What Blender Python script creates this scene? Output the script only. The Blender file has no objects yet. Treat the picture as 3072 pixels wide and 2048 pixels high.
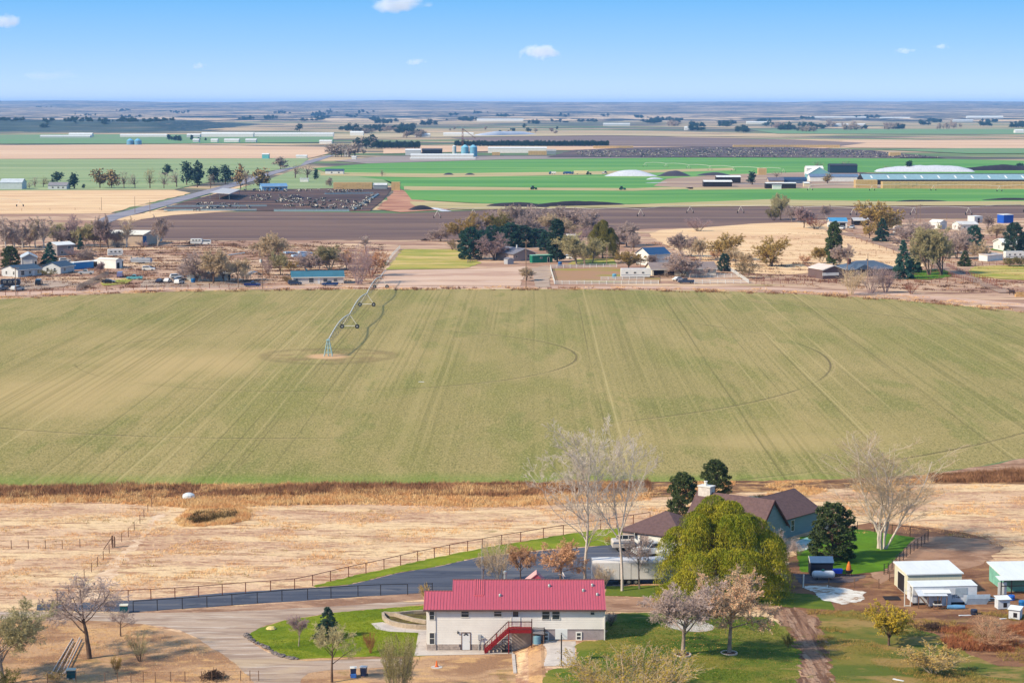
import bpy, math, random
import numpy as np
from mathutils import Vector, Matrix
from mathutils.geometry import delaunay_2d_cdt
random.seed(7)
RNG = np.random.default_rng(11)
scn = bpy.context.scene
COL = scn.collection

# ------------------------------------------------------------------ camera
CAM_H = 60.0          # metres above the plain
FPX = 6000.0          # focal length in photograph pixels (3072 wide)
YH = 315.0            # image row of eye level
PITCH = math.atan((1024.0 - YH) / FPX)
SP, CP = math.sin(PITCH), math.cos(PITCH)
cam_d = bpy.data.cameras.new('camera')
cam_d.sensor_fit = 'HORIZONTAL'; cam_d.sensor_width = 36.0
cam_d.lens = FPX * 36.0 / 3072.0
cam_d.clip_start = 1.0; cam_d.clip_end = 120000.0
cam = bpy.data.objects.new('camera', cam_d); COL.objects.link(cam)
cam.location = (0, 0, CAM_H)
cam.rotation_euler = (math.pi / 2 - PITCH, 0, 0)
scn.camera = cam

# ------------------------------------------------------------------ sky and sun
SUN_EL, SUN_AZ = math.radians(36.0), math.radians(207.0)   # azimuth: direction the light comes FROM, measured from +X counter-clockwise
world = bpy.data.worlds.new('World'); scn.world = world; world.use_nodes = True
wn, wl = world.node_tree.nodes, world.node_tree.links
wn.clear()
sky = wn.new('ShaderNodeTexSky'); sky.sky_type = 'NISHITA'; sky.sun_disc = False
sky.sun_elevation = SUN_EL
sky.sun_rotation = math.pi / 2 - SUN_AZ
sky.air_density = 1.0; sky.dust_density = 0.0; sky.ozone_density = 2.0; sky.altitude = 300
geo = wn.new('ShaderNodeTexCoord')
sc_ = wn.new('ShaderNodeVectorMath'); sc_.operation = 'MULTIPLY_ADD'
sc_.inputs[1].default_value = (1, 1, 6.0); sc_.inputs[2].default_value = (0, 0, 0.12)   # the clear blue comes down close to the horizon
nm_ = wn.new('ShaderNodeVectorMath'); nm_.operation = 'NORMALIZE'
wl.new(geo.outputs['Generated'], sc_.inputs[0]); wl.new(sc_.outputs[0], nm_.inputs[0])
wl.new(nm_.outputs[0], sky.inputs['Vector'])
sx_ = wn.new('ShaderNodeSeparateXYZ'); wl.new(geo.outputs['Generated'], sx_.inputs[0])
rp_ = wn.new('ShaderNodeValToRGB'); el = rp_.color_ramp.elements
SKY = [(0.0, (.86, .92, 1.10)), (.008, (.66, .82, 1.08)), (.016, (.52, .74, 1.06)), (.03, (.36, .66, 1.05)), (.052, (.18, .55, 1.02)), (.25, (.26, .54, .98)), (1.0, (.28, .48, .86))]  # stops above the frame are brightened to raise ambient fill on shaded walls
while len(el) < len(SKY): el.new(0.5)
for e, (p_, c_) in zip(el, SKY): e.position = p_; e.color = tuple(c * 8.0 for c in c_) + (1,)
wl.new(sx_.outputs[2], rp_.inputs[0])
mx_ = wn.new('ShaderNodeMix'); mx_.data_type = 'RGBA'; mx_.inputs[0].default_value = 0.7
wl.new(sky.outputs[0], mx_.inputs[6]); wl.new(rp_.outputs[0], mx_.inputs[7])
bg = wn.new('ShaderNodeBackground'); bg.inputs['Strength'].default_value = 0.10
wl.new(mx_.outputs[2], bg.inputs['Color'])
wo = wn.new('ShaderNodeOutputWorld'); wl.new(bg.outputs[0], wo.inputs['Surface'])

sun_d = bpy.data.lights.new('sun', 'SUN'); sun_d.energy = 4.4; sun_d.angle = math.radians(3.0)
sun_d.color = (1.0, 0.87, 0.68)
sun = bpy.data.objects.new('sun', sun_d); COL.objects.link(sun)
sd = Vector((math.cos(SUN_AZ) * math.cos(SUN_EL), math.sin(SUN_AZ) * math.cos(SUN_EL), math.sin(SUN_EL)))
sun.rotation_euler = sd.to_track_quat('Z', 'Y').to_euler()
sun.location = (-200, -60, 300)

vs = scn.view_settings
vs.view_transform = 'Standard'; vs.look = 'None'; vs.gamma = 1.0; vs.exposure = 0.56; vs.use_curve_mapping = False
cy = scn.cycles
cy.max_bounces = 4; cy.diffuse_bounces = 2; cy.glossy_bounces = 2; cy.transmission_bounces = 2
cy.transparent_max_bounces = 6; cy.volume_bounces = 2
cy.caustics_reflective = False; cy.caustics_refractive = False

# ------------------------------------------------------------------ photograph <-> place
HX0, HY0 = 0.0, 0.0
def H(x, y):
    """ground height: flat plain with the raised yard on the right of the red-roofed house"""
    return 0.0
def ray(px, py):
    a = (px - 1536.0) / FPX; b = (py - 1024.0) / FPX
    return a, CP - b * SP, -SP - b * CP
def G(px, py):
    """ground point seen at a photograph pixel"""
    dx, dy, dz = ray(px, py)
    Z = 0.0
    for _ in range(8):
        t = (CAM_H - Z) / -dz
        Z = H(dx * t, dy * t)
    return Vector((dx * t, dy * t, Z))
def VZ(px, py, Y):
    """point on the pixel's ray at distance Y"""
    dx, dy, dz = ray(px, py)
    t = Y / dy
    return Vector((dx * t, Y, CAM_H + dz * t))
def S(py):
    """photograph pixels per metre for things standing on the ground at row py"""
    return (py - YH) * CP / CAM_H
def proj(p):
    z = p[1] * CP + (CAM_H - p[2]) * SP
    return 1536 + FPX * p[0] / z, 1024 + FPX * ((CAM_H - p[2]) * CP - p[1] * SP) / z
KALB = 0.80
def C(r, g, b, k=1.0):
    """surface colour from an 0-255 sRGB triple"""
    f = lambda c: (c / 255 / 12.92 if c <= 10 else ((c / 255 + 0.055) / 1.055) ** 2.4)
    m = (r + g + b) / 3; r, g, b = (min(255, max(0, m + (c - m) * 1.10)) for c in (r, g, b))
    return tuple(min(0.9, f(c) * KALB * k * t) for c, t in zip((r, g, b), (.97, .95, .87)))
HA, HB = G(1279, 1950), G(1812, 1950)     # red-roofed house front wall
def sstep(a, b, x):
    t = min(1.0, max(0.0, (x - a) / (b - a)))
    return t * t * (3 - 2 * t)
def H(x, y):
    if x < HA.x + 9 or x > HA.x + 60 or y < HA.y - 26 or y > HA.y + 24: return 0.0
    k = sstep(HA.x + 10.4, HA.x + 12.6, x) * (1 - sstep(HA.x + 24, HA.x + 46, x))
    k *= sstep(HA.y - 24, HA.y - 1.0, y) * (1 - sstep(HA.y + 9, HA.y + 22, y))
    return 1.15 * k
# ------------------------------------------------------------------ materials
MATS = {}
def _mix(nt, fac, a, b):
    m = nt.nodes.new('ShaderNodeMix'); m.data_type = 'RGBA'
    if isinstance(fac, float): m.inputs[0].default_value = fac
    else: nt.links.new(fac, m.inputs[0])
    for s, v in ((6, a), (7, b)):
        if isinstance(v, tuple): m.inputs[s].default_value = (*v[:3], 1)
        else: nt.links.new(v, m.inputs[s])
    return m.outputs[2]
def _noise(nt, vec, scale, detail=4.0, rough=0.6, dist=0.0):
    n = nt.nodes.new('ShaderNodeTexNoise'); n.inputs['Scale'].default_value = scale
    n.inputs['Detail'].default_value = detail; n.inputs['Roughness'].default_value = rough
    n.inputs['Distortion'].default_value = dist
    nt.links.new(vec, n.inputs['Vector'])
    return n.outputs[0]
def _ramp(nt, fac, lo, hi):
    m = nt.nodes.new('ShaderNodeMapRange'); m.inputs[1].default_value = lo; m.inputs[2].default_value = hi
    m.interpolation_type = 'SMOOTHSTEP'
    nt.links.new(fac, m.inputs[0]); return m.outputs[0]
def _math(nt, op, a, b=None):
    m = nt.nodes.new('ShaderNodeMath'); m.operation = op
    for i, v in enumerate((a, b)):
        if v is None: continue
        if isinstance(v, (int, float)): m.inputs[i].default_value = v
        else: nt.links.new(v, m.inputs[i])
    return m.outputs[0]
def _map(nt, vec, scale, rotz=0.0, loc=(0, 0, 0)):
    m = nt.nodes.new('ShaderNodeMapping'); m.inputs['Scale'].default_value = scale
    m.inputs['Rotation'].default_value = (0, 0, rotz); m.inputs['Location'].default_value = loc
    nt.links.new(vec, m.inputs['Vector']); return m.outputs[0]
def newmat(name):
    m = bpy.data.materials.new(name); m.use_nodes = True
    nt = m.node_tree; nt.nodes.clear()
    out = nt.nodes.new('ShaderNodeOutputMaterial'); b = nt.nodes.new('ShaderNodeBsdfPrincipled')
    nt.links.new(b.outputs[0], out.inputs['Surface'])
    return m, nt, b
def mat(name, col, rough=0.7, var=0.12, scale=1.5, metal=0.0, bump=0.0, stretch=(1, 1, 1), spec=0.3, coat=0.0, var2=None):
    """painted / natural surface: base colour with weathering at two scales"""
    if name in MATS: return MATS[name]
    m, nt, b = newmat(name)
    tc = nt.nodes.new('ShaderNodeTexCoord')
    v = _map(nt, tc.outputs['Object'], stretch)
    n1 = _noise(nt, v, scale); n2 = _noise(nt, v, scale * 9, 3.0)
    dark = tuple(c * (1 - 2.2 * var) for c in col); light = tuple(min(.92, c * (1 + 1.4 * var)) for c in col)
    c1 = _mix(nt, _ramp(nt, n1, .3, .7), dark, light)
    c2 = _mix(nt, _ramp(nt, n2, .35, .7), c1, tuple(var2) if var2 else col)
    nt.links.new(c2, b.inputs['Base Color'])
    b.inputs['Roughness'].default_value = rough; b.inputs['Metallic'].default_value = metal
    b.inputs['Specular IOR Level'].default_value = spec
    b.inputs['Coat Weight'].default_value = coat
    if bump:
        bp = nt.nodes.new('ShaderNodeBump'); bp.inputs['Strength'].default_value = bump; bp.inputs['Distance'].default_value = 0.05
        nt.links.new(n2, bp.inputs['Height']); nt.links.new(bp.outputs[0], b.inputs['Normal'])
    MATS[name] = m
    return m
def gmat(name, base, layers, rough=0.95, bump=0.3, bscale=3.0, bdist=0.15, extra=None):
    """ground: base colour, then layers (colour, (sx, sy), rotation, lo, hi, strength) of noise over place coordinates in metres"""
    if name in MATS: return MATS[name]
    m, nt, b = newmat(name)
    g = nt.nodes.new('ShaderNodeNewGeometry'); P = g.outputs['Position']
    c = base
    for i, (col, sc, rot, lo, hi, st) in enumerate(layers):
        v = _map(nt, P, (sc[0], sc[1], 1), rot, (13.7 * i, 7.1 * i, 3.3 * i))
        n = _noise(nt, v, 1.0, 3.0, 0.62, 0.3)
        f = _ramp(nt, n, lo, hi)
        if st < 1: f = _math(nt, 'MULTIPLY', f, st)
        c = _mix(nt, f, c, col)
    if extra: c = extra(nt, P, c)
    nt.links.new(c, b.inputs['Base Color'])
    b.inputs['Roughness'].default_value = rough; b.inputs['Specular IOR Level'].default_value = 0.15
    if bump:
        n = _noise(nt, P, bscale, 3.0, 0.75)
        bp = nt.nodes.new('ShaderNodeBump'); bp.inputs['Strength'].default_value = bump; bp.inputs['Distance'].default_value = bdist
        nt.links.new(n, bp.inputs['Height']); nt.links.new(bp.outputs[0], b.inputs['Normal'])
    MATS[name] = m
    return m
def leafmat(name, c1, c2, c3=None, scale=1.3):
    """foliage and twigs: clumps of two colours, varied from tree to tree"""
    if name in MATS: return MATS[name]
    m, nt, b = newmat(name)
    g = nt.nodes.new('ShaderNodeNewGeometry'); P = g.outputs['Position']
    oi = nt.nodes.new('ShaderNodeObjectInfo')
    n1 = _noise(nt, P, scale, 3.0); n2 = _noise(nt, P, scale * 6, 2.0)
    c = _mix(nt, _ramp(nt, n1, .35, .65), c1, c2)
    if c3: c = _mix(nt, _ramp(nt, n2, .5, .75), c, c3)
    h = nt.nodes.new('ShaderNodeHueSaturation'); h.inputs['Saturation'].default_value = 1
    nt.links.new(c, h.inputs['Color'])
    r = nt.nodes.new('ShaderNodeMapRange'); r.inputs[3].default_value = .82; r.inputs[4].default_value = 1.15
    nt.links.new(oi.outputs['Random'], r.inputs[0]); nt.links.new(r.outputs[0], h.inputs['Value'])
    nt.links.new(h.outputs[0], b.inputs['Base Color'])
    b.inputs['Roughness'].default_value = 0.8; b.inputs['Specular IOR Level'].default_value = 0.15
    MATS[name] = m
    return m

# ------------------------------------------------------------------ mesh helpers
class MB:
    def __init__(s): s.v, s.f = [], []
    def add(s, vs, fs):
        o = len(s.v); s.v += [tuple(p) for p in vs]; s.f += [tuple(i + o for i in f) for f in fs]; return s
    def box(s, x0, x1, y0, y1, z0, z1):
        return s.add([(x0, y0, z0), (x1, y0, z0), (x1, y1, z0), (x0, y1, z0), (x0, y0, z1), (x1, y0, z1), (x1, y1, z1), (x0, y1, z1)],
                     [(3, 2, 1, 0), (4, 5, 6, 7), (0, 1, 5, 4), (1, 2, 6, 5), (2, 3, 7, 6), (3, 0, 4, 7)])
    def tube(s, a, b, r, n=6, r2=None, caps=True):
        a, b = Vector(a), Vector(b); d = b - a
        if d.length < 1e-6: return s
        q = d.to_track_quat('Z', 'Y'); r2 = r if r2 is None else r2
        vs = []
        for p, rr in ((a, r), (b, r2)):
            for k in range(n):
                t = 2 * math.pi * k / n
                vs.append(p + q @ Vector((rr * math.cos(t), rr * math.sin(t), 0)))
        fs = [(k, (k + 1) % n, n + (k + 1) % n, n + k) for k in range(n)]
        if caps: fs += [tuple(range(n - 1, -1, -1)), tuple(range(n, 2 * n))]
        return s.add(vs, fs)
    def path(s, pts, r, n=6):
        for a, b in zip(pts[:-1], pts[1:]): s.tube(a, b, r, n)
        return s
    def prism(s, poly, axis, a, b):
        """poly of 2D points extruded along axis 'x','y' or 'z' from a to b"""
        def P(p, t):
            return {'x': (t, p[0], p[1]), 'y': (p[0], t, p[1]), 'z': (p[0], p[1], t)}[axis]
        n = len(poly)
        vs = [P(p, a) for p in poly] + [P(p, b) for p in poly]
        fs = [(k, (k + 1) % n, n + (k + 1) % n, n + k) for k in range(n)] + [tuple(range(n - 1, -1, -1)), tuple(range(n, 2 * n))]
        return s.add(vs, fs)
    def slab(s, quad, t):
        """sheet through four points with thickness t below"""
        q = [Vector(p) for p in quad]; nrm = (q[1] - q[0]).cross(q[2] - q[0]).normalized()
        vs = q + [p - nrm * t for p in q]
        return s.add(vs, [(0, 1, 2, 3), (7, 6, 5, 4), (0, 4, 5, 1), (1, 5, 6, 2), (2, 6, 7, 3), (3, 7, 4, 0)])
    def lathe(s, prof, n=12, c=(0, 0, 0)):
        vs = []; m = len(prof)
        for r, z in prof:
            for k in range(n):
                t = 2 * math.pi * k / n; vs.append((c[0] + r * math.cos(t), c[1] + r * math.sin(t), c[2] + z))
        fs = [(i * n + k, i * n + (k + 1) % n, (i + 1) * n + (k + 1) % n, (i + 1) * n + k) for i in range(m - 1) for k in range(n)]
        fs += [tuple(range(n - 1, -1, -1)), tuple(range((m - 1) * n, m * n))]
        return s.add(vs, fs)
    def build(s, name, m=None, parent=None, smooth=False, fix=True):
        me = bpy.data.meshes.new(name); me.from_pydata(s.v, [], s.f)
        if fix:
            import bmesh
            bm = bmesh.new(); bm.from_mesh(me); bmesh.ops.recalc_face_normals(bm, faces=bm.faces); bm.to_mesh(me); bm.free()
        return link(name, me, m, parent, smooth)
def link(name, me, m=None, parent=None, smooth=False):
    if m: me.materials.append(m)
    if smooth:
        me.polygons.foreach_set('use_smooth', np.ones(len(me.polygons), bool))
    o = bpy.data.objects.new(name, me); COL.objects.link(o)
    if parent: o.parent = parent
    return o
def npmesh(name, V, F):
    """mesh from numpy arrays; F is (n,3) or (n,4)"""
    V = np.asarray(V, np.float32); F = np.asarray(F, np.int32); k = F.shape[1]
    me = bpy.data.meshes.new(name)
    me.vertices.add(len(V)); me.vertices.foreach_set('co', V.ravel())
    me.loops.add(F.size); me.loops.foreach_set('vertex_index', F.ravel())
    me.polygons.add(len(F)); me.polygons.foreach_set('loop_start', np.arange(0, F.size, k, dtype=np.int32))
    me.update(calc_edges=True)
    return me
def empty(name, loc, rz=0.0, scale=None):
    o = bpy.data.objects.new(name, None); COL.objects.link(o)
    o.location = loc; o.rotation_euler = (0, 0, rz); o.empty_display_size = 0.2
    if scale: o.scale = scale
    return o
def tag(o, label, cat, group=None):
    o['label'] = label; o['category'] = cat
    if group: o['group'] = group
    return o
def thing(name, label, cat, loc, rz=0.0, group=None):
    return tag(empty(name, loc, rz), label, cat, group)
def struct(o, kind='structure'):
    o['kind'] = kind; return o
def setmat(o, m):
    if o.type == 'MESH' and o.material_slots:
        o.material_slots[0].link = 'OBJECT'; o.material_slots[0].material = m
def copy_tree(o, parent=None):
    c = o.copy(); COL.objects.link(c)
    if parent: c.parent = parent
    for k in ('label', 'group'):
        if parent is None and k in c: del c[k]
    for ch in list(o.children): copy_tree(ch, c)
    return c

# ------------------------------------------------------------------ ground sheets
def smooth_poly(pts, it=2):
    for _ in range(it):
        q = []
        for i in range(len(pts)):
            a, b = Vector(pts[i]), Vector(pts[(i + 1) % len(pts)])
            q += [a * .75 + b * .25, a * .25 + b * .75]
        pts = q
    return pts
def sheet(name, pxs, z, m, jitter=0.0, seg=None, grid=None, smooth=0, kind='structure', world=False, label=None):
    """a ground surface outlined by photograph pixels, laid z metres above the ground"""
    P = [Vector(p[:2]) for p in pxs] if world else [G(*p).xy for p in pxs]
    if smooth: P = smooth_poly(P, smooth)
    if seg:
        Q = []
        for i in range(len(P)):
            a, b = P[i], P[(i + 1) % len(P)]
            n = max(1, int((b - a).length / seg))
            for k in range(n):
                p = a.lerp(b, k / n)
                Q.append(p + Vector((random.gauss(0, jitter), random.gauss(0, jitter))))
        P = Q
    n = len(P); pts = list(P); edges = [(i, (i + 1) % n) for i in range(n)]
    if grid:
        from mathutils.geometry import intersect_point_quad_2d
        xs = [p.x for p in P]; ys = [p.y for p in P]
        PA = np.array([[p.x, p.y] for p in P])
        gx, gy = np.meshgrid(np.arange(min(xs), max(xs), grid), np.arange(min(ys), max(ys), grid))
        gx, gy = gx.ravel(), gy.ravel(); ins = np.zeros(len(gx), bool)
        j = n - 1
        for i in range(n):
            xi, yi, xj, yj = PA[i, 0], PA[i, 1], PA[j, 0], PA[j, 1]
            c = ((yi > gy) != (yj > gy)) & (gx < (xj - xi) * (gy - yi) / (yj - yi + 1e-12) + xi)
            ins ^= c; j = i
        pts += [Vector((x, y)) for x, y in zip(gx[ins], gy[ins])]
    r = delaunay_2d_cdt(pts, edges, [list(range(n))], 1, 1e-4)
    vs = [(p.x, p.y, H(p.x, p.y) + z) for p in r[0]]
    me = bpy.data.meshes.new(name); me.from_pydata(vs, [], [tuple(f) for f in r[2]])
    import bmesh
    bm = bmesh.new(); bm.from_mesh(me)
    for f in bm.faces:
        if f.normal.z < 0: f.normal_flip()
    bm.to_mesh(me); bm.free()
    o = link(name, me, m); struct(o, kind)
    if label: o['label'] = label
    return o
# ------------------------------------------------------------------ the plain, fields, roads, yards
PIV = G(985, 1068)
TAN, PINK, STRAW = C(222, 186, 146), C(206, 168, 140), C(236, 200, 150)
BROWN, DIRT, DARK = C(150, 116, 90), C(186, 150, 122), C(104, 78, 62)
m_plain = gmat('plain_far', C(196, 172, 142), [
    (C(96, 96, 90), (.0012, .0012), 0, .47, .52, .9), (C(104, 134, 86), (.0013, .006), .1, .53, .57, .8),
    (C(226, 194, 156), (.0016, .005), 0, .54, .58, .85), (C(62, 70, 66), (.003, .02), 0, .57, .62, .85)], bump=0)
sheet('ground', [(-16000, -300), (16000, -300), (16000, 25600), (-16000, 25600)], 0, m_plain, world=True)

m_past = gmat('dry_pasture', C(230, 196, 166), [
    (C(202, 164, 138), (.05, .09), 0, .4, .6, .85), (C(244, 214, 174), (.03, .12), .16, .45, .6, .9), (C(190, 150, 128), (.02, .03), 0, .52, .62, .8),
    (C(168, 124, 98), (.16, .8), .17, .5, .62, .75), (C(140, 102, 80), (.6, 2.0), .1, .55, .68, .7),
    (C(252, 220, 176), (1.2, 2.6), .15, .52, .66, .7), (C(150, 134, 78), (.2, .35), 0, .66, .74, .6), (C(120, 88, 70), (2.2, 3.4), 0, .6, .72, .6)], bump=.8, bscale=1.7, bdist=.25)
sheet('pasture', [(-260, 1468), (1000, 1460), (2000, 1452), (2700, 1442), (3330, 1400), (3330, 1760), (3330, 2080), (-260, 2080)], .010, m_past, grid=1.6, seg=4)
# pale mown streaks / bare patches are separate ground types
m_bare = gmat('bare_soil', C(176, 142, 120), [
    (C(146, 112, 92), (.12, .2), 0, .45, .62, .9), (C(206, 172, 146), (.3, .6), .1, .5, .66, .7), (C(124, 92, 76), (1.2, 2.5), 0, .6, .7, .6)], bump=.6, bscale=2.5, bdist=.2)
m_brown = gmat('brown_soil', C(146, 108, 84), [
    (C(112, 80, 64), (.15, .3), 0, .45, .62, .9), (C(178, 140, 104), (.3, .5), .1, .52, .66, .7), (C(120, 112, 56), (.2, .25), 0, .58, .7, .5), (C(90, 64, 52), (1.4, 2.5), 0, .6, .7, .6)], bump=.7, bscale=2.5, bdist=.25)
sheet('bare_ground', [(2380, 1640), (2560, 1560), (2790, 1580), (3000, 1620), (2960, 1700), (3100, 1780), (3330, 1800), (3330, 2080), (2470, 2080), (2380, 1960), (2330, 1800)], .016, m_brown, grid=2, seg=2.5, jitter=.35, smooth=1)
sheet('bare_ground', [(2600, 1640), (2790, 1600), (3020, 1625), (2960, 1690), (2880, 1710), (2700, 1720), (2620, 1760)], .020, m_bare, grid=3, seg=1.5, jitter=.25, smooth=1)
m_orch = gmat('orchard_ground', C(198, 162, 130), [
    (C(160, 124, 98), (.12, .2), 0, .45, .6, .9), (C(218, 178, 130), (.25, .5), .1, .52, .66, .8), (C(140, 122, 66), (.2, .3), 0, .62, .72, .5), (C(122, 88, 70), (1.2, 2.0), 0, .6, .72, .6)], bump=.6, bscale=2.5, bdist=.2)
sheet('orchard_ground', [(-260, 1850), (200, 1852), (420, 1872), (560, 1900), (700, 1970), (820, 2080), (-260, 2080)], .016, m_orch, seg=1.5, jitter=.2)
sheet('yard_ground', [(560, 1960), (900, 1975), (1243, 1966), (1530, 1960), (1560, 1925), (1630, 1922), (1634, 1998), (1640, 2030), (1700, 2080), (560, 2080)], .022, m_orch, grid=1.0, seg=1.0, jitter=.08)
sheet('verge', [(330, 1838), (700, 1818), (1000, 1797), (1272, 1778), (1290, 1796), (1000, 1822), (700, 1838), (420, 1850)], .020, m_bare, seg=1.0, jitter=.12)

def crop_extra(nt, P, c):
    sx = nt.nodes.new('ShaderNodeSeparateXYZ'); nt.links.new(P, sx.inputs[0])
    X, Y = sx.outputs[0], sx.outputs[1]
    def ell(px, py, rx, ry):
        p = G(px, py)
        a = _math(nt, 'DIVIDE', _math(nt, 'SUBTRACT', X, p.x), rx); b = _math(nt, 'DIVIDE', _math(nt, 'SUBTRACT', Y, p.y), ry)
        return _math(nt, 'SQRT', _math(nt, 'ADD', _math(nt, 'MULTIPLY', a, a), _math(nt, 'MULTIPLY', b, b)))
    wob = _math(nt, 'MULTIPLY', _math(nt, 'SUBTRACT', _noise(nt, P, .03, 4.0), .5), 1.5)
    # thin stand of crop: straw-coloured soil showing through
    for px, py, rx, ry, st in ((560, 1090, 30, 28, .9), (120, 1180, 34, 46, .8), (380, 1010, 40, 30, .35), (2330, 1330, 20, 12, .5), (2380, 1290, 30, 22, .3), (1290, 1060, 26, 20, .2)):
        f = _math(nt, 'MULTIPLY', _ramp(nt, _math(nt, 'ADD', ell(px, py, rx, ry), wob), 1.4, .1), st)
        c = _mix(nt, f, c, C(196, 172, 124))
    # greener strip by the ditch
    yn = G(1500, 1424).y
    f = _ramp(nt, _math(nt, 'ADD', Y, _math(nt, 'MULTIPLY', wob, 5)), yn + 4, yn - 5)
    c = _mix(nt, _math(nt, 'MULTIPLY', f, .45), c, C(118, 148, 56))
    # drill rows and tramlines: one random shade per row, running away from the camera
    bend = _math(nt, 'MULTIPLY', _noise(nt, _map(nt, P, (.01, .006, 1)), 1.0, 2.0), 1.6)
    xb = _math(nt, 'ADD', _math(nt, 'ADD', X, bend), _math(nt, 'MULTIPLY', Y, -.012))
    for wd_, lo, hi, col, st in ((.6, .55, 1.0, C(116, 112, 62), .34), (.6, .42, .0, C(184, 168, 116), .34), (.34, .965, .98, C(92, 86, 50), .42), (.4, .955, .98, C(204, 186, 136), .42)):
        wn_ = nt.nodes.new('ShaderNodeTexWhiteNoise'); wn_.noise_dimensions = '1D'
        nt.links.new(_math(nt, 'FLOOR', _math(nt, 'DIVIDE', _math(nt, 'ADD', xb, wd_ * 37), wd_)), wn_.inputs['W'])
        b = _ramp(nt, _noise(nt, _map(nt, P, (.05, .005, 1), 0, (wd_ * 91, 3, 0)), 1.0, 3.0), .36, .6)
        c = _mix(nt, _math(nt, 'MULTIPLY', _math(nt, 'MULTIPLY', _ramp(nt, wn_.outputs[0], lo, hi), b), st), c, col)
    # wheel tracks of the pivot
    dx = _math(nt, 'SUBTRACT', X, PIV.x); dy = _math(nt, 'SUBTRACT', Y, PIV.y)
    d = _math(nt, 'SQRT', _math(nt, 'ADD', _math(nt, 'MULTIPLY', dx, dx), _math(nt, 'MULTIPLY', dy, dy)))
    br = _ramp(nt, _noise(nt, P, .015, 3.0), .38, .55)
    for R, w in ((59.7, .38), (119.4, .36), (179.0, .45)):
        l = _ramp(nt, _math(nt, 'ABSOLUTE', _math(nt, 'SUBTRACT', d, R)), w, w * .35)
        c = _mix(nt, _math(nt, 'MULTIPLY', _math(nt, 'MULTIPLY', l, br), .7), c, C(92, 80, 58))
        l = _ramp(nt, _math(nt, 'ABSOLUTE', _math(nt, 'SUBTRACT', d, R + 1.0)), w, w * .3)
        c = _mix(nt, _math(nt, 'MULTIPLY', _math(nt, 'MULTIPLY', l, br), .45), c, C(190, 170, 126))
    # trampled ground round the pivot point
    wd = _math(nt, 'ADD', d, _math(nt, 'MULTIPLY', wob, 5))
    ns = _ramp(nt, _noise(nt, P, .16, 4.0), .42, .6)
    c = _mix(nt, _math(nt, 'MULTIPLY', _ramp(nt, wd, 19, 10), _math(nt, 'MULTIPLY', ns, .5)), c, C(132, 108, 78))
    c = _mix(nt, _math(nt, 'MULTIPLY', _ramp(nt, _math(nt, 'ABSOLUTE', _math(nt, 'SUBTRACT', wd, 15)), 2.2, .6), .3), c, C(112, 100, 66))
    c = _mix(nt, _ramp(nt, wd, 6.5, 3), c, C(214, 176, 138))
    return c
m_crop = gmat('winter_crop', C(158, 144, 94), [
    (C(134, 132, 70), (.03, .009), .05, .45, .62, .8), (C(180, 160, 112), (.05, .012), .1, .48, .64, .7),
    (C(118, 124, 60), (.09, .02), 0, .52, .62, .6),
    (C(190, 174, 120), (2.4, .7), 0, .48, .64, .6), (C(98, 98, 50), (3.4, 1.0), 0, .48, .64, .65), (C(192, 178, 126), (5.5, 1.6), 0, .5, .66, .6)], bump=.6, bscale=2.2, bdist=.12, extra=crop_extra)
sheet('crop_field', [(-260, 908), (0, 897), (250, 884), (480, 876), (700, 870), (1000, 868), (1400, 867), (1800, 868), (2200, 874), (2500, 886), (2700, 900), (2900, 918), (3072, 937), (3330, 968),
                     (3330, 1350), (3072, 1372), (2950, 1395), (2800, 1420), (2650, 1432), (2400, 1440), (2000, 1445), (1500, 1448), (1000, 1452), (500, 1455), (-260, 1460)], .012, m_crop, seg=3, jitter=.25)
m_ditch = gmat('ditch_bank', C(150, 116, 88), [(C(104, 72, 54), (.2, .4), 0, .42, .6, .9), (C(214, 170, 118), (.3, .7), 0, .5, .66, .8), (C(96, 100, 52), (.12, .3), 0, .64, .72, .6)], bump=.8, bscale=2, bdist=.3)
sheet('ditch_bank', [(-260, 1459), (500, 1454), (1000, 1451), (1500, 1447), (2000, 1444), (2400, 1439), (2650, 1431), (2810, 1419), (3330, 1400), (3330, 1450), (2800, 1450), (2400, 1470), (2000, 1490), (1600, 1515), (1100, 1510), (600, 1520), (300, 1505), (-260, 1500)], .020, m_ditch, seg=1.5, jitter=.25)

sheet('bare_ground', [(2800, 1422), (2950, 1396), (3072, 1373), (3330, 1351), (3330, 1402), (2810, 1424)], .016, m_bare, seg=3, jitter=.3)
m_asph = gmat('asphalt', C(92, 96, 110), [(C(76, 80, 94), (.06, .3), .1, .42, .6, .9), (C(104, 108, 122), (.1, .6), .1, .55, .68, .6), (C(120, 120, 126), (.03, .9), .12, .54, .62, .6), (C(62, 68, 84), (.2, .3), 0, .6, .66, .6), (C(132, 126, 124), (2.5, 3.5), 0, .6, .72, .5)], rough=.8, bump=.25, bscale=6, bdist=.03)
sheet('driveway', [(110, 1813), (400, 1800), (700, 1776), (900, 1764), (951, 1762), (1040, 1755), (1106, 1741), (1195, 1718), (1299, 1702), (1438, 1672), (1540, 1660), (1640, 1650), (1740, 1643), (1830, 1634), (1990, 1632), (2060, 1660), (2040, 1745), (1900, 1752), (1820, 1765), (1600, 1774), (1300, 1776), (1000, 1795), (700, 1815), (400, 1836), (110, 1830)], .034, m_asph, seg=2, jitter=.06)
m_grav = gmat('gravel', C(192, 170, 154), [(C(162, 140, 126), (.1, .7), .1, .42, .6, .9), (C(212, 196, 184), (.15, 1.2), .12, .52, .66, .8), (C(150, 134, 122), (2, 4), 0, .58, .7, .5), (C(204, 180, 150), (.1, .12), 0, .55, .7, .5)], bump=.5, bscale=5, bdist=.06)
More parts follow.
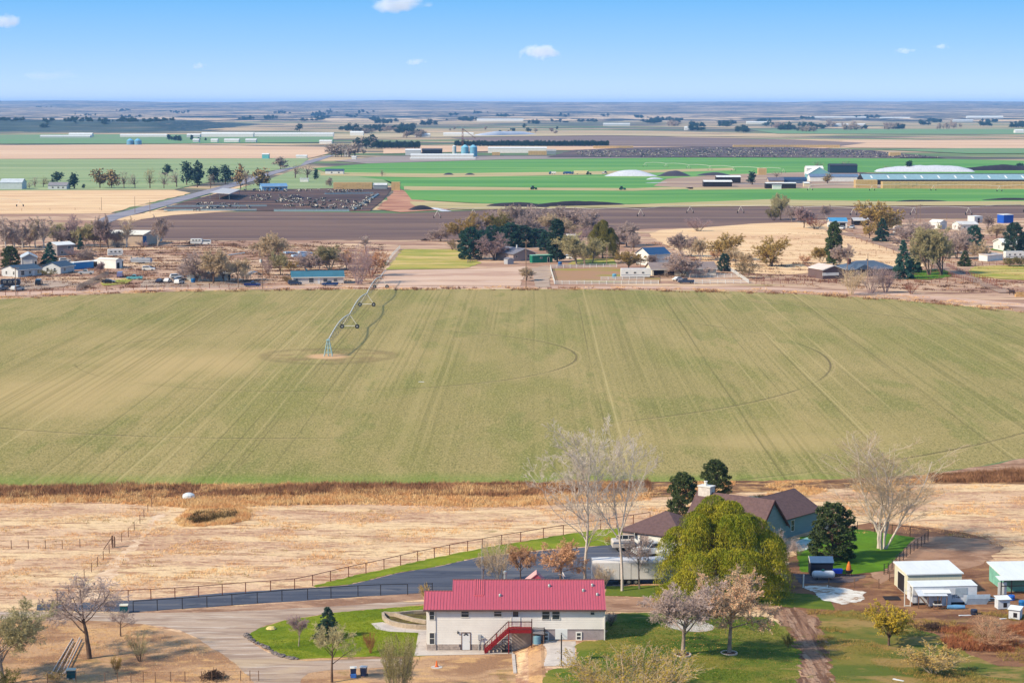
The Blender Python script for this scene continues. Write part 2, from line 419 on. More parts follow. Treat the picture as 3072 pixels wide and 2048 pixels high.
sheet('gravel_drive', [(-260, 1834), (60, 1833), (320, 1838), (520, 1838), (760, 1832), (1000, 1818), (1272, 1800), (1272, 1814), (1020, 1834), (853, 1858), (776, 1883), (745, 1905), (760, 1932), (812, 1962), (880, 1983), (1040, 1978), (1243, 1972), (1230, 1998), (1000, 2008), (900, 2020), (905, 2080), (790, 2080), (720, 2000), (650, 1950), (560, 1895), (470, 1874), (320, 1862), (100, 1858), (-260, 1858)], .030, m_grav, seg=1.2, jitter=.08, smooth=1)
m_lawn = gmat('lawn', C(134, 146, 36), [(C(104, 124, 24), (.1, .14), 0, .42, .62, .9), (C(154, 156, 54), (.2, .3), .2, .5, .66, .7), (C(84, 100, 24), (3, 4), 0, .5, .68, .5), (C(140, 152, 60), (6, 7), 0, .6, .72, .4)], bump=.4, bscale=8, bdist=.05)
sheet('lawn', [(742, 1910), (755, 1896), (776, 1885), (853, 1860), (951, 1846), (1017, 1836), (1272, 1815), (1279, 1815), (1279, 1968), (1240, 1968), (1046, 1970), (886, 1977), (838, 1967), (802, 1943), (758, 1920)], .040, m_lawn, seg=.5, jitter=.07)
sheet('lawn', [(939, 1757), (993, 1743), (1046, 1730), (1100, 1718), (1153, 1707), (1201, 1695), (1255, 1683), (1299, 1673), (1380, 1657), (1438, 1646), (1540, 1628), (1640, 1612), (1740, 1595), (1850, 1583), (1930, 1585), (1900, 1630), (1740, 1640), (1640, 1647), (1540, 1657), (1438, 1670), (1299, 1700), (1195, 1716), (1106, 1739), (1040, 1753), (951, 1761)], .040, m_lawn, seg=.6, jitter=.12)
m_lawn2 = gmat('worn_lawn', C(106, 120, 44), [(C(76, 100, 32), (.09, .16), 0, .42, .6, .9), (C(142, 134, 66), (.1, .18), .2, .48, .62, .9), (C(176, 150, 100), (.14, .3), .4, .6, .7, .7), (C(64, 90, 28), (3, 4), 0, .5, .68, .5), (C(150, 146, 80), (6, 7), 0, .62, .72, .5)], bump=.4, bscale=8, bdist=.05)
sheet('lawn', [(1815, 1868), (1860, 1838), (2000, 1840), (2150, 1846), (2300, 1850), (2350, 1880), (2400, 1930), (2405, 2000), (2390, 2080), (1610, 2080), (1640, 2010), (1735, 1998), (1726, 1930), (1790, 1920), (1812, 1912)], .040, m_lawn2, grid=1.0, seg=.5, jitter=.18)
sheet('lawn', [(1818, 1758), (2000, 1755), (2300, 1768), (2480, 1790), (2500, 1830), (2300, 1815), (2100, 1795), (1960, 1792), (1820, 1786)], .040, m_lawn2, grid=1.5, seg=1.0, jitter=.15)
sheet('lawn', [(2450, 1845), (2560, 1830), (2640, 1850), (2800, 1900), (2900, 1960), (3000, 2000), (3330, 1990), (3330, 2080), (2510, 2080), (2480, 1960)], .040, gmat('rough_lawn', C(132, 122, 62), [(C(92, 106, 44), (.1, .2), 0, .42, .6, .9), (C(166, 138, 92), (.12, .25), .2, .5, .64, .85), (C(80, 84, 36), (2, 3), 0, .55, .7, .6)], bump=.6, bscale=4, bdist=.12), seg=1.0, jitter=.25)
m_lawn3 = gmat('green_lawn', C(96, 132, 30), [(C(74, 112, 22), (.12, .16), 0, .42, .62, .8), (C(104, 148, 40), (.2, .3), .2, .5, .66, .7), (C(60, 100, 22), (3, 4), 0, .5, .68, .5)], bump=.4, bscale=8, bdist=.05)
sheet('lawn', [(2390, 1660), (2400, 1610), (2575, 1588), (2745, 1612), (2700, 1660), (2652, 1712), (2560, 1722), (2400, 1715)], .044, m_lawn3, seg=.5, jitter=.1)
m_conc = gmat('concrete', C(214, 204, 198), [(C(190, 180, 176), (.4, .6), .2, .45, .62, .7), (C(226, 216, 208), (1.5, 1.5), 0, .52, .66, .6), (C(166, 156, 150), (3, 5), 0, .62, .72, .4)], rough=.85, bump=.15, bscale=8, bdist=.02)
sheet('concrete_walk', [(1113, 1870), (1148, 1866), (1195, 1881), (1279, 1889), (1282, 1950), (1536, 1948), (1540, 1961), (1243, 1967), (1255, 1898), (1165, 1894), (1130, 1887)], .055, m_conc, seg=.8)
sheet('concrete_pad', [(1629, 1923), (1727, 1923), (1735, 1997), (1632, 1998)], .052, m_conc, grid=.8)
p = G(2070, 1876)
sheet('concrete_circle', [(p.x + 2.75 * math.cos(t), p.y + 2.75 * math.sin(t)) for t in np.linspace(0, 2 * math.pi, 33)[:-1]], .055, m_conc, grid=.7, world=True)
sheet('dirt_track', [(2300, 1835), (2380, 1820), (2460, 1860), (2480, 1930), (2500, 2080), (2405, 2080), (2402, 1960), (2370, 1890)], .046, gmat('rutted_track', C(160, 126, 106), [(C(112, 82, 68), (1.1, .06), .1, .46, .58, .85), (C(196, 164, 142), (.9, .08), .1, .5, .62, .7), (C(104, 76, 62), (1.5, 1.5), 0, .56, .66, .7), (C(120, 116, 60), (.4, .4), 0, .6, .7, .6)], bump=.9, bscale=2, bdist=.3), seg=.6, jitter=.35)
sheet('dirt_track', [(200, 1808), (262, 1755), (318, 1700), (372, 1648), (430, 1590), (468, 1545), (505, 1530), (480, 1560), (430, 1615), (392, 1660), (352, 1710), (330, 1760), (320, 1800)], .014, gmat('worn_track', C(240, 212, 184), [(C(216, 180, 150), (.3, .5), .4, .45, .6, .9), (C(186, 148, 120), (.8, 1.2), 0, .56, .68, .7)], bump=.5), seg=1.2, jitter=.35)
sheet('dirt_track', [(1815, 1788), (1960, 1795), (2060, 1812), (2000, 1836), (1815, 1834)], .048, m_bare, grid=1.2, seg=1, jitter=.12)
m_snow = gmat('white_gravel', C(226, 220, 214), [(C(170, 142, 120), (.3, .6), 0, .5, .58, .9), (C(245, 243, 240), (1.5, 2), 0, .5, .62, .8)], bump=.5, bscale=4, bdist=.08)
sheet('white_gravel', [(2410, 1758), (2480, 1756), (2560, 1768), (2602, 1776), (2580, 1806), (2520, 1812), (2470, 1800), (2440, 1775)], .050, m_snow, seg=.5, jitter=.2)
sheet('dark_gravel', [(2380, 1722), (2460, 1722), (2600, 1726), (2570, 1745), (2400, 1752)], .050, gmat('dark_gravel', C(98, 90, 96), [(C(140, 118, 104), (.4, .6), 0, .5, .65, .8)], bump=.4), seg=.6, jitter=.12)
m_teal = gmat('teal_patio', C(196, 214, 214), [(C(120, 176, 176), (.4, .5), 0, .45, .6, .9)], bump=.2)  # pale patio colour with teal blotches
sheet('patio', [(2385, 1625), (2420, 1612), (2440, 1615), (2436, 1645), (2395, 1655)], .050, m_teal, seg=.5)

# ---- the strip of houses beyond the field
m_lots = gmat('house_lots', C(208, 176, 152), [(C(170, 134, 116), (.012, .03), 0, .42, .58, .9), (C(232, 202, 170), (.015, .07), 0, .5, .64, .9), (C(132, 98, 82), (.06, .18), 0, .54, .64, .75), (C(160, 150, 92), (.02, .05), 0, .62, .7, .5)], bump=.5, bscale=.8, bdist=.3)
sheet('house_lots', [(-400, 640), (500, 640), (1300, 690), (2000, 660), (3500, 640), (3500, 1000), (3072, 942), (2700, 904), (2200, 878), (1800, 872), (1000, 872), (480, 880), (0, 901), (-400, 915)], .008, m_lots, seg=20)
sheet('canal_road', [(-400, 884), (0, 878), (480, 862), (1000, 858), (1700, 858), (2300, 862), (2700, 880), (3072, 910), (3500, 950), (3500, 965), (3072, 922), (2700, 890), (2300, 870), (1700, 864), (1000, 864), (480, 871), (0, 889), (-400, 896)], .05, gmat('canal_road', C(222, 190, 172), [(C(190, 156, 140), (.02, .3), 0, .45, .6, .9), (C(150, 116, 96), (.06, .5), 0, .6, .7, .6)]), seg=10, jitter=.5)
m_plow = gmat('ploughed', C(132, 108, 98), [(C(112, 92, 88), (.004, .03), .02, .42, .6, .9), (C(156, 132, 116), (.004, .06), .02, .54, .64, .8), (C(96, 78, 76), (.03, .25), .02, .58, .68, .5)], bump=.4, bscale=.6, bdist=.4)
sheet('ploughed_field', [(250, 678), (400, 652), (560, 640), (800, 634), (1200, 640), (1500, 628), (2300, 618), (3500, 606), (3500, 652), (2700, 657), (2450, 660), (2300, 678), (1900, 688), (1750, 712), (1300, 720), (480, 722), (380, 705)], .06, m_plow, seg=15, jitter=1)
m_straw = gmat('straw_field', C(240, 206, 166), [(C(222, 184, 148), (.01, .06), .03, .45, .6, .9), (C(250, 222, 182), (.02, .09), .03, .52, .64, .8), (C(196, 156, 126), (.06, .3), 0, .62, .7, .5)], bump=.3, bscale=.8, bdist=.3)
sheet('dry_field', [(1930, 694), (2100, 684), (2300, 668), (2480, 668), (2520, 690), (2740, 768), (2820, 800), (2560, 812), (2300, 828), (2150, 800), (2000, 740)], .10, m_straw, seg=8, jitter=.6, smooth=1)
sheet('dry_field', [(-400, 571), (300, 566), (520, 570), (575, 580), (460, 606), (330, 640), (-400, 645)], .10, m_straw, seg=15, jitter=.8)
sheet('dry_field', [(300, 656), (520, 634), (700, 626), (760, 630), (520, 646), (380, 664)], .14, m_straw, seg=10)
m_padd = gmat('paddock', C(188, 172, 96), [(C(146, 154, 66), (.04, .1), 0, .42, .58, .9), (C(216, 188, 130), (.03, .14), .1, .48, .62, .9), (C(150, 130, 80), (.2, .5), 0, .58, .7, .6)], bump=.3, bscale=1)
sheet('green_paddock', [(1208, 748), (1385, 748), (1440, 790), (1400, 806), (1160, 809)], .10, m_padd, seg=5, jitter=.4)
sheet('bare_paddock', [(1160, 812), (1400, 809), (1575, 800), (1560, 858), (1130, 858)], .10, gmat('bare_paddock', C(220, 190, 170), [(C(194, 160, 142), (.02, .12), .05, .45, .6, .9), (C(236, 214, 198), (.03, .2), 0, .56, .66, .7)]), seg=5, jitter=.4)
sheet('gravel_lane', [(1608, 862), (1600, 830), (1592, 806), (1640, 796), (1660, 810), (1648, 840), (1652, 862)], .14, m_grav, seg=3, jitter=.2)
sheet('corral_ground', [(1655, 808), (1830, 802), (1980, 812), (1980, 848), (1668, 850)], .14, gmat('corral', C(176, 140, 110), [(C(150, 150, 60), (.03, .08), 0, .5, .6, .8)]), seg=4)
sheet('green_lawn', [(1700, 795), (1730, 778), (1840, 776), (1850, 795)], .14, m_padd, seg=4)
sheet('green_lawn', [(2720, 838), (2760, 812), (2870, 806), (2850, 830), (2790, 840)], .14, m_lawn3, seg=4, jitter=.3)
sheet('green_lawn', [(2900, 830), (2920, 800), (3072, 795), (3400, 800), (3400, 840), (3072, 842)], .14, m_padd, seg=4, jitter=.3)
sheet('green_lawn', [(2970, 750), (3000, 742), (3060, 748), (3030, 758)], .14, m_lawn3, seg=4, jitter=.3)
sheet('green_lawn', [(300, 850), (370, 836), (400, 838), (380, 852), (310, 858)], .14, m_padd, seg=4)
sheet('farm_lane', [(2470, 690), (2560, 700), (2660, 730), (2780, 770), (2860, 800), (2960, 850), (3060, 880), (3000, 880), (2900, 840), (2800, 800), (2740, 772), (2640, 738), (2560, 712), (2500, 702)], .16, gmat('farm_lane', C(176, 150, 134), [(C(146, 120, 106), (.03, .1), 0, .45, .6, .9)]), seg=6, jitter=.3)
sheet('yard_gravel', [(420, 862), (440, 840), (560, 832), (700, 848), (760, 862)], .12, m_grav, seg=5, jitter=.4)
sheet('yard_gravel', [(-300, 880), (0, 862), (60, 846), (160, 842), (280, 850), (120, 868)], .12, m_grav, seg=5, jitter=.4)
# ---- beyond
m_road = gmat('county_road', C(160, 156, 166), [(C(138, 136, 150), (.01, .05), .6, .45, .6, .8)], bump=0)
sheet('road', [(280, 668), (320, 648), (430, 620), (560, 586), (660, 560), (800, 520), (925, 482), (985, 466), (1005, 466), (960, 482), (850, 515), (720, 556), (640, 578), (500, 618), (360, 656), (320, 672)], .22, m_road, seg=15)
sheet('road_verge', [(360, 660), (500, 622), (640, 582), (740, 554), (760, 556), (660, 590), (520, 628), (400, 664)], .18, m_straw, seg=12, jitter=.6)
m_lot = gmat('feedlot', C(104, 86, 80), [(C(78, 64, 64), (.01, .05), 0, .42, .58, .9), (C(150, 116, 96), (.012, .08), 0, .54, .64, .7), (C(70, 60, 70), (.05, .2), 0, .58, .68, .6)], bump=.4, bscale=.5, bdist=.4)
sheet('feedlot_ground', [(470, 632), (560, 604), (690, 572), (1180, 562), (1150, 600), (1110, 634), (800, 634)], .25, m_lot, seg=10)
sheet('dirt_pad', [(1130, 628), (1170, 590), (1190, 560), (1225, 562), (1280, 610), (1350, 630), (1200, 638)], .27, gmat('dirt_pad', C(200, 150, 124), [(C(160, 112, 92), (.02, .08), 0, .42, .58, .9), (C(220, 180, 150), (.03, .1), 0, .54, .64, .7)]), seg=8, jitter=.6)
m_green = gmat('green_field', C(112, 162, 86), [(C(92, 146, 78), (.002, .02), .02, .42, .6, .9), (C(136, 174, 100), (.003, .03), .02, .52, .64, .8), (C(150, 180, 80), (.004, .05), 0, .6, .7, .6)], bump=0)
sheet('green_field', [(1235, 600), (1215, 575), (1150, 540), (1000, 522), (935, 506), (1100, 492), (1500, 480), (2100, 473), (2800, 477), (3500, 492), (3500, 602), (2900, 606), (2300, 602), (1900, 614), (1450, 612)], .30, m_green, seg=30)
m_strip = gmat('field_strip', C(196, 180, 136), [(C(170, 160, 116), (.01, .1), 0, .45, .6, .9), (C(220, 196, 156), (.01, .2), 0, .54, .64, .8)], bump=0)
for q in ([(960, 518), (1300, 522), (1750, 516), (2200, 505), (2200, 512), (1750, 526), (1300, 534), (960, 528)], [(1210, 560), (1600, 564), (1900, 566), (2080, 560), (2080, 568), (1900, 574), (1600, 572), (1215, 572)],
          [(1230, 605), (1450, 613), (1900, 615), (2300, 600), (2700, 606), (3400, 604), (3400, 616), (2300, 620), (1900, 624), (1400, 630), (1250, 624)], [(2060, 560), (2400, 552), (3400, 560), (3400, 570), (2500, 566), (2060, 572)]):
    sheet('field_track', q, .36, m_strip, seg=20, jitter=.8)
sheet('farmyard', [(1960, 560), (2000, 538), (2150, 526), (2500, 515), (2900, 530), (3500, 520), (3500, 560), (2500, 566), (2060, 564)], .40, gmat('farmyard', C(190, 166, 146), [(C(160, 134, 120), (.01, .05), 0, .42, .6, .9), (C(130, 130, 140), (.01, .06), 0, .56, .66, .7)], bump=0), seg=15)
m_sage = gmat('pale_green_field', C(158, 174, 128), [(C(142, 160, 116), (.002, .02), .02, .42, .6, .9), (C(176, 184, 140), (.003, .04), 0, .54, .64, .8)], bump=0)
sheet('pale_green_field', [(-600, 478), (400, 478), (930, 474), (900, 498), (640, 545), (520, 570), (-600, 575)], .30, m_sage, seg=40)
sheet('dry_grass_field', [(780, 548), (900, 505), (1000, 522), (1150, 540), (1200, 556), (1000, 566), (690, 572)], .30, m_sage, seg=15)
m_tanf = gmat('tan_field', C(232, 198, 168), [(C(214, 178, 150), (.001, .02), .01, .42, .6, .9), (C(244, 214, 184), (.002, .03), 0, .54, .64, .8)], bump=0)
sheet('tan_field', [(-700, 438), (500, 436), (990, 442), (985, 462), (930, 476), (-700, 480)], .5, m_tanf, seg=60)
sheet('tan_field', [(1000, 484), (1150, 470), (2700, 470), (2700, 476), (2100, 473), (1500, 480), (1100, 492)], .5, gmat('mauve_field', C(170, 156, 150), [(C(150, 140, 140), (.002, .03), 0, .45, .6, .8)], bump=0), seg=40)
sheet('tan_field', [(2400, 432), (2560, 422), (3700, 416), (3700, 446), (2900, 446), (2560, 444)], .5, m_tanf, seg=60)
sheet('brown_field', [(1350, 414), (1800, 408), (2380, 420), (2600, 430), (2500, 442), (1700, 440), (1500, 432)], .6, gmat('brown_field', C(150, 130, 122), [(C(128, 110, 108), (.001, .02), 0, .45, .6, .9)], bump=0), seg=60)
sheet('tan_field', [(1150, 438), (1800, 440), (2500, 444), (2400, 452), (1600, 452), (1150, 462)], .5, m_tanf, seg=60)
sheet('tan_field', [(700, 405), (1300, 400), (2000, 402), (2450, 414), (1800, 407), (1350, 412), (900, 420)], .6, gmat('ochre_field', C(212, 194, 158), [(C(190, 170, 140), (.001, .02), 0, .45, .6, .9)], bump=0), seg=60)
sheet('green_field', [(-700, 410), (400, 404), (1000, 404), (1000, 428), (500, 432), (-700, 434)], .7, gmat('far_green_field', C(120, 158, 110), [(C(140, 150, 120), (.001, .015), 0, .45, .6, .9)], bump=0), seg=80)
sheet('green_field', [(2250, 390), (3700, 384), (3700, 404), (2900, 404), (2330, 402)], .7, MATS['far_green_field'], seg=80)
sheet('green_field', [(2640, 450), (2900, 446), (3700, 446), (3700, 462), (2900, 462)], .7, MATS['far_green_field'], seg=60)
sheet('feedlot_ground', [(1640, 474), (1720, 452), (1900, 444), (2300, 440), (2600, 452), (2840, 476), (2500, 474)], .8, gmat('far_feedlot', C(116, 100, 98), [(C(84, 74, 80), (.004, .03), 0, .42, .58, .9), (C(170, 140, 120), (.006, .05), 0, .6, .68, .7)], bump=0), seg=30)

# ---- hills on the horizon
def fbm(x, y, seed, octv=5):
    r = np.random.default_rng(seed); v = np.zeros_like(x); a = 1.0; f = 1.0
    for _ in range(octv):
        for _k in range(3):
            t = r.uniform(0, 2 * math.pi); ph = r.uniform(0, 6.28)
            v += a * np.sin((x * math.cos(t) + y * math.sin(t)) * f + ph) / 3
        a *= .55; f *= 2.03
    return v
def terrain(name, x0, x1, nx, y0, y1, ny, hf, m):
    gx, gy = np.meshgrid(np.linspace(x0, x1, nx), np.linspace(y0, y1, ny))
    Z = hf(gx, gy)
    V = np.stack([gx.ravel(), gy.ravel(), Z.ravel()], 1)
    i = np.arange((ny - 1) * (nx - 1)); r, c = i // (nx - 1), i % (nx - 1)
    F = np.stack([r * nx + c, r * nx + c + 1, (r + 1) * nx + c + 1, (r + 1) * nx + c], 1)
    o = link(name, npmesh(name, V, F), m, smooth=True); return struct(o)
SKX = [-900, 0, 200, 400, 600, 800, 1000, 1200, 1400, 1600, 1800, 2000, 2200, 2400, 2540, 2700, 2850, 3072, 3900]
SKZ = [100, 106, 110, 95, 82, 84, 102, 115, 98, 84, 84, 90, 98, 88, 106, 90, 103, 95, 100]     # ridge heights along the skyline, metres
def hill_h(x, y):
    t = np.clip((y - 6800) / 16300, 0, 1)
    base = 104 * t ** 1.45
    n = fbm(x / 900, y / 500, 3, 6); n2 = fbm(x / 2600, y / 1500, 5, 3)
    h = base + np.clip((y - 8000) / 5000, 0, 1) * (n * 8.0 + n2 * 11.0)
    h += np.clip((y - 15000) / 5000, 0, 1) * 10 * np.clip(fbm(x / 1500, y / 4000, 9, 4), -.5, .9)
    h = h + np.clip((y - 20500) / 2500, 0, 1) * (np.interp(x / 23000 * 6000 + 1536, SKX, SKZ) + 2 * fbm(x / 700, y * 0, 31, 4) - h)
    return np.minimum(h, 117) - np.clip((7300 - y) / 300, 0, 1) * 4
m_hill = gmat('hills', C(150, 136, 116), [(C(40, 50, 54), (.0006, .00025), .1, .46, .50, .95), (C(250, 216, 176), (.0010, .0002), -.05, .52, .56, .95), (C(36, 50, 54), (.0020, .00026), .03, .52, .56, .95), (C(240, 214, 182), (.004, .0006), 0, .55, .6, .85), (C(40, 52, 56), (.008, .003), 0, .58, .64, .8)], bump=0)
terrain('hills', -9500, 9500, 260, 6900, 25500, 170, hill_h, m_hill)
def bluff_h(x, y):
    xr = np.interp(x, [-3200, -1400, -1150, -820, -760], [1, 1, 1.05, 1.0, 0])
    fr = 4560 + 60 * fbm(x / 160, y / 900, 21, 4)
    t = np.clip((y - fr) / 130, 0, 1); t = t * t * (3 - 2 * t)
    return 21 * t * np.clip(xr, 0, 2) * (1 - np.clip((y - 5200) / 1200, 0, 1)) + t * fbm(x / 90, y / 90, 22, 4) * 1.2 - .5
m_bluff = gmat('bluff', C(86, 98, 96), [(C(60, 74, 78), (.01, .02), 0, .42, .6, .9), (C(150, 134, 116), (.004, .006), 0, .58, .68, .8)], bump=0)
terrain('bluff', -2600, -700, 150, 4380, 6500, 60, bluff_h, m_bluff)
# ------------------------------------------------------------------ plants
def segs_mesh(name, S_, n=3):
    S_ = np.asarray(S_, float); p0, r0, p1, r1 = S_[:, :3], S_[:, 3], S_[:, 4:7], S_[:, 7]
    d = p1 - p0; d /= np.linalg.norm(d, axis=1, keepdims=True) + 1e-9
    ref = np.where(np.abs(d[:, 2:3]) > .9, np.array([[1., 0, 0]]), np.array([[0, 0, 1.]]))
    u = np.cross(d, ref); u /= np.linalg.norm(u, axis=1, keepdims=True) + 1e-9; w = np.cross(d, u)
    m = len(S_); V = np.zeros((m, 2, n, 3))
    for k in range(n):
        t = 2 * math.pi * k / n; o = u * math.cos(t) + w * math.sin(t)
        V[:, 0, k] = p0 + o * r0[:, None]; V[:, 1, k] = p1 + o * r1[:, None]
    b = (np.arange(m) * 2 * n)[:, None]; k = np.arange(n)[None]
    F = np.stack([b + k, b + (k + 1) % n, b + n + (k + 1) % n, b + n + k], 2).reshape(-1, 4)
    return npmesh(name, V.reshape(-1, 3), F)
def leaf_mesh(name, P, size, rng, up=0.0, aspect=.55, out=None):
    """one small leaf-shaped triangle pair at each point"""
    m = len(P); P = np.asarray(P); size = np.broadcast_to(size, m)[:, None] * rng.uniform(.7, 1.3, (m, 1))
    a = rng.normal(size=(m, 3)); a[:, 2] += up
    if out is not None: a += out
    a /= np.linalg.norm(a, axis=1, keepdims=True)
    b = np.cross(a, rng.normal(size=(m, 3))); b /= np.linalg.norm(b, axis=1, keepdims=True) + 1e-9
    V = np.stack([P - b * size * aspect, P + b * size * aspect, P + a * size * 1.6], 1)
    return npmesh(name, V.reshape(-1, 3), np.arange(3 * m).reshape(-1, 3))
def unit(v): return v / (np.linalg.norm(v) + 1e-9)
def grow(rng, st):
    """skeleton of a bare tree, unit height: arrays of segments per level"""
    L = [[] for _ in range(5)]; mx = len(st['n'])
    def br(p, d, ln, r, lev):
        ns = st['seg'][lev]; r_end = max(st['rmin'], r * st['tap'][lev])
        kids = st['n'][lev] if lev < mx else 0
        st0 = st['start'][lev] if lev < mx else 1
        ts = sorted(rng.uniform(st0, 1.0, kids)) if kids else []
        pts = [p]; ds = [d]
        for i in range(ns):
            d = unit(d + np.array([0, 0, st['up'][lev]]) + rng.normal(size=3) * st['wob'][lev])
            q = pts[-1] + d * ln / ns
            ra = r + (r_end - r) * i / ns; rb = r + (r_end - r) * (i + 1) / ns
            L[lev].append((*pts[-1], ra, *q, rb)); pts.append(q); ds.append(d)
        for t in ts:
            i = min(ns - 1, int(t * ns)); f = t * ns - i
            q = pts[i] + (pts[i + 1] - pts[i]) * f; dd = ds[i + 1]
            ax = unit(np.cross(dd, rng.normal(size=3))); an = math.radians(st['ang'][lev] + rng.normal() * st['aj'])
            nd = unit(dd * math.cos(an) + np.cross(ax, dd) * math.sin(an))
            l2 = ln * st['ratio'][lev] * (1.15 - .55 * t) * rng.uniform(.75, 1.2)
            br(q, nd, l2, max(st['rmin'], (r + (r_end - r) * t) * st['rr'][lev]), lev + 1)
    for s in range(st.get('stems', 1)):
        a = rng.uniform(0, 6.28); sp = st.get('splay', 0) * rng.uniform(.4, 1)
        br(np.array([math.cos(a), math.sin(a), 0]) * st.get('foot', 0) * rng.uniform(.3, 1), unit(np.array([math.cos(a) * sp, math.sin(a) * sp, 1.])), st['len'] * rng.uniform(.85, 1), st['r'], 0)
    A = [np.array(l) if l else np.zeros((0, 8)) for l in L]
    allp = np.concatenate([a[:, 4:7] for a in A]); zt = np.quantile(allp[:, 2], .998)
    for a in A:
        a[:, :3] /= zt; a[:, 4:7] /= zt; a[:, 3] /= zt; a[:, 7] /= zt
    allp /= zt
    return A, 2 * np.quantile(np.hypot(allp[:, 0], allp[:, 1]), .95)
PROTO = {}
def proto_tree(key, seed, st, leaves=0, lsize=.012, split=1, foot_r=None):
    rng = np.random.default_rng(seed); A, w = grow(rng, st)
    thick = np.concatenate(A[:split + 1]); thin = [a for a in A[split + 1:] if len(a)]
    me_t = segs_mesh('trunk', thick, 5)
    parts = [('trunk', me_t)]
    if thin:
        T = np.concatenate(thin); parts.append(('twigs' if leaves else 'crown', segs_mesh('crown', T, 3)))
        if leaves:
            i = rng.integers(0, len(T), leaves); t = rng.uniform(0, 1.1, (leaves, 1))
            P = T[i, :3] * (1 - t) + T[i, 4:7] * t + rng.normal(size=(leaves, 3)) * .008
            parts.append(('crown', leaf_mesh('crown', P, lsize, rng)))
    PROTO[key] = (w, parts)
B5 = dict(seg=(5, 4, 3, 2, 1), tap=(.45, .3, .3, .4, .5), rr=(.5, .5, .55, .7), aj=9)
proto_tree('cottonwood', 2, dict(B5, seg=(9, 6, 4, 2, 1), tap=(.25, .25, .3, .4, .5), len=1.0, r=.008, rmin=.00055, n=(21, 10, 7, 3), start=(.2, .2, .15, .2), ratio=(.52, .36, .42, .5), ang=(34, 32, 34, 36), up=(.05, .11, .1, .05, 0), wob=(.05, .09, .11, .15, .2), rr=(.45, .5, .6, .8)), split=2)
proto_tree('cottonwood2', 9, dict(B5, seg=(5, 9, 5, 3, 1), tap=(.7, .2, .25, .4, .5), len=.28, r=.0085, rmin=.00055, n=(4, 19, 8, 3), start=(.7, .12, .15, .2), ratio=(2.7, .34, .42, .5), ang=(19, 34, 34, 36), up=(.0, .05, .1, .06, 0), wob=(.03, .06, .1, .15, .2), rr=(.66, .45, .6, .8)), split=2)
proto_tree('multistem', 13, dict(B5, seg=(9, 5, 3, 2, 1), stems=7, splay=.16, foot=.03, tap=(.2, .25, .3, .4, .5), len=1.0, r=.005, rmin=.00055, n=(17, 9, 4), start=(.2, .15, .15), ratio=(.36, .4, .5), ang=(32, 32, 34), up=(.03, .14, .1, .05, 0), wob=(.05, .09, .12, .2, .2), rr=(.45, .6, .8)), split=1)
proto_tree('round', 21, dict(B5, len=.34, r=.014, rmin=.0009, n=(12, 13, 11, 6), start=(.5, .25, .2, .2), ratio=(1.15, .5, .45, .5), ang=(44, 40, 38, 40), up=(.0, .07, .04, .02, 0), wob=(.04, .09, .12, .18, .2)), split=1)
proto_tree('round2', 22, dict(B5, len=.26, r=.014, rmin=.0009, n=(12, 13, 11, 6), start=(.5, .25, .2, .2), ratio=(1.5, .5, .45, .5), ang=(50, 42, 40, 40), up=(.0, .05, .02, .0, 0), wob=(.05, .12, .14, .18, .2)), split=1)
proto_tree('tan_leaf', 23, dict(B5, len=.34, r=.013, rmin=.0009, n=(12, 12, 9, 4), start=(.5, .25, .2, .2), ratio=(1.1, .5, .45, .5), ang=(46, 40, 38, 40), up=(.0, .06, .02, -.02, 0), wob=(.04, .09, .12, .18, .2)), leaves=9000, lsize=.011, split=1)
proto_tree('open', 24, dict(B5, len=.36, r=.014, rmin=.0010, n=(9, 9, 8, 5), start=(.5, .3, .2, .2), ratio=(1.15, .5, .5, .5), ang=(42, 42, 40, 40), up=(.0, .07, .05, .02, 0), wob=(.05, .12, .16, .2, .2)), split=1)
proto_tree('shrub', 25, dict(B5, stems=14, splay=.55, foot=.06, seg=(5, 3, 2, 1, 1), len=.95, r=.007, rmin=.0016, n=(12, 7), start=(.2, .2), ratio=(.38, .45), ang=(30, 34), up=(.08, .08, .02, 0, 0), wob=(.07, .14, .2, .2, .2)), split=0)
proto_tree('leafy_shrub', 26, dict(B5, stems=12, splay=.6, foot=.06, seg=(5, 3, 2, 1, 1), len=.95, r=.007, rmin=.0016, n=(12, 7), start=(.2, .2), ratio=(.4, .45), ang=(34, 36), up=(.06, .06, .02, 0, 0), wob=(.07, .14, .2, .2, .2)), leaves=3000, lsize=.022, split=0)
proto_tree('leafy', 27, dict(B5, len=.32, r=.015, rmin=.0011, n=(11, 11, 9, 0), start=(.45, .25, .2, .2), ratio=(1.15, .5, .45, .5), ang=(44, 42, 40, 40), up=(.0, .06, .02, .0, 0), wob=(.05, .1, .14, .2, .2)), leaves=13000, lsize=.017, split=1)
proto_tree('vase', 28, dict(B5, stems=3, splay=.3, foot=.02, len=.42, r=.012, rmin=.0010, n=(9, 11, 9, 4), start=(.4, .25, .2, .2), ratio=(1.1, .45, .45, .5), ang=(26, 34, 38, 40), up=(.0, .08, .06, .02, 0), wob=(.05, .09, .14, .2, .2)), split=1)
proto_tree('bushy', 61, dict(B5, len=.17, r=.016, rmin=.0022, n=(11, 12, 11, 5), start=(.35, .2, .2, .2), ratio=(2.9, .48, .45, .5), ang=(38, 40, 40, 40), up=(.0, .05, .02, .0, 0), wob=(.05, .1, .13, .18, .2)), split=1)
proto_tree('bushy2', 62, dict(B5, stems=2, splay=.35, foot=.02, len=.2, r=.013, rmin=.0022, n=(8, 11, 11, 5), start=(.3, .15, .2, .2), ratio=(2.6, .5, .45, .5), ang=(42, 42, 40, 40), up=(.0, .05, .02, .0, 0), wob=(.05, .1, .13, .18, .2)), split=1)
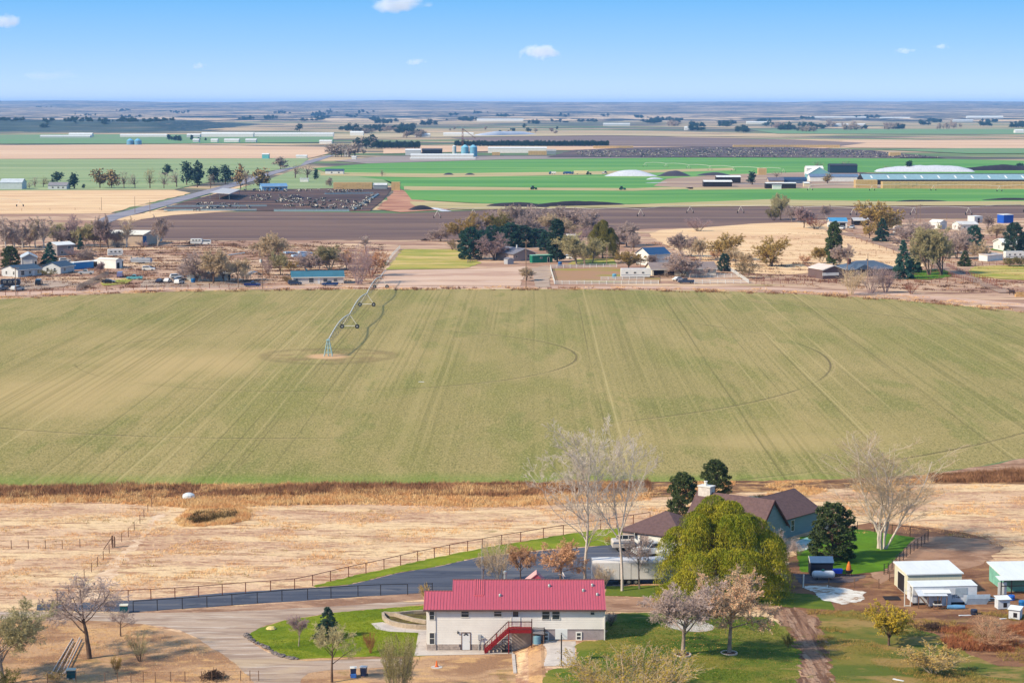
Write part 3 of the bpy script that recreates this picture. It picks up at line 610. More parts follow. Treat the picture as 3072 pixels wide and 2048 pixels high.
proto_tree('leafy2', 63, dict(B5, len=.2, r=.018, rmin=.0012, n=(11, 12, 9, 0), start=(.35, .2, .2, .2), ratio=(2.3, .5, .45, .5), ang=(42, 42, 40, 40), up=(.0, .05, .02, .0, 0), wob=(.05, .1, .14, .2, .2)), leaves=14000, lsize=.016, split=1)
proto_tree('tall_mid', 64, dict(B5, seg=(5, 9, 5, 3, 1), tap=(.7, .2, .25, .4, .5), len=.22, r=.012, rmin=.0018, n=(5, 16, 7, 3), start=(.5, .12, .15, .2), ratio=(3.4, .30, .42, .5), ang=(16, 32, 34, 36), up=(.0, .05, .1, .06, 0), wob=(.03, .06, .1, .15, .2), rr=(.66, .45, .6, .8)), split=2)
proto_tree('vase_mid', 65, dict(B5, stems=3, splay=.35, foot=.02, len=.42, r=.012, rmin=.0022, n=(9, 11, 9, 4), start=(.3, .2, .2, .2), ratio=(1.1, .45, .45, .5), ang=(30, 36, 38, 40), up=(.0, .07, .05, .02, 0), wob=(.05, .09, .14, .2, .2)), split=1)
proto_tree('thicket', 66, dict(B5, stems=70, splay=.7, foot=.22, seg=(5, 3, 2, 1, 1), len=.95, r=.006, rmin=.0014, n=(9, 5), start=(.2, .2), ratio=(.36, .45), ang=(26, 32), up=(.06, .06, .02, 0, 0), wob=(.06, .12, .2, .2, .2)), leaves=11000, lsize=.011, split=0)
def proto_spruce(key, seed, n=7000, w=.5, power=.9, gap=.35):
    rng = np.random.default_rng(seed); nb = 150
    bz = np.sort(rng.uniform(.06, .97, nb)); ba = rng.uniform(0, 6.28, nb) + np.arange(nb) * 2.4
    bl = (1 - bz) ** power * w / 2 * rng.uniform(.75, 1.15, nb) + .015
    i = rng.integers(0, nb, n); i = np.where(rng.uniform(size=n) < bl[i] / (w / 2) + .12, i, rng.integers(0, nb // 2, n))
    t = rng.uniform(.25, 1, n) ** .7
    r = bl[i] * t; z = bz[i] - bl[i] * t * .28 + rng.normal(size=n) * .008
    lat = rng.normal(size=n) * .03 * (1.2 - t) * w * 2
    P = np.stack([np.cos(ba[i]) * r - np.sin(ba[i]) * lat, np.sin(ba[i]) * r + np.cos(ba[i]) * lat, np.maximum(z, .02)], 1)
    out = np.stack([np.cos(ba[i]), np.sin(ba[i]), -.3 * np.ones(n)], 1) * 1.4
    segs = [(0, 0, 0, .018, 0, 0, .5, .01), (0, 0, .5, .01, 0, 0, .99, .002)]
    segs += [(0, 0, bz[k], .003, math.cos(ba[k]) * bl[k] * .9, math.sin(ba[k]) * bl[k] * .9, bz[k] - bl[k] * .25, .001) for k in range(nb)]
    PROTO[key] = (w, [('trunk', segs_mesh('trunk', np.array(segs), 5)), ('crown', leaf_mesh('crown', P, .022, rng, out=out))])
def proto_pine(key, seed, nclump=70, per=170, w=.8, base=.2, cs=.085, shape='round'):
    rng = np.random.default_rng(seed); C_, segs = [], [(0, 0, 0, .022, .01, .01, .6, .012), (.01, .01, .6, .012, 0, 0, .93, .004)]
    for k in range(nclump):
        a = k * 2.4 + rng.uniform(-.5, .5); u = (k + .5) / nclump
        z = base + (1 - base - cs * .6) * u
        prof = math.sqrt(max(0.02, 1 - ((u - .38) / .66) ** 2)) if shape == 'round' else (1 - u) ** .7 + .08
        r = w / 2 * prof * rng.uniform(.45, 1.0) * .92
        c = np.array([math.cos(a) * r, math.sin(a) * r, z + rng.normal() * .02]); C_.append(c)
        segs.append((0, 0, max(.08, z - r * .45), .006, *c, .002))
    C_ = np.array(C_); i = np.repeat(np.arange(nclump), per); m = len(i)
    dv = rng.normal(size=(m, 3)); dv /= np.linalg.norm(dv, axis=1, keepdims=True)
    P = C_[i] + dv * (rng.uniform(.2, 1, (m, 1)) ** .5) * cs * np.array([1, 1, .7]) * rng.uniform(.7, 1.3, nclump)[i][:, None]
    PROTO[key] = (w, [('trunk', segs_mesh('trunk', np.array(segs), 5)), ('crown', leaf_mesh('crown', P, .020, rng, out=dv * 1.5 + np.array([0, 0, .6])))])
proto_spruce('spruce', 31); proto_spruce('spruce_wide', 32, w=.85, power=.75, n=15000)
proto_pine('pine', 33, nclump=125, per=110, cs=.06, base=.03); proto_pine('pine_tall', 34, w=.5, nclump=130, per=100, cs=.048, base=.08)
def proto_willow(key, seed, w=1.45, strands=14000):
    """arching limbs, each ending in a tuft from which long leafy strands hang in curtains"""
    rng = np.random.default_rng(seed); segs = [(0, 0, 0, .03, .0, .0, .25, .024)]
    nl = 52; lob = []; rad_ = []
    for k in range(nl):
        a = k * 2.4 + rng.normal() * .2; u = (k + .5) / nl; rr = w / 2 * math.sqrt(u) * rng.uniform(.72, 1.04)
        zz = .98 - .62 * u ** 1.15 + rng.normal() * .06 - (.14 if k % 3 == 0 else 0)
        c = np.array([math.cos(a) * rr * .86, math.sin(a) * rr * .86, zz]); lob.append(c); rad_.append(rng.uniform(.055, .11))
        m1 = np.array([c[0] * .45, c[1] * .45, .25 + (zz - .25) * .75])
        segs += [(0, 0, .24, .013, *m1, .007), (*m1, .007, *c, .002)]
    lob = np.array(lob); rad_ = np.array(rad_)
    i = rng.integers(0, nl, strands); ang = rng.uniform(0, 6.283, strands); q = np.sqrt(rng.uniform(0, 1, strands))
    R = rad_[i] * q
    top = lob[i] + np.stack([np.cos(ang) * R, np.sin(ang) * R, -q ** 2 * rad_[i] * .55], 1)
    ln = np.minimum(top[:, 2] - .02, rng.uniform(.10, .46, strands) * (.5 + .7 * q))
    od = np.stack([np.cos(ang), np.sin(ang)], 1) + lob[i][:, :2] / (w / 2) * .8
    nseg = 9; t = np.linspace(0, 1, nseg)[None, :]
    arc = rad_[i][:, None] * .8 * np.sin(t * 1.6)
    X = top[:, 0:1] + od[:, 0:1] * arc + rng.normal(size=(strands, 1)) * .01 * t
    Y = top[:, 1:2] + od[:, 1:2] * arc + rng.normal(size=(strands, 1)) * .01 * t
    Z = top[:, 2:3] - ln[:, None] * t ** 1.7
    P = np.stack([X, Y, Z], 2).reshape(-1, 3)
    P2 = P + rng.normal(size=P.shape) * .0045
    out = np.zeros_like(P2); out[:, 2] = -2.4
    PROTO[key] = (w, [('trunk', segs_mesh('trunk', np.array(segs), 6)), ('crown', leaf_mesh('crown', P2, .015, rng, out=out, aspect=.17))])
proto_willow('willow', 41)
def proto_far(key, seed, n=420, w=.8, bare=False, cone=False):
    rng = np.random.default_rng(seed); k = 16
    u = rng.uniform(.05, 1, k); a = rng.uniform(0, 6.28, k)
    z = .25 + .62 * rng.uniform(0, 1, k); pr = (1 - (z - .1) / .95) if cone else np.sqrt(np.maximum(.1, 1 - ((z - .5) / .52) ** 2))
    c = np.stack([np.cos(a) * u * pr * w * .42, np.sin(a) * u * pr * w * .42, z], 1)
    i = rng.integers(0, k, n); P = c[i] + rng.normal(size=(n, 3)) * np.array([.1 * w, .1 * w, .075])
    P[:, 2] = np.clip(P[:, 2], .04, 1)
    segs = [(0, 0, 0, .03, 0, 0, .6, .015)] + [(0, 0, .25, .014, *q, .004) for q in c]
    PROTO[key] = (w, [('trunk', segs_mesh('trunk', np.array(segs), 4)), ('crown', leaf_mesh('crown', P, .03 if bare else .06, rng, aspect=.4 if bare else .7))])
for k in range(3): proto_far('far%d' % k, 50 + k, n=520); proto_far('farbare%d' % k, 60 + k, n=420, bare=True); proto_far('farcone%d' % k, 70 + k, n=420, w=.55, cone=True)
# foliage and bark
LM = dict(
    white=leafmat('bark_white', C(214, 202, 194), C(232, 220, 212), C(172, 160, 150)),
    grey=leafmat('bark_grey', C(150, 134, 124), C(176, 160, 150), C(120, 104, 96)),
    dark=leafmat('bark_dark', C(104, 84, 74), C(126, 106, 94), C(80, 64, 58)),
    mauve=leafmat('twig_mauve', C(190, 170, 166), C(210, 190, 184), C(162, 140, 138)),
    purple=leafmat('twig_purple', C(176, 150, 154), C(196, 172, 172), C(146, 122, 130)),
    tan=leafmat('twig_tan', C(212, 190, 162), C(230, 208, 178), C(182, 156, 130)),
    olive=leafmat('twig_olive', C(186, 176, 136), C(204, 192, 152), C(154, 146, 108)),
    rust=leafmat('twig_rust', C(220, 172, 136), C(234, 192, 156), C(188, 136, 106)),
    red=leafmat('twig_red', C(150, 96, 76), C(176, 116, 90), C(120, 74, 60)),
    pinktan=leafmat('leaf_pinktan', C(212, 166, 136), C(226, 186, 156), C(180, 130, 104), 1.0),
    yellow=leafmat('leaf_yellow', C(186, 160, 54), C(206, 178, 70), C(150, 128, 40)),
    gold=leafmat('leaf_gold', C(184, 156, 92), C(202, 172, 106), C(150, 128, 76), .5),
    oliveleaf=leafmat('leaf_olive', C(116, 112, 58), C(140, 130, 70), C(90, 88, 44), .5),
    willow=leafmat('leaf_willow', C(128, 140, 40), C(188, 178, 62), C(94, 112, 36), .45),
    pine=leafmat('needle_pine', C(74, 90, 58), C(100, 112, 72), C(52, 64, 46), 1.2),
    spruce=leafmat('needle_spruce', C(58, 80, 72), C(76, 100, 86), C(44, 62, 60), 1.2),
    bluegreen=leafmat('needle_blue', C(58, 92, 86), C(78, 112, 98), C(44, 70, 70), .6),
    farev=leafmat('needle_far', C(50, 72, 66), C(66, 88, 76), C(40, 58, 58), .1),
    fargrey=leafmat('twig_far', C(170, 154, 144), C(190, 172, 158), C(138, 124, 118), .1),
    fartan=leafmat('leaf_far', C(168, 140, 104), C(150, 134, 96), C(120, 110, 80), .1))
def tree(kind, px, py, top, wpx, label, bark, leaf, name='tree', twig=None, group=None, cat='tree', sink=0.0):
    """kind of tree standing at pixel (px, py), its top at row `top`, crown wpx pixels wide"""
    p = G(px, py); hh = (VZ(px, top, p.y).z - p.z); w, parts = PROTO[kind]
    sx = wpx / (FPX / (p.y * CP + (CAM_H - p.z) * SP)) / w
    r = thing(name, label, cat, (p.x, p.y, p.z - sink - .02), random.uniform(0, 6.28), group)
    r.scale = (sx, sx, hh)
    for nm, me in parts:
        o = bpy.data.objects.new(nm, me); COL.objects.link(o); o.parent = r
        if not me.materials: me.materials.append(LM['grey'])
        setmat(o, LM[bark] if nm == 'trunk' else LM[twig or bark] if nm == 'twigs' else LM[leaf])
    return r
def in_poly(P, x, y):
    ins = np.zeros(len(x), bool); j = len(P) - 1
    for i in range(len(P)):
        xi, yi, xj, yj = P[i][0], P[i][1], P[j][0], P[j][1]
        ins ^= ((yi > y) != (yj > y)) & (x < (xj - xi) * (y - yi) / (yj - yi + 1e-12) + xi); j = i
    return ins
def tufts(name, pxs, n, h, m, label, blades=7, spread=.12, seed=1, lean=.5, width=.03, clump=0.0, z=0.0, hvar=.5):
    """dry grass, weeds: n tufts of thin blades over the outlined ground"""
    rng = np.random.default_rng(seed); P = [G(*q) for q in pxs]
    xs = [p.x for p in P]; ys = [p.y for p in P]
    x = rng.uniform(min(xs), max(xs), n * 6); y = rng.uniform(min(ys), max(ys), n * 6)
    k = in_poly([(p.x, p.y) for p in P], x, y)
    if clump:
        k &= fbm(x / 2.2, y / 2.2, seed + 5, 4) > clump
    x, y = x[k][:n], y[k][:n]; n = len(x)
    zz = np.array([H(a, b) for a, b in zip(x, y)]) + z
    hh = h * rng.uniform(1 - hvar, 1 + hvar, n) * (.75 + .35 * fbm(x / 3, y / 3, seed + 7, 3))
    m_ = n * blades; i = np.repeat(np.arange(n), blades)
    B = np.stack([x[i], y[i], zz[i]], 1); B[:, :2] += rng.normal(size=(m_, 2)) * spread
    d = rng.normal(size=(m_, 3)) * lean; d[:, 2] = 1; d *= hh[i][:, None] * rng.uniform(.5, 1.1, (m_, 1))
    s = rng.normal(size=(m_, 3)); s[:, 2] = 0; s /= np.linalg.norm(s, axis=1, keepdims=True); s *= width
    V = np.stack([B - s, B + s, B + d], 1).reshape(-1, 3)
    o = link(name, npmesh(name, V, np.arange(3 * m_).reshape(-1, 3)), m)
    o['kind'] = 'stuff'; o['label'] = label; o['category'] = 'grass'
    return o
# ------------------------------------------------------------------ building kit
PAL = {}
def paint(key, rgb, **kw):
    if key not in PAL: PAL[key] = mat(key, C(*rgb), **kw)
    return PAL[key]
M_GLASS = mat('window_glass', (.035, .045, .055), rough=.12, var=.2, scale=.6, spec=.6)
M_TRIM = mat('white_trim', C(238, 236, 232), rough=.5, var=.04)
M_TYRE = mat('tyre_rubber', C(38, 38, 40), rough=.85, var=.1)
M_RIM = mat('wheel_rim', C(170, 172, 176), rough=.35, metal=.6, var=.06)
M_STEEL = mat('galvanised', C(176, 182, 186), rough=.45, metal=.5, var=.1)
M_RUST = mat('rusty_pipe', C(112, 62, 48), rough=.75, var=.16, scale=3)
M_BLACKPIPE = mat('black_pipe', C(46, 44, 46), rough=.6, var=.12, scale=3)
M_POST = mat('weathered_post', C(124, 98, 82), rough=.9, var=.18, scale=4)
M_WOODPOLE = mat('pole_wood', C(150, 126, 108), rough=.9, var=.15, scale=2, stretch=(6, 6, .5))
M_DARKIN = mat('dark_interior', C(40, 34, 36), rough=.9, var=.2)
def opening(root, nm, ax, u, z, w, h, off, m_frame=None, m_pane=None, fr=.07, mid=True, sub=True):
    """a window or door set on wall plane; ax 'f' front (y=off), 'b' back, 'l' left (x=off), 'r' right. u along the wall"""
    f, g = MB(), MB()
    def bx(b, u0, u1, z0, z1, d0, d1):
        if ax == 'f': b.box(u0, u1, off - d1, off - d0, z0, z1)
        elif ax == 'b': b.box(u0, u1, off + d0, off + d1, z0, z1)
        elif ax == 'l': b.box(off - d1, off - d0, u0, u1, z0, z1)
        else: b.box(off + d0, off + d1, u0, u1, z0, z1)
    for a in ((u, u + fr, z, z + h), (u + w - fr, u + w, z, z + h), (u + fr, u + w - fr, z, z + fr), (u + fr, u + w - fr, z + h - fr, z + h)): bx(f, *a, -.02, .06)
    if mid: bx(f, u + fr, u + w - fr, z + h / 2 - fr * .4, z + h / 2 + fr * .4, -.02, .05)
    o = f.build(nm, m_frame or M_TRIM, root)
    bx(g, u + fr * .8, u + w - fr * .8, z + fr * .8, z + h - fr * .8, -.02, .025)
    g.build('panel' if nm == 'door' else 'pane', m_pane or M_GLASS, o if sub else root)
    return o
def house(name, label, a, b, W, hw, rise, m_wall, m_roof, ridge='x', over=.4, wins=(), doors=(), cat='house', group=None, roof_t=.14, trim=True, base=None, world=None, extra_h=0.0, chimney=None, skirt=None):
    """gabled building: front wall from ground pixel a to b, depth W metres, walls hw high, roof rise"""
    A, B_ = (world if world else (G(*a), G(*b)))
    d = B_ - A; L = d.xy.length; rz = math.atan2(d.y, d.x)
    r = thing(name, label, cat, (A.x, A.y, min(A.z, B_.z) - .05), rz, group)
    w = MB()
    if ridge == 'x': w.prism([(0, 0), (W, 0), (W, hw), (W / 2, hw + rise), (0, hw)], 'x', 0, L)
    elif ridge == 'shed': w.prism([(0, 0), (W, 0), (W, hw + rise), (0, hw)], 'x', 0, L)
    elif ridge == 'hip': w.box(0, L, 0, W, 0, hw)
    else: w.prism([(0, 0), (L, 0), (L, hw), (L / 2, hw + rise), (0, hw)], 'y', 0, W)
    w.build('wall', m_wall, r)
    q = MB(); o = over
    if ridge == 'x':
        k = rise / (W / 2); z0 = hw - k * o
        q.slab([(-o, -o, z0 + .02), (L + o, -o, z0 + .02), (L + o, W / 2, hw + rise + .02), (-o, W / 2, hw + rise + .02)], -roof_t)
        q.slab([(-o, W / 2, hw + rise + .021), (L + o, W / 2, hw + rise + .021), (L + o, W + o, z0 + .02), (-o, W + o, z0 + .02)], -roof_t)
    elif ridge == 'shed':
        k = rise / W
        q.slab([(-o, -o, hw - k * o + .02), (L + o, -o, hw - k * o + .02), (L + o, W + o, hw + rise + k * o + .02), (-o, W + o, hw + rise + k * o + .02)], -roof_t)
    elif ridge == 'hip':
        i = min(W / 2, L / 2 - .2); t = .03
        vs = [(-o, -o, hw + t), (L + o, -o, hw + t), (L + o, W + o, hw + t), (-o, W + o, hw + t), (i, W / 2, hw + rise + t), (L - i, W / 2, hw + rise + t)]
        q.add(vs + [(x, y, z - roof_t) for x, y, z in vs[:4]], [(0, 1, 5, 4), (1, 2, 5), (2, 3, 4, 5), (3, 0, 4), (0, 6, 7, 1), (1, 7, 8, 2), (2, 8, 9, 3), (3, 9, 6, 0), (9, 8, 7, 6)])
    else:
        k = rise / (L / 2); z0 = hw - k * o
        q.slab([(-o, W + o, z0 + .02), (-o, -o, z0 + .02), (L / 2, -o, hw + rise + .02), (L / 2, W + o, hw + rise + .02)], -roof_t)
        q.slab([(L / 2, W + o, hw + rise + .021), (L / 2, -o, hw + rise + .021), (L + o, -o, z0 + .02), (L + o, W + o, z0 + .02)], -roof_t)
    q.build('roof', m_roof, r)
    if trim and ridge in 'xy' and len(ridge) == 1:
        t = MB()
        if ridge == 'x': t.box(-o - .02, L + o + .02, -o - .05, -o + .02, hw - rise / (W / 2) * o - .12, hw - rise / (W / 2) * o + .16)
        else:
            k = rise / (L / 2); z0 = hw - k * o
            for x0, x1 in ((-o, L / 2), (L + o, L / 2)):
                t.slab([(x0, -o - .06, z0 + .17), (x1, -o - .06, hw + rise + .17), (x1, -o - .06, hw + rise - .1), (x0, -o - .06, z0 - .1)], .05)
        t.build('fascia', M_TRIM, r)
    if skirt: MB().box(-.03, L + .03, -.03, W + .03, 0, skirt[0]).build('skirting', skirt[1], r)
    for it in wins:
        ax, u, z, ww, hh = it[:5]
        opening(r, 'window', ax, u * L if ax in 'fb' else u * W, z, ww, hh, {'f': 0, 'b': W, 'l': 0, 'r': L}[ax], *it[5:])
    for it in doors:
        ax, u, z, ww, hh, mp = it[:6]
        opening(r, 'door', ax, u * L if ax in 'fb' else u * W, z, ww, hh, {'f': 0, 'b': W, 'l': 0, 'r': L}[ax], None, mp, .08, False)
    if chimney:
        for (x, y, s, z1, mm) in chimney: MB().box(x - s, x + s, y - s, y + s, hw, z1).build('chimney', mm, r)
    return r
# ---- vehicles
def car_proto(kind):
    """prototype parts, nose along +x, centred, wheels on z=0"""
    P = {}
    if kind == 'pickup':
        L, W, prof = 5.6, 1.9, [(-2.8, .55), (-2.8, 1.05), (-.55, 1.07), (-.5, 1.1), (1.15, 1.12), (2.6, .98), (2.78, .8), (2.8, .5), (2.2, .38), (-2.3, .42)]
        cab = [(-.55, 1.05), (-.45, 1.78), (.55, 1.8), (1.2, 1.1)]
    elif kind == 'suv':
        L, W, prof = 4.7, 1.85, [(-2.35, .5), (-2.35, 1.05), (1.0, 1.08), (2.1, .98), (2.32, .78), (2.35, .48), (1.9, .36), (-2.0, .38)]
        cab = [(-2.3, 1.04), (-2.1, 1.68), (.2, 1.72), (1.0, 1.08)]
    elif kind == 'van':
        L, W, prof = 5.2, 1.95, [(-2.6, .5), (-2.6, 1.2), (1.6, 1.2), (2.5, 1.0), (2.6, .6), (2.2, .38), (-2.2, .4)]
        cab = [(-2.6, 1.19), (-2.5, 2.0), (.9, 2.02), (1.7, 1.2)]
    else:
        L, W, prof = 4.5, 1.75, [(-2.25, .48), (-2.25, .9), (-1.4, .96), (1.0, .95), (2.1, .82), (2.25, .6), (2.2, .36), (-2.0, .36)]
        cab = [(-1.7, .92), (-.9, 1.4), (.3, 1.42), (1.1, .94)]
    b = MB().prism(prof, 'y', -W / 2, W / 2)
    if kind == 'pickup':
        b.box(-2.7, -.7, -W / 2 + .02, -W / 2 + .1, 1.05, 1.16); b.box(-2.7, -.7, W / 2 - .1, W / 2 - .02, 1.05, 1.16); b.box(-2.78, -2.68, -W / 2 + .02, W / 2 - .02, 1.04, 1.16)
    n = len(cab); ins = .16
    vs = [(x, -W / 2 + (.04 if i in (0, n - 1) else ins), z) for i, (x, z) in enumerate(cab)] + [(x, W / 2 - (.04 if i in (0, n - 1) else ins), z) for i, (x, z) in enumerate(cab)]
    b.add(vs, [(k, (k + 1) % n, n + (k + 1) % n, n + k) for k in range(n)] + [tuple(range(n - 1, -1, -1)), tuple(range(n, 2 * n))])
    P['body'] = b
    g = MB(); cx = sum(x for x, _ in cab) / n; cz = (cab[0][1] + cab[1][1]) / 2
    sc = [(cx + (x - cx) * .86, cz + (z - cz) * .72) for x, z in cab]
    g.prism(sc, 'y', -W / 2 + .055, W / 2 - .055)
    x0, z0 = cab[-1]; x1, z1 = cab[-2]
    g.slab([(x0 - .04, -W / 2 + .14, z0 + .09), (x0 - .04, W / 2 - .14, z0 + .09), (x1 + .12, W / 2 - .22, z1 - .06), (x1 + .12, -W / 2 + .22, z1 - .06)], -.06)
    P['windows'] = g
    P['wheels'] = [(sx * L * .31, sy * (W / 2 - .08)) for sx in (-1, 1) for sy in (-1, 1)]
    P['lights'] = [(prof[-3][0] - .03 if kind == 'pickup' else max(x for x, _ in prof) - .06, s * (W / 2 - .28)) for s in (-1, 1)]
    return P
WHEEL_T = MB().tube((0, -.12, 0), (0, .12, 0), .36, 14)
_cars = {}
def car(kind, px, py, head, label, rgb, name=None, group='vehicles parked among the houses', scale=1.0):
    if kind not in _cars:
        P = car_proto(kind); r = empty('vehicle_master', (0, 0, 0)); M0 = paint('car_silver', (190, 192, 196), rough=.3, var=.03, coat=.5)
        P['body'].build('body', M0, r); P['windows'].build('windows', M_GLASS, r)
        t = MB().tube((0, -.12, 0), (0, .12, 0), .37, 14); h = MB().tube((0, -.14, 0), (0, .14, 0), .2, 10)
        tm, hm_ = None, None
        for x, y in P['wheels']:
            if tm is None:
                o = t.build('wheel', M_TYRE, r); hb = h.build('rim', M_RIM, o); tm, hm_ = o.data, hb.data
            else:
                o = link('wheel', tm, None, r); hb = link('rim', hm_, None, o)
            o.location = (x, y, .37)
        for x, y in P['lights']: MB().box(x - .06, x + .08, y - .16, y + .16, .68, .84).build('headlight', M_TRIM, r)
        _cars[kind] = [r, False]
    r, used = _cars[kind]
    if used: r = copy_tree(r)
    _cars[kind][1] = True
    p = G(px, py); r.name = name or {'pickup': 'pickup_truck', 'suv': 'parked_car', 'van': 'parked_van', 'sedan': 'parked_car'}[kind]
    r.location = p; r.rotation_euler = (0, 0, math.radians(head)); r.scale = (scale,) * 3
    tag(r, label, {'pickup': 'pickup truck', 'suv': 'car', 'van': 'van', 'sedan': 'car'}[kind], group)
    for ch in r.children:
        if ch.name.startswith('body'): setmat(ch, paint('car_%d_%d_%d' % rgb, rgb, rough=.3, var=.03, coat=.5))
    return r
def rv(px, py, head, label, L=8.0, Hh=2.9, rgb=(240, 240, 240), name='travel_trailer', cat='trailer', stripe=(120, 130, 150), z0=.55):
    """boxy white trailer on wheels"""
    p = G(px, py); r = thing(name, label, cat, p, math.radians(head), 'trailers and campers')
    W = 2.4; pr = [(-L / 2, z0), (L / 2 - .5, z0), (L / 2, z0 + .7), (L / 2, Hh - .5), (L / 2 - .35, Hh), (-L / 2 + .15, Hh), (-L / 2, Hh - .2)]
    MB().prism(pr, 'y', -W / 2, W / 2).build('body', paint('rv_%d_%d_%d' % rgb, rgb, rough=.45, var=.05, scale=.6), r)
    MB().box(-L / 2 + .1, L / 2 - .1, -W / 2 - .02, W / 2 + .02, z0 + .55, z0 + .75).build('stripe', paint('rvs_%d_%d_%d' % stripe, stripe, rough=.5), r)
    for k in range(3): opening(r, 'window', 'f', -L / 2 + L * (.15 + .27 * k), z0 + 1.15, .9, .6, -W / 2, None, None, .05, False)
    opening(r, 'window', 'r', -.6, z0 + 1.2, 1.2, .7, L / 2 - .01, None, None, .05, False)
    for x in (-.6, .4):
        for s in (-1, 1):
            o = MB().tube((0, -.1, 0), (0, .1, 0), .34, 12).build('wheel', M_TYRE, r); o.location = (x, s * (W / 2 - .12), .34)
            MB().tube((0, -.12, 0), (0, .12, 0), .18, 8).build('rim', M_RIM, o)
    t = MB(); t.tube((L / 2 - .4, -.6, .5), (L / 2 + 1.1, 0, .45), .05); t.tube((L / 2 - .4, .6, .5), (L / 2 + 1.1, 0, .45), .05); t.tube((L / 2 + 1.0, 0, 0), (L / 2 + 1.0, 0, .5), .05)
    t.build('tow_bar', M_BLACKPIPE, r)
    return r
# ---- fences
def fence(name, label, posts, hgt, rails, m, rp=.045, rr=.03, square=False, group='fences', zr=None, brace=()):
    """posts: ground pixels (or vectors); one child per post, one per rail length"""
    P = [p if isinstance(p, Vector) else G(*p) for p in posts]
    o0 = P[0].copy(); r = thing(name, label, 'fence', o0, 0, group)
    pm = None
    for p in P:
        if pm is None:
            b = MB().box(-rp, rp, -rp, rp, -.1, hgt) if square else MB().tube((0, 0, -.1), (0, 0, hgt), rp, 6)
            o = b.build('post', m, r); pm = o.data
        else: o = link('post', pm, None, r)
        o.location = p - o0
    for a, b in zip(P[:-1], P[1:]):
        for z in rails:
            q = MB(); u, v = a - o0 + Vector((0, 0, z)), b - o0 + Vector((0, 0, z))
            if square:
                d = (v - u).normalized(); s = Vector((-d.y, d.x, 0)) * .025; zz = Vector((0, 0, .07))
                q.add([u - s - zz, u + s - zz, u + s + zz, u - s + zz, v - s - zz, v + s - zz, v + s + zz, v - s + zz], [(0, 1, 2, 3), (7, 6, 5, 4), (0, 4, 5, 1), (1, 5, 6, 2), (2, 6, 7, 3), (3, 7, 4, 0)])
            else: q.tube(u, v, rr, 5)
            q.build('rail', m, r)
    return r
def spread(pts, step):
    """ground points every `step` metres along a polyline of pixels"""
    W_ = [G(*p) for p in pts]; out = []
    for a, b in zip(W_[:-1], W_[1:]):
        n = max(1, round((b - a).length / step)); out += [a.lerp(b, k / n) for k in range(n)]
    return out + [W_[-1]]
def pole(px, py, top, label, name='power_pole', arms=1, r=.15):
    p = G(px, py); h = VZ(px, top, p.y).z
    t = thing(name, label, 'pole', p, 0, 'power poles')
    MB().tube((0, 0, -.2), (0, 0, h), r, 8, r * .65).build('shaft', M_WOODPOLE, t)
    for k in range(arms):
        MB().box(-1.2, 1.2, -.06, .06, h - .6 - k * .9, h - .45 - k * .9).build('crossarm', M_WOODPOLE, t)
        for x in (-1.1, -.4, .4, 1.1): MB().tube((x, 0, h - .45 - k * .9), (x, 0, h - .25 - k * .9), .05, 6).build('insulator', M_STEEL, t)
    return t, h
# ------------------------------------------------------------------ red-roofed house
def GZ(px, py, z):
    dx, dy, dz = ray(px, py); t = (CAM_H - z) / -dz
    return Vector((dx * t, dy * t, z))
def merge(root, other):
    """other building's parts become parts of root"""
    M = (Matrix.Translation(root.location) @ root.rotation_euler.to_matrix().to_4x4()).inverted() @ (Matrix.Translation(other.location) @ other.rotation_euler.to_matrix().to_4x4())
    for ch in list(other.children):
        ch.parent = root; ch.matrix_local = M @ ch.matrix_local
    bpy.data.objects.remove(other)
M_SIDING = mat('white_siding', C(246, 242, 240), rough=.55, var=.04, scale=.7)
M_REDROOF = mat('red_metal_roof', C(192, 96, 112), rough=.45, var=.08, scale=.5, spec=.5, stretch=(1, .25, 1))
M_STONE = mat('stone_veneer', C(186, 172, 166), rough=.85, var=.18, scale=3, bump=.4)
M_PARGE = mat('parged_concrete', C(168, 158, 164), rough=.9, var=.1, scale=1.2)
M_OLDCON = mat('old_concrete', C(186, 172, 164), rough=.9, var=.16, scale=1.5)
M_REDWOOD = mat('red_stain', C(134, 26, 36), rough=.6, var=.14, scale=2)
M_DARKRAIL = mat('dark_rail', C(72, 36, 38), rough=.6, var=.15)
M_WDOOR = mat('white_door', C(236, 238, 244), rough=.4, var=.02)
M_BROWNF = mat('brown_fascia', C(110, 84, 76), rough=.6, var=.1)
HL = HB.x - HA.x; PXM = HL / (1812 - 1279.)
hx = lambda px: (px - 1279) * PXM
hz = lambda py: (1950 - py) * PXM / .976
RH = thing('red_roof_house', 'white two storey house with a long red metal roof', 'house', (HA.x, HA.y, 0))
HW, HD, KS = hz(1824.5) + .1, 9.4, .42
XL = hx(1356)                                     # the lower left bay ends here
core = MB(); core.box(.05, hx(1545), .06, 5.6, -.3, HW - .02); core.prism([(.05, -.3), (HD, -.3), (HD, HW), (HD / 2, HW + KS * HD / 2 - .02), (.05, HW)], 'x', XL + .02, HL - .02)
core.build('wall', M_PARGE, RH)
def lap(x0, x1, z0, z1, name='siding'):
    b = MB(); n = max(1, round((z1 - z0) / .2)); s = (z1 - z0) / n
    for k in range(n):
        z = z0 + k * s
        b.prism([(.055, z), (-.035, z), (-.012, z + s), (.055, z + s)], 'x', x0, x1)
    o = b.build(name, M_SIDING, RH); return o
lap(hx(1309), hx(1536), hz(1931), HW - .02); lap(hx(1536), HL, hz(1886), HW - .02)
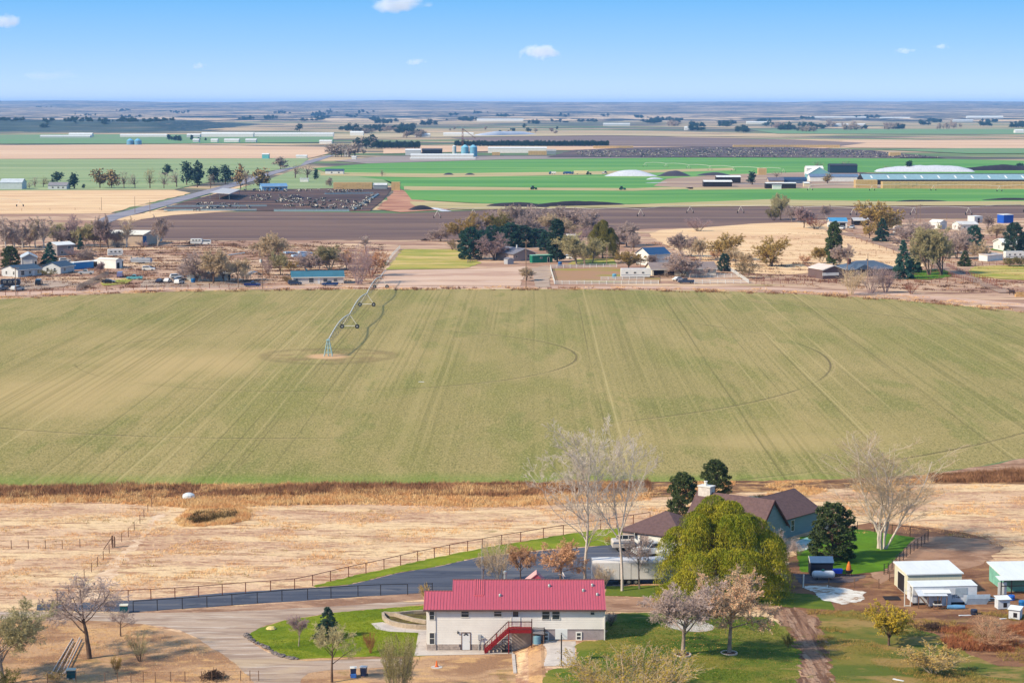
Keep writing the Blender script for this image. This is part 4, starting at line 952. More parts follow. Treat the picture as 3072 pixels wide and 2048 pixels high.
# two storey window bay at the left corner
bay = MB(); bay.prism([(0, .5), (.12, -.10), (hx(1309) - .05, -.10), (hx(1309), .05), (hx(1309), .5)], 'z', hz(1931), HW - .02); bay.build('bay', M_SIDING, RH)
bs = MB(); bs.prism([(-.04, .5), (.08, -.16), (hx(1309) - .03, -.16), (hx(1309), .0), (hx(1309), .5)], 'z', -.2, hz(1931) - .005); bs.build('bay_base', M_STONE, RH)
for z0, z1 in ((hz(1858), hz(1829)), (hz(1931), hz(1895))): opening(RH, 'window', 'f', hx(1288), z0, .62, z1 - z0, -.10, None, None, .06)
# stone veneer, block by block
vs_m = None
for row in range(3):
    x = hx(1309) + .01 - (row % 2) * .0
    while x < hx(1514):
        w_ = random.uniform(.32, .58); h_ = (hz(1931) + .2) / 3
        if not (hx(1383) < x + w_ and x < hx(1413)):
            MB().box(x + .01, min(x + w_, hx(1514)) - .01, -.05 - random.uniform(0, .025), .06, -.2 + row * h_ + .01, -.2 + (row + 1) * h_ - .01).build('stone', M_STONE, RH)
        x += w_
# windows and doors
for x0, x1, y0, y1 in ((1383, 1408, 1851, 1828), (1481, 1506, 1849, 1828), (1625, 1650, 1858, 1826), (1655, 1680, 1858, 1826), (1770, 1784, 1844, 1825)):
    opening(RH, 'window', 'f', hx(x0), hz(y0), hx(x1) - hx(x0), hz(y1) - hz(y0), -.03, None, None, .06)
M_PFR = mat('basement_frame', C(244, 244, 244), rough=.5, var=.02)
for x0, x1, y0, y1 in ((1629, 1647, 1921, 1895), (1727, 1745.5, 1920, 1894)):
    o = opening(RH, 'window', 'f', hx(x0), hz(y0), hx(x1) - hx(x0), hz(y1) - hz(y0), .02, M_PFR, None, .13)
o = opening(RH, 'door', 'f', hx(1384), .02, hx(1412) - hx(1384), hz(1896), -.03, M_BROWNF, M_WDOOR, .07, False)
fan = MB(); cxd, czd = (hx(1384) + hx(1412)) / 2, hz(1905)
for k in range(4):
    a0, a1 = math.pi * (k + .08) / 4, math.pi * (k + .92) / 4
    fan.prism([(cxd + .1 * math.cos(a0), czd + .1 * math.sin(a0)), (cxd + .28 * math.cos(a0), czd + .28 * math.sin(a0)), (cxd + .28 * math.cos(a1), czd + .28 * math.sin(a1)), (cxd + .1 * math.cos(a1), czd + .1 * math.sin(a1))], 'y', -.075, -.05)
fan.build('fanlight', M_GLASS, o); MB().lathe([(.0, 0), (.035, 0), (.035, .05), (0, .06)], 8, (hx(1410) - .06, -.11, 1.0)).build('handle', M_STEEL, o)
o = opening(RH, 'door', 'f', hx(1533), hz(1864) - .5, hx(1561) - hx(1533), hz(1826) - hz(1864) + .5, -.03, M_TRIM, M_WDOOR, .08, False)
MB().box(hx(1539), hx(1555), -.09, -.05, hz(1848), hz(1829)).build('pane', M_GLASS, o)
# roof: standing-seam panels, each its own part
def roof_panels(x0, x1, ye, yr, back=None):
    n = round((x1 - x0) / .92); w = (x1 - x0) / n; ze = HW + KS * ye + .03; zr = HW + KS * yr + .03
    me = None
    for k in range(n):
        if me is None:
            b = MB(); b.slab([(0, ye, ze), (w - .006, ye, ze), (w - .006, yr, zr), (0, yr, zr)], -.05)
            for j in range(3):
                u = w * (j + .12) / 3
                b.slab([(u, ye - .004, ze + .052), (u + .06, ye - .004, ze + .052), (u + .06, yr, zr + .052), (u, yr, zr + .052)], -.045)
            o = b.build('roof_panel', M_REDROOF, RH); me = o.data
        else: o = link('roof_panel', me, None, RH)
        o.location = (x0 + k * w, 0, 0)
    if back:
        bb = MB(); bb.slab([(x0, yr, zr), (x1, yr, zr), (x1, back, zr - KS * (back - yr)), (x0, back, zr - KS * (back - yr))], -.05); bb.build('roof_back', M_REDROOF, RH)
roof_panels(-.28, XL, -.45, 2.75, 5.9)
roof_panels(XL, HL + .18, -.45, HD / 2, HD + .45)
rz_ = HW + KS * HD / 2 + .08
MB().slab([(XL - .06, HD / 2 - .12, rz_ + .02), (HL + .2, HD / 2 - .12, rz_ + .02), (HL + .2, HD / 2 + .12, rz_ + .05), (XL - .06, HD / 2 + .12, rz_ + .05)], .07).build('ridge_cap', M_BROWNF, RH)
MB().slab([(-.3, 2.66, HW + KS * 2.75 + .1), (XL, 2.66, HW + KS * 2.75 + .1), (XL, 2.86, HW + KS * 2.75 + .12), (-.3, 2.86, HW + KS * 2.75 + .12)], .06).build('ridge_cap', M_BROWNF, RH)
MB().box(-.3, HL + .2, -.52, -.455, HW - .45 * KS - .12, HW - .45 * KS + .06).build('gutter', mat('gutter', C(96, 80, 78), rough=.5, var=.08), RH)
MB().box(HL - .02, HL + .1, -.14, -.03, .9, HW - .25).build('downspout', M_TRIM, RH)
# cross gable behind the ridge
gb = MB(); gx0, gx1, gxc = hx(1572), hx(1650), hx(1612)
gb.prism([(gx0, rz_ - 1.0), (gx1, rz_ - 1.0), (gxc, rz_ + .3)], 'y', HD / 2 + 1.2, HD / 2 + 3); gb.build('rear_gable', M_REDROOF, RH)
MB().slab([(gxc - .02, HD / 2 + 1.1, rz_ + .4), (gxc - .02, HD / 2 + 3.1, rz_ + .4), (gx0 - .3, HD / 2 + 3.1, rz_ - 1.02), (gx0 - .3, HD / 2 + 1.1, rz_ - 1.02)], .07).build('rear_roof', mat('faded_roof', C(226, 176, 170), rough=.5, var=.06), RH)
# roof furniture
for px, py in ((1500, 1788), (1649.5, 1759), (1752, 1773), (1780, 1757), (1793.5, 1785.5)):
    yy = 0
    for yy in np.arange(0, 4.7, .05):
        q = proj((HA.x + hx(px), HA.y + yy, HW + KS * yy + .08))
        if q[1] < py: break
    MB().lathe([(.16, -.05), (.14, .12), (.17, .14), (.12, .26), (.0, .28)], 10, (hx(px), yy, HW + KS * yy + .1)).build('roof_vent', M_STEEL, RH)
MB().lathe([(.16, 0), (.16, .7), (.22, .72), (.22, .95), (.1, 1.05)], 10, (hx(1515), HD / 2 + .25, rz_ - .1)).build('flue', M_STEEL, RH)
ld = MB()
for k in range(5):
    u = hx(1424) + k * .24
    ld.slab([(u, 2.0, HW + KS * 2.0 + .17), (u + .06, 2.0, HW + KS * 2.0 + .17), (u + .06, HD / 2 - .1, HW + KS * (HD / 2 - .1) + .17), (u, HD / 2 - .1, HW + KS * (HD / 2 - .1) + .17)], .05)
ld.box(hx(1422), hx(1450), 1.86, 1.96, HW + KS * 1.9 + .1, HW + KS * 1.9 + .18)
ld.build('roof_ladder', mat('red_ladder', C(226, 120, 132), rough=.5, var=.06), RH)
mm = MB(); mm.tube((hx(1445), HD / 2 - .2, rz_ - 1.0), (hx(1444), HD / 2 - .2, rz_ + 4.0), .035, 6); mm.build('antenna_mast', M_STEEL, RH)
ds = MB(); ds.tube((hx(1694), HD / 2 + .1, rz_), (hx(1691), HD / 2, rz_ + .5), .03); ds.tube((hx(1691), HD / 2, rz_ + .5), (hx(1680), HD / 2 - .1, rz_ + .62), .025)
q = Matrix.Translation((hx(1692), HD / 2, rz_ + .55)) @ Matrix.Rotation(math.radians(62), 4, 'Y')
dish = MB().lathe([(.02, 0), (.2, .03), (.36, .12), (.37, .12), (.2, .01), (0, -.02)], 14)
dish.v = [tuple(q @ Vector(v)) for v in dish.v]; ds.add(dish.v, dish.f); ds.build('satellite_dish', M_TRIM, RH)
MB().lathe([(.06, 0), (.09, .12), (.05, .3), (.0, .34)], 8, (hx(1374), -.12, hz(1899))).build('wall_lamp', M_BLACKPIPE, RH)
mt = MB(); mt.box(hx(1434), hx(1443), -.22, -.04, hz(1917), hz(1902)); mt.tube((hx(1437), -.12, 0), (hx(1437), -.12, hz(1917)), .04); mt.box(hx(1444), hx(1454), -.2, -.05, hz(1913), hz(1910.5)); mt.tube((hx(1449), -.12, 0), (hx(1449), -.12, hz(1912)), .03)
mt.build('meter_box', mat('meter_grey', C(186, 188, 194), rough=.5, var=.06), RH)
ud = MB(); ud.box(hx(1535), hx(1600), -.03, .0, -.2, hz(1897)); ud.build('concrete_panel', M_OLDCON, RH)

# outside stair, its own timber structure
DZ = 2.72; SX0, SX1, DX1 = hx(1454), hx(1526), hx(1596)
ST = thing('outside_stair', 'dark red wooden outside stair with railed landing on the white wall', 'stair', (HA.x, HA.y - .12, 0))
MB().box(SX1, DX1, -1.25, 0, DZ - .05, DZ).build('landing', M_REDWOOD, ST)
MB().box(SX1 - .02, DX1 + .02, -1.31, -1.255, DZ - .38, DZ + .02).build('landing_fascia', M_REDWOOD, ST)
for y in (-1.28, -.15): MB().slab([(SX0, y, .30), (SX1, y, DZ + .02), (SX1, y, DZ - .36), (SX0 + .05, y, -.02)], .06).build('stringer', M_REDWOOD, ST)
me = None; nst = 13
for k in range(nst):
    u = (k + .5) / nst; o = None
    if me is None: o = MB().box(-.14, .14, -1.2, -.2, -.02, .02).build('tread', M_REDWOOD, ST); me = o.data
    else: o = link('tread', me, None, ST)
    o.location = (SX0 + (SX1 - SX0) * u, 0, .1 + (DZ - .1) * u)
for x, z0, z1 in ((SX1, 0, DZ + .95), (DX1 - .04, .3, DZ + 1.25), ((SX0 + SX1) / 2, DZ / 2 - .3, DZ / 2 + .95), (SX0 + .06, 0, 1.0), (SX0 + .75, .5, .7 + .95)): MB().box(x - .05, x + .05, -1.36, -1.25, z0, z1).build('post', M_DARKRAIL if x > SX1 + 1 else M_REDWOOD, ST)
MB().box(SX1, DX1, -1.36, -1.27, DZ + .86, DZ + .95).build('rail', M_DARKRAIL, ST)
MB().slab([(SX0 + .02, -1.27, 1.0), (SX1, -1.27, DZ + .95), (SX1, -1.36, DZ + .95), (SX0 + .02, -1.36, 1.0)], .08).build('rail', M_DARKRAIL, ST)
me = None
for k in range(17):
    x = SX1 + (DX1 - SX1) * (k + 1) / 18
    if me is None: o = MB().box(-.02, .02, -1.325, -1.29, 0, .88).build('baluster', M_REDWOOD, ST); me = o.data
    else: o = link('baluster', me, None, ST)
    o.location = (x, 0, DZ)
for k in range(14):
    u = (k + 1) / 15; o = link('baluster', me, None, ST); o.location = (SX0 + (SX1 - SX0) * u, 0, .18 + (DZ - .1) * u)
al = HA + Vector((0, 0, 0))
wd = thing('woodstove_cart', 'black metal rack and cart under the red stair', 'cart', (HA.x + hx(1519), HA.y - .7, 0))
MB().box(-.5, .5, -.4, .4, .08, .16).build('base', M_BLACKPIPE, wd)
for x in (-.45, -.15, .15, .45): MB().box(x - .02, x + .02, .3, .36, .1, 1.4).build('upright', M_BLACKPIPE, wd)
for z in (.5, .95, 1.35): MB().box(-.45, .45, .29, .37, z, z + .04).build('crossbar', M_BLACKPIPE, wd)
xa = HA.x + hx(1614); ya = HA.y - 1.3
ac = thing('air_conditioner', 'pale blue cylindrical air conditioner beside the red landing', 'air conditioner', (xa - .15, ya, H(xa - .15, ya) + .02))
MB().lathe([(.42, .08), (.44, .1), (.44, .92), (.40, .97)], 20).build('case', mat('ac_blue', C(140, 184, 206), rough=.5, var=.08), ac)
for k in range(20): t = 2 * math.pi * k / 20; MB().box(.435 * math.cos(t) - .012, .435 * math.cos(t) + .012, .435 * math.sin(t) - .012, .435 * math.sin(t) + .012, .14, .9).build('fin', mat('ac_fin', C(90, 132, 160), rough=.5, var=.08), ac)
MB().lathe([(.5, 0), (.5, .08)], 12).build('pad', M_OLDCON, ac)
lt = thing('lean_to', 'small grey lean-to roof over the air conditioner', 'lean-to', (HA.x, HA.y - .1, 0))
MB().slab([(DX1 + .1, -1.6, 2.42), (hx(1632), -1.6, 2.3), (hx(1632), 0, 2.6), (DX1 + .1, 0, 2.7)], .06).build('roof', mat('grey_sheet', C(140, 136, 140), rough=.6, var=.1), lt)
for x in (DX1 + .2, hx(1630)): MB().box(x - .05, x + .05, -1.5, -1.4, .5, 2.34).build('post', M_POST, lt)
sd_ = thing('black_spade_sign', 'dark leaning post at the corner of the basketball pad', 'post', (HA.x + hx(1635), HA.y - 1.0, .9))
MB().tube((0, 0, 0), (-.12, 0, 2.0), .06, 6).build('shaft', M_BLACKPIPE, sd_); MB().box(-.2, .0, -.05, .05, 1.1, 1.7).build('bracket', M_BLACKPIPE, sd_)
# basketball hoop
p = G(1684, 1996)
bh = thing('basketball_hoop', 'basketball hoop with white backboard on a dark pole by the concrete pad', 'basketball hoop', p)
MB().tube((0, 0, -.1), (0, 0, 3.4), .07, 8).build('pole', M_BLACKPIPE, bh)
MB().box(-.65, .65, .55, .6, 2.75, 3.85).build('backboard', mat('backboard', C(240, 242, 246), rough=.3, var=.02), bh)
for z in (2.95, 3.35): MB().tube((0, 0, z), (0, .56, z + .1), .03).build('arm', M_BLACKPIPE, bh)
rim = MB().path([(.23 * math.cos(t), .85 + .23 * math.sin(t), 3.05) for t in np.linspace(0, 6.283, 17)], .012, 5); rim.build('rim', mat('hoop_orange', C(210, 90, 40), rough=.4), bh)
MB().lathe([(.23, .85 * 0), (.14, -.42)], 12, (0, .85, 3.04)).build('net', M_TRIM, bh)
# low things round the house
def low_wall(name, label, pts, h, t, m, cap=None):
    P = [G(*q) for q in pts]; o0 = P[0]; r = thing(name, label, 'wall', o0)
    for a, b in zip(P[:-1], P[1:]):
        d = (b - a).normalized(); s = Vector((-d.y, d.x, 0)) * t / 2; u, v = a - o0 - d * .01, b - o0 + d * .01; z0, z1 = Vector((0, 0, -.1)), Vector((0, 0, h))
        MB().add([u - s + z0, u + s + z0, v + s + z0, v - s + z0, u - s + z1, u + s + z1, v + s + z1, v - s + z1], [(3, 2, 1, 0), (4, 5, 6, 7), (0, 1, 5, 4), (1, 2, 6, 5), (2, 3, 7, 6), (3, 0, 4, 7)]).build('block', m, r)
    return r
M_BLOCK = mat('retaining_block', C(186, 170, 154), rough=.9, var=.14, scale=2.5, bump=.3)
low_wall('retaining_wall', 'curved grey block retaining wall above the concrete walk', [(1149, 1848), (1151, 1858), (1158, 1866), (1172, 1874), (1195, 1880), (1220, 1884), (1250, 1887), (1279, 1888)], .55, .3, M_BLOCK)
low_wall('retaining_wall', 'inner retaining wall of the upper planting bed beside the house', [(1151, 1847), (1185, 1850), (1210, 1858), (1240, 1866), (1279, 1873)], .55, .28, M_BLOCK)
low_wall('retaining_wall', 'straight back wall of the planting bed at the house corner', [(1150, 1846), (1200, 1844), (1240, 1840), (1279, 1838)], .4, .28, M_BLOCK)
sheet('planting_bed', [(1150, 1848), (1279, 1840), (1279, 1886), (1195, 1879), (1160, 1866)], .10, gmat('bed_soil', C(104, 92, 58), [(C(84, 70, 48), (.6, .9), 0, .42, .6, .9), (C(126, 124, 62), (1, 1.4), 0, .5, .65, .8)], bump=.8, bscale=4), seg=.7)
rk = thing('rock_edging', 'row of loose dark stones edging the left lawn', 'rocks', G(742, 1910), 0)
rmesh = []
for k in range(4):
    rr = np.random.default_rng(90 + k); b = MB().lathe([(.0, -.1), (.26, -.06), (.34, .08), (.26, .22), (0, .28)], 8)
    b.v = [tuple(np.array(v) * rr.uniform(.7, 1.3, 3)) for v in b.v]
    rmesh.append(b)
M_ROCK = mat('field_stone', C(132, 122, 120), rough=.9, var=.22, scale=2, bump=.4)
ro = None; rms = []
for k, pos in enumerate(spread([(740, 1905), (748, 1918), (762, 1926), (800, 1944), (838, 1968), (862, 1974), (890, 1978)], .62)):
    if k < 4: o = rmesh[k].build('stone', M_ROCK, rk); rms.append(o.data)
    else: o = link('stone', rms[k % 4], None, rk)
    o.location = pos - rk.location + Vector((random.gauss(0, .1), random.gauss(0, .1), .03)); o.rotation_euler = (0, 0, random.uniform(0, 6)); s_ = random.uniform(.6, 1.25); o.scale = (s_, s_, s_ * .8)
st_ = MB().lathe([(.0, -.1), (.5, -.05), (.62, .12), (.4, .32), (0, .4)], 9).build('lawn_boulder', mat('pale_rock', C(226, 202, 140), rough=.9, var=.12, bump=.4)); st_.location = G(813, 1887); tag(st_, 'pale round boulder alone on the left lawn', 'rock')
low_wall('curb', 'broken white concrete curb running toward the camera below the stair', [(1540, 1964), (1542, 1990), (1545, 2020)], .16, .35, m_conc)
cd = thing('traffic_cone', 'orange traffic cone standing on a round well cover', 'cone', G(1310, 2000))
M_CONE = mat('cone_orange', C(232, 120, 60), rough=.5, var=.06)
MB().lathe([(.16, .03), (.05, .7), (.03, .72)], 12).build('body', M_CONE, cd); MB().box(-.2, .2, -.2, .2, .07, .10).build('base', M_CONE, cd)
wc = MB().lathe([(.62, -.05), (.62, .06), (.0, .065)], 20).build('well_cover', m_conc); wc.location = G(1310, 2001); tag(wc, 'round pale concrete well cover under the traffic cone', 'well cover')
for k, (px, label, ex) in enumerate(((1060, 'dark blue wheeled bin with a lighter blue crate before it', 1), (1091, 'taller dark blue wheeled bin standing right of the pair', 0))):
    b = thing('wheeled_bin', label, 'bin', G(px, 2029 - 2 * k), .1 - .25 * k, 'bins by the gravel drive')
    MB().add([(-.26, -.28, .05), (.26, -.28, .05), (.26, .28, .05), (-.26, .28, .05), (-.32, -.36, 1.0), (.32, -.36, 1.0), (.32, .36, 1.0), (-.32, .36, 1.0)], [(3, 2, 1, 0), (4, 5, 6, 7), (0, 1, 5, 4), (1, 2, 6, 5), (2, 3, 7, 6), (3, 0, 4, 7)]).build('tub', mat('bin_blue', C(44, 58, 92), rough=.5, var=.06), b)
    MB().prism([(-.4, 1.0), (.42, 1.0), (.40, 1.06), (0, 1.12), (-.38, 1.08)], 'x', -.36, .36).build('lid', M_TRIM if k == 0 else mat('bin_lid', C(210, 212, 220), rough=.5), b)
    for s in (-1, 1): MB().tube((s * .3, .3, .12), (s * .36, .3, .12), .12, 10).build('wheel', M_TYRE, b)
    if ex: MB().box(-.3, .3, -.62, -.30, .05, .42).build('crate', mat('crate_blue', C(72, 120, 200), rough=.5), b)
# ---- utility boxes, poles on the ground, burn pile
M_TEALB = mat('teal_box', C(30, 88, 98), rough=.5, var=.12)
for px, py, label in ((372, 1838, 'teal beehive-like box with pale lid beside the gravel drive'), (214, 2034, 'teal box with white lid at the foot of the pale poles')):
    b = thing('utility_box', label, 'box', G(px, py), .08, 'teal boxes')
    MB().box(-.45, .45, -.35, .35, .12, .95).build('case', M_TEALB, b); MB().box(-.5, .5, -.42, .42, .95, 1.05).build('lid', mat('pale_lid', C(238, 232, 214), rough=.6, var=.05), b)
    for x in (-.3, .3): MB().box(x - .12, x + .12, -.42, -.28, 0, .12).build('foot', m_conc, b)
M_PALEP = mat('pale_pole', C(226, 206, 192), rough=.7, var=.14, scale=2)
pa, pb = G(172, 2022), G(248, 1918)
for k in range(5):
    a = pa + Vector((.5 * k - .6, .9 * (k % 3) - .5, .12 + .05 * k)); b_ = pb + Vector((.42 * k - 1.2, -1.4 * (k % 2) + .2, .10 + .06 * k))
    if k == 4: a = G(182, 2030) + Vector((0, 0, .1)); b_ = G(204, 2010) + Vector((0, 0, .3))
    o = MB().tube((0, 0, 0), b_ - a, .07, 7).build('irrigation_pipe', M_PALEP); o.location = a
    tag(o, 'pale pipe lying in the heap beside the bare orchard tree', 'pipe', 'pale pipes in the orchard heap')
def brush_pile(px, py, w, h, label, m, seed, name='brush_pile', n=260):
    p = G(px, py); r = np.random.default_rng(seed); segs = []
    for _ in range(n):
        a = r.uniform(0, 6.28); d = abs(r.normal()) * w * .35; c = np.array([math.cos(a) * d, math.sin(a) * d, max(.05, h * (1 - d / w) * r.uniform(.2, 1))])
        v = r.normal(size=3) * np.array([1, 1, .35]); v /= np.linalg.norm(v); l = r.uniform(.3, .9)
        segs.append((*(c - v * l / 2), .03, *(c + v * l / 2), .015))
    o = link(name, segs_mesh(name, np.array(segs), 3), m); o.location = p; tag(o, label, 'brush pile'); return o
M_BURNT = mat('burnt_brush', C(78, 60, 50), rough=.95, var=.25, scale=4)
brush_pile(642, 2034, 2.2, .9, 'burnt dark brush heap beside the wire fence posts', M_BURNT, 5, n=420)
M_ASH = mat('ash_brush', C(130, 104, 90), rough=.95, var=.3, scale=3)
brush_pile(2800, 1885, 3.4, .5, 'flat dark ash and stick heap in the junk yard', M_BURNT, 6, n=500)
# ---- trailer, vehicles by the grey house
lt_p, lt_q = G(1776, 1754), G(1990, 1752)
tr = thing('horse_trailer', 'long white box trailer parked behind the red-roofed house', 'trailer', ((lt_p.x + lt_q.x) / 2, lt_p.y + 1.3, 0), math.atan2(lt_q.y - lt_p.y, lt_q.x - lt_p.x))
TL = (lt_q - lt_p).length; M_TRW = mat('trailer_white', C(232, 230, 234), rough=.5, var=.06, scale=.6)
MB().prism([(-1.2, .62), (1.2, .62), (1.2, 2.85), (1.05, 3.08), (.8, 3.16), (-.8, 3.16), (-1.05, 3.08), (-1.2, 2.85)], 'x', -TL / 2, TL / 2).build('body', M_TRW, tr)
for x in (-TL * .12, TL * .04): MB().box(x - .015, x + .015, -1.215, -1.19, .7, 2.75).build('door_seam', M_BLACKPIPE, tr)
for x in (-TL * .32, TL * .22): opening(tr, 'window', 'f', x, 1.7, .5, .45, -1.2, None, M_TRW, .05, False)
MB().box(-TL / 2, TL / 2, -1.23, -1.2, .6, .72).build('skirt_rail', M_BLACKPIPE, tr)
for x in (-.8, .1, 1.0):
    for s in (-1, 1):
        o = MB().tube((0, -.12, 0), (0, .12, 0), .38, 14).build('wheel', M_TYRE, tr); o.location = (x, s * 1.05, .38); MB().tube((0, -.14, 0), (0, .14, 0), .2, 10).build('rim', M_RIM, o)
car('pickup', 1962, 1664, 200, 'white pickup parked in front of the grey house garage', (236, 238, 240), scale=1.05, group='vehicles by the grey house')
car('suv', 2020, 1668, 190, 'white car half hidden by the willow near the garage', (240, 240, 242), group='vehicles by the grey house')
car('sedan', 2010, 1690, 185, 'low white car between the trailer and the willow', (232, 232, 236), group='vehicles by the grey house')
rv(1868, 1648, 4, 'low pale trailer parked left of the white pickup', L=3.0, Hh=1.4, rgb=(216, 206, 200), name='utility_trailer')
# ---- grey house
M_TEALW = mat('teal_siding', C(128, 156, 164), rough=.7, var=.07, scale=1.2, stretch=(.4, .4, 4))
M_SHING = mat('brown_shingle', C(108, 86, 86), rough=.85, var=.14, scale=2.5, bump=.3)
ZR = 6.9; R0, R1 = GZ(2100, 1470, ZR), GZ(2318, 1498, ZR); dd = (R1 - R0).normalized(); nn = Vector((-dd.y, dd.x, 0)); GW = 8.0
fa, fb = R0 - nn * GW / 2, R1 - nn * GW / 2; fa.z = fb.z = 0
GH = house('grey_house', 'blue-grey house with steep brown shingle roofs behind the willow', None, None, GW, 2.9, ZR - 3.0, M_TEALW, M_SHING, 'x', .35, wins=[('r', .74, .7, 1.1, 1.7), ('r', .3, .7, 1.2, 1.7)], world=(fa, fb), trim=False)
GL = (fb - fa).length; k_ = (ZR - 3.0) / (GW / 2)
for s in (0, 1):
    y0 = -.4 if s == 0 else GW + .4
    MB().slab([(GL + .36, y0, 2.9 - .4 * k_ + .1), (GL + .36, GW / 2, ZR + .1), (GL + .36, GW / 2, ZR - .25), (GL + .36, y0, 2.9 - .4 * k_ - .2)], .05).build('bargeboard', M_DARKRAIL, GH)
ch = MB(); ch.box(.1, 2.0, GW / 2 - .7, GW / 2 + .6, ZR - 2, ZR + .75); M_CHIM = mat('white_stone_chimney', C(222, 214, 210), rough=.85, var=.16, scale=3, bump=.4)
o = ch.build('chimney', M_CHIM, GH); MB().box(0, 2.1, GW / 2 - .8, GW / 2 + .7, ZR + .75, ZR + .87).build('cap', M_TRIM, o); MB().lathe([(.2, 0), (.2, .45), (.28, .5), (.28, .6)], 10, (.9, GW / 2, ZR + .86)).build('flue', M_TRIM, o)
for k in range(9):
    u = k / 8; MB().lathe([(.05, 0), (.05, .1)], 6, (-.38, -.3 + u * (GW / 2 + .3), 2.95 + (u * (GW / 2 + .3) - .3) * k_)).build('roof_light', M_TRIM if k % 2 else mat('red_bulb', C(200, 60, 50)), GH)
E0, E1 = GZ(2366, 1556, 2.8), GZ(2462, 1529, 2.8); de = (E1 - E0).normalized(); ne = Vector((-de.y, de.x, 0))
E0 += ne * .4 - de * 1.6; E1 += ne * .4; E0.z = E1.z = 0
WG = house('wing', 'wing', None, None, 8.6, 2.9, 2.3, M_TEALW, M_SHING, 'x', .4, wins=[('f', .28, .8, .9, 1.6)], world=(E0, E1), trim=False); merge(GH, WG)
Q0, Q1 = GZ(1962, 1527, 4.9), GZ(2090, 1543, 4.9); dq = (Q1 - Q0).normalized(); nq = Vector((-dq.y, dq.x, 0))
A0, A1 = Q0 - nq * 4.3 - dq * 2.5, Q1 - nq * 4.3; A0.z = A1.z = 0
GR = house('garage', 'garage', None, None, 8.6, 2.6, 2.3, mat('tan_siding', C(176, 160, 156), rough=.8, var=.08), M_SHING, 'hip', .4, world=(A0, A1), doors=[('f', .45, 0, 3.2, 2.2, M_TRIM), ('f', .2, 0, 1.0, 2.1, M_WDOOR)], trim=False); merge(GH, GR)
# things on the bright lawn side
p = G(2466, 1727)
sb = thing('storage_shed', 'small black shed with a blue-grey metal roof behind the propane tank', 'shed', (p.x - 1.45, p.y, 0))
M_BLK = mat('black_shed', C(26, 30, 48), rough=.6, var=.12); M_BLROOF = mat('blue_metal', C(78, 104, 138), rough=.4, var=.08, stretch=(1, .3, 1))
MB().prism([(0, 0), (2.2, 0), (2.2, 1.75), (1.1, 2.25), (0, 1.75)], 'x', 0, 2.85).build('wall', M_BLK, sb)
for s in (0, 1): MB().slab([(-.1, -.15 if s == 0 else 2.35, 1.72), (2.95, -.15 if s == 0 else 2.35, 1.72), (2.95, 1.1, 2.3), (-.1, 1.1, 2.3)], -.06 if s == 0 else .06).build('roof', M_BLROOF, sb)
MB().slab([(-.13, -.17, 1.68), (-.13, 1.1, 2.28), (-.13, 1.1, 2.42), (-.13, -.17, 1.84)], .04).build('bargeboard', M_TRIM, sb)
p = G(2470, 1738)
pt = thing('propane_tank', 'white propane tank lying in front of the black shed', 'tank', (p.x, p.y, 0), 0)
q = Matrix.Rotation(math.pi / 2, 4, 'Y'); b = MB().lathe([(.0, -1.48), (.22, -1.44), (.40, -1.3), (.47, -1.1), (.47, 1.1), (.40, 1.3), (.22, 1.44), (0, 1.48)], 18); b.v = [tuple(q @ Vector(v) + Vector((0, 0, .72))) for v in b.v]
b.build('tank', mat('tank_white', C(226, 230, 240), rough=.35, var=.03), pt, smooth=True); MB().lathe([(.22, 0), (.2, .16), (.08, .24)], 10, (-.05, 0, 1.16)).build('dome', mat('dome_teal', C(40, 110, 104), rough=.5), pt)
for x in (-.8, .8): MB().box(x - .08, x + .08, -.25, .25, 0, .36).build('foot', M_BLACKPIPE, pt)
p = G(2512, 1728); bc = thing('blue_cart', 'blue garden cart beside the propane tank', 'cart', p)
MB().add([(-.55, -.35, .45), (.5, -.35, .45), (.5, .35, .45), (-.55, .35, .45), (-.65, -.45, .95), (.65, -.45, .95), (.65, .45, .95), (-.65, .45, .95)], [(3, 2, 1, 0), (4, 5, 6, 7), (0, 1, 5, 4), (1, 2, 6, 5), (2, 3, 7, 6), (3, 0, 4, 7)]).build('tub', mat('cart_blue', C(28, 60, 178), rough=.45), bc)
for s in (-1, 1): MB().tube((-.25, s * .4 - .05, .25), (-.25, s * .4 + .05, .25), .25, 12).build('wheel', M_TYRE, bc)
for s in (-1, 1): MB().tube((.5, s * .25, .55), (1.2, s * .25, .7), .025).build('handle', M_BLACKPIPE, bc)
p = G(2546, 1728); fp = thing('fire_pit', 'dark burner stand with rusty orange cone beside the lawn', 'fire pit', p)
MB().lathe([(.35, .45), (.55, .8), (.55, .85), (.3, .6)], 14).build('bowl', M_BLACKPIPE, fp); MB().lathe([(.36, .85), (.28, 1.4), (.12, 1.85), (.06, 1.95)], 10).build('cone', mat('rust_cone', C(206, 120, 50), rough=.7, var=.15), fp)
for a in (.5, 2.6, 4.7): MB().tube((.35 * math.cos(a), .35 * math.sin(a), .5), (.5 * math.cos(a), .5 * math.sin(a), 0), .03).build('leg', M_BLACKPIPE, fp)
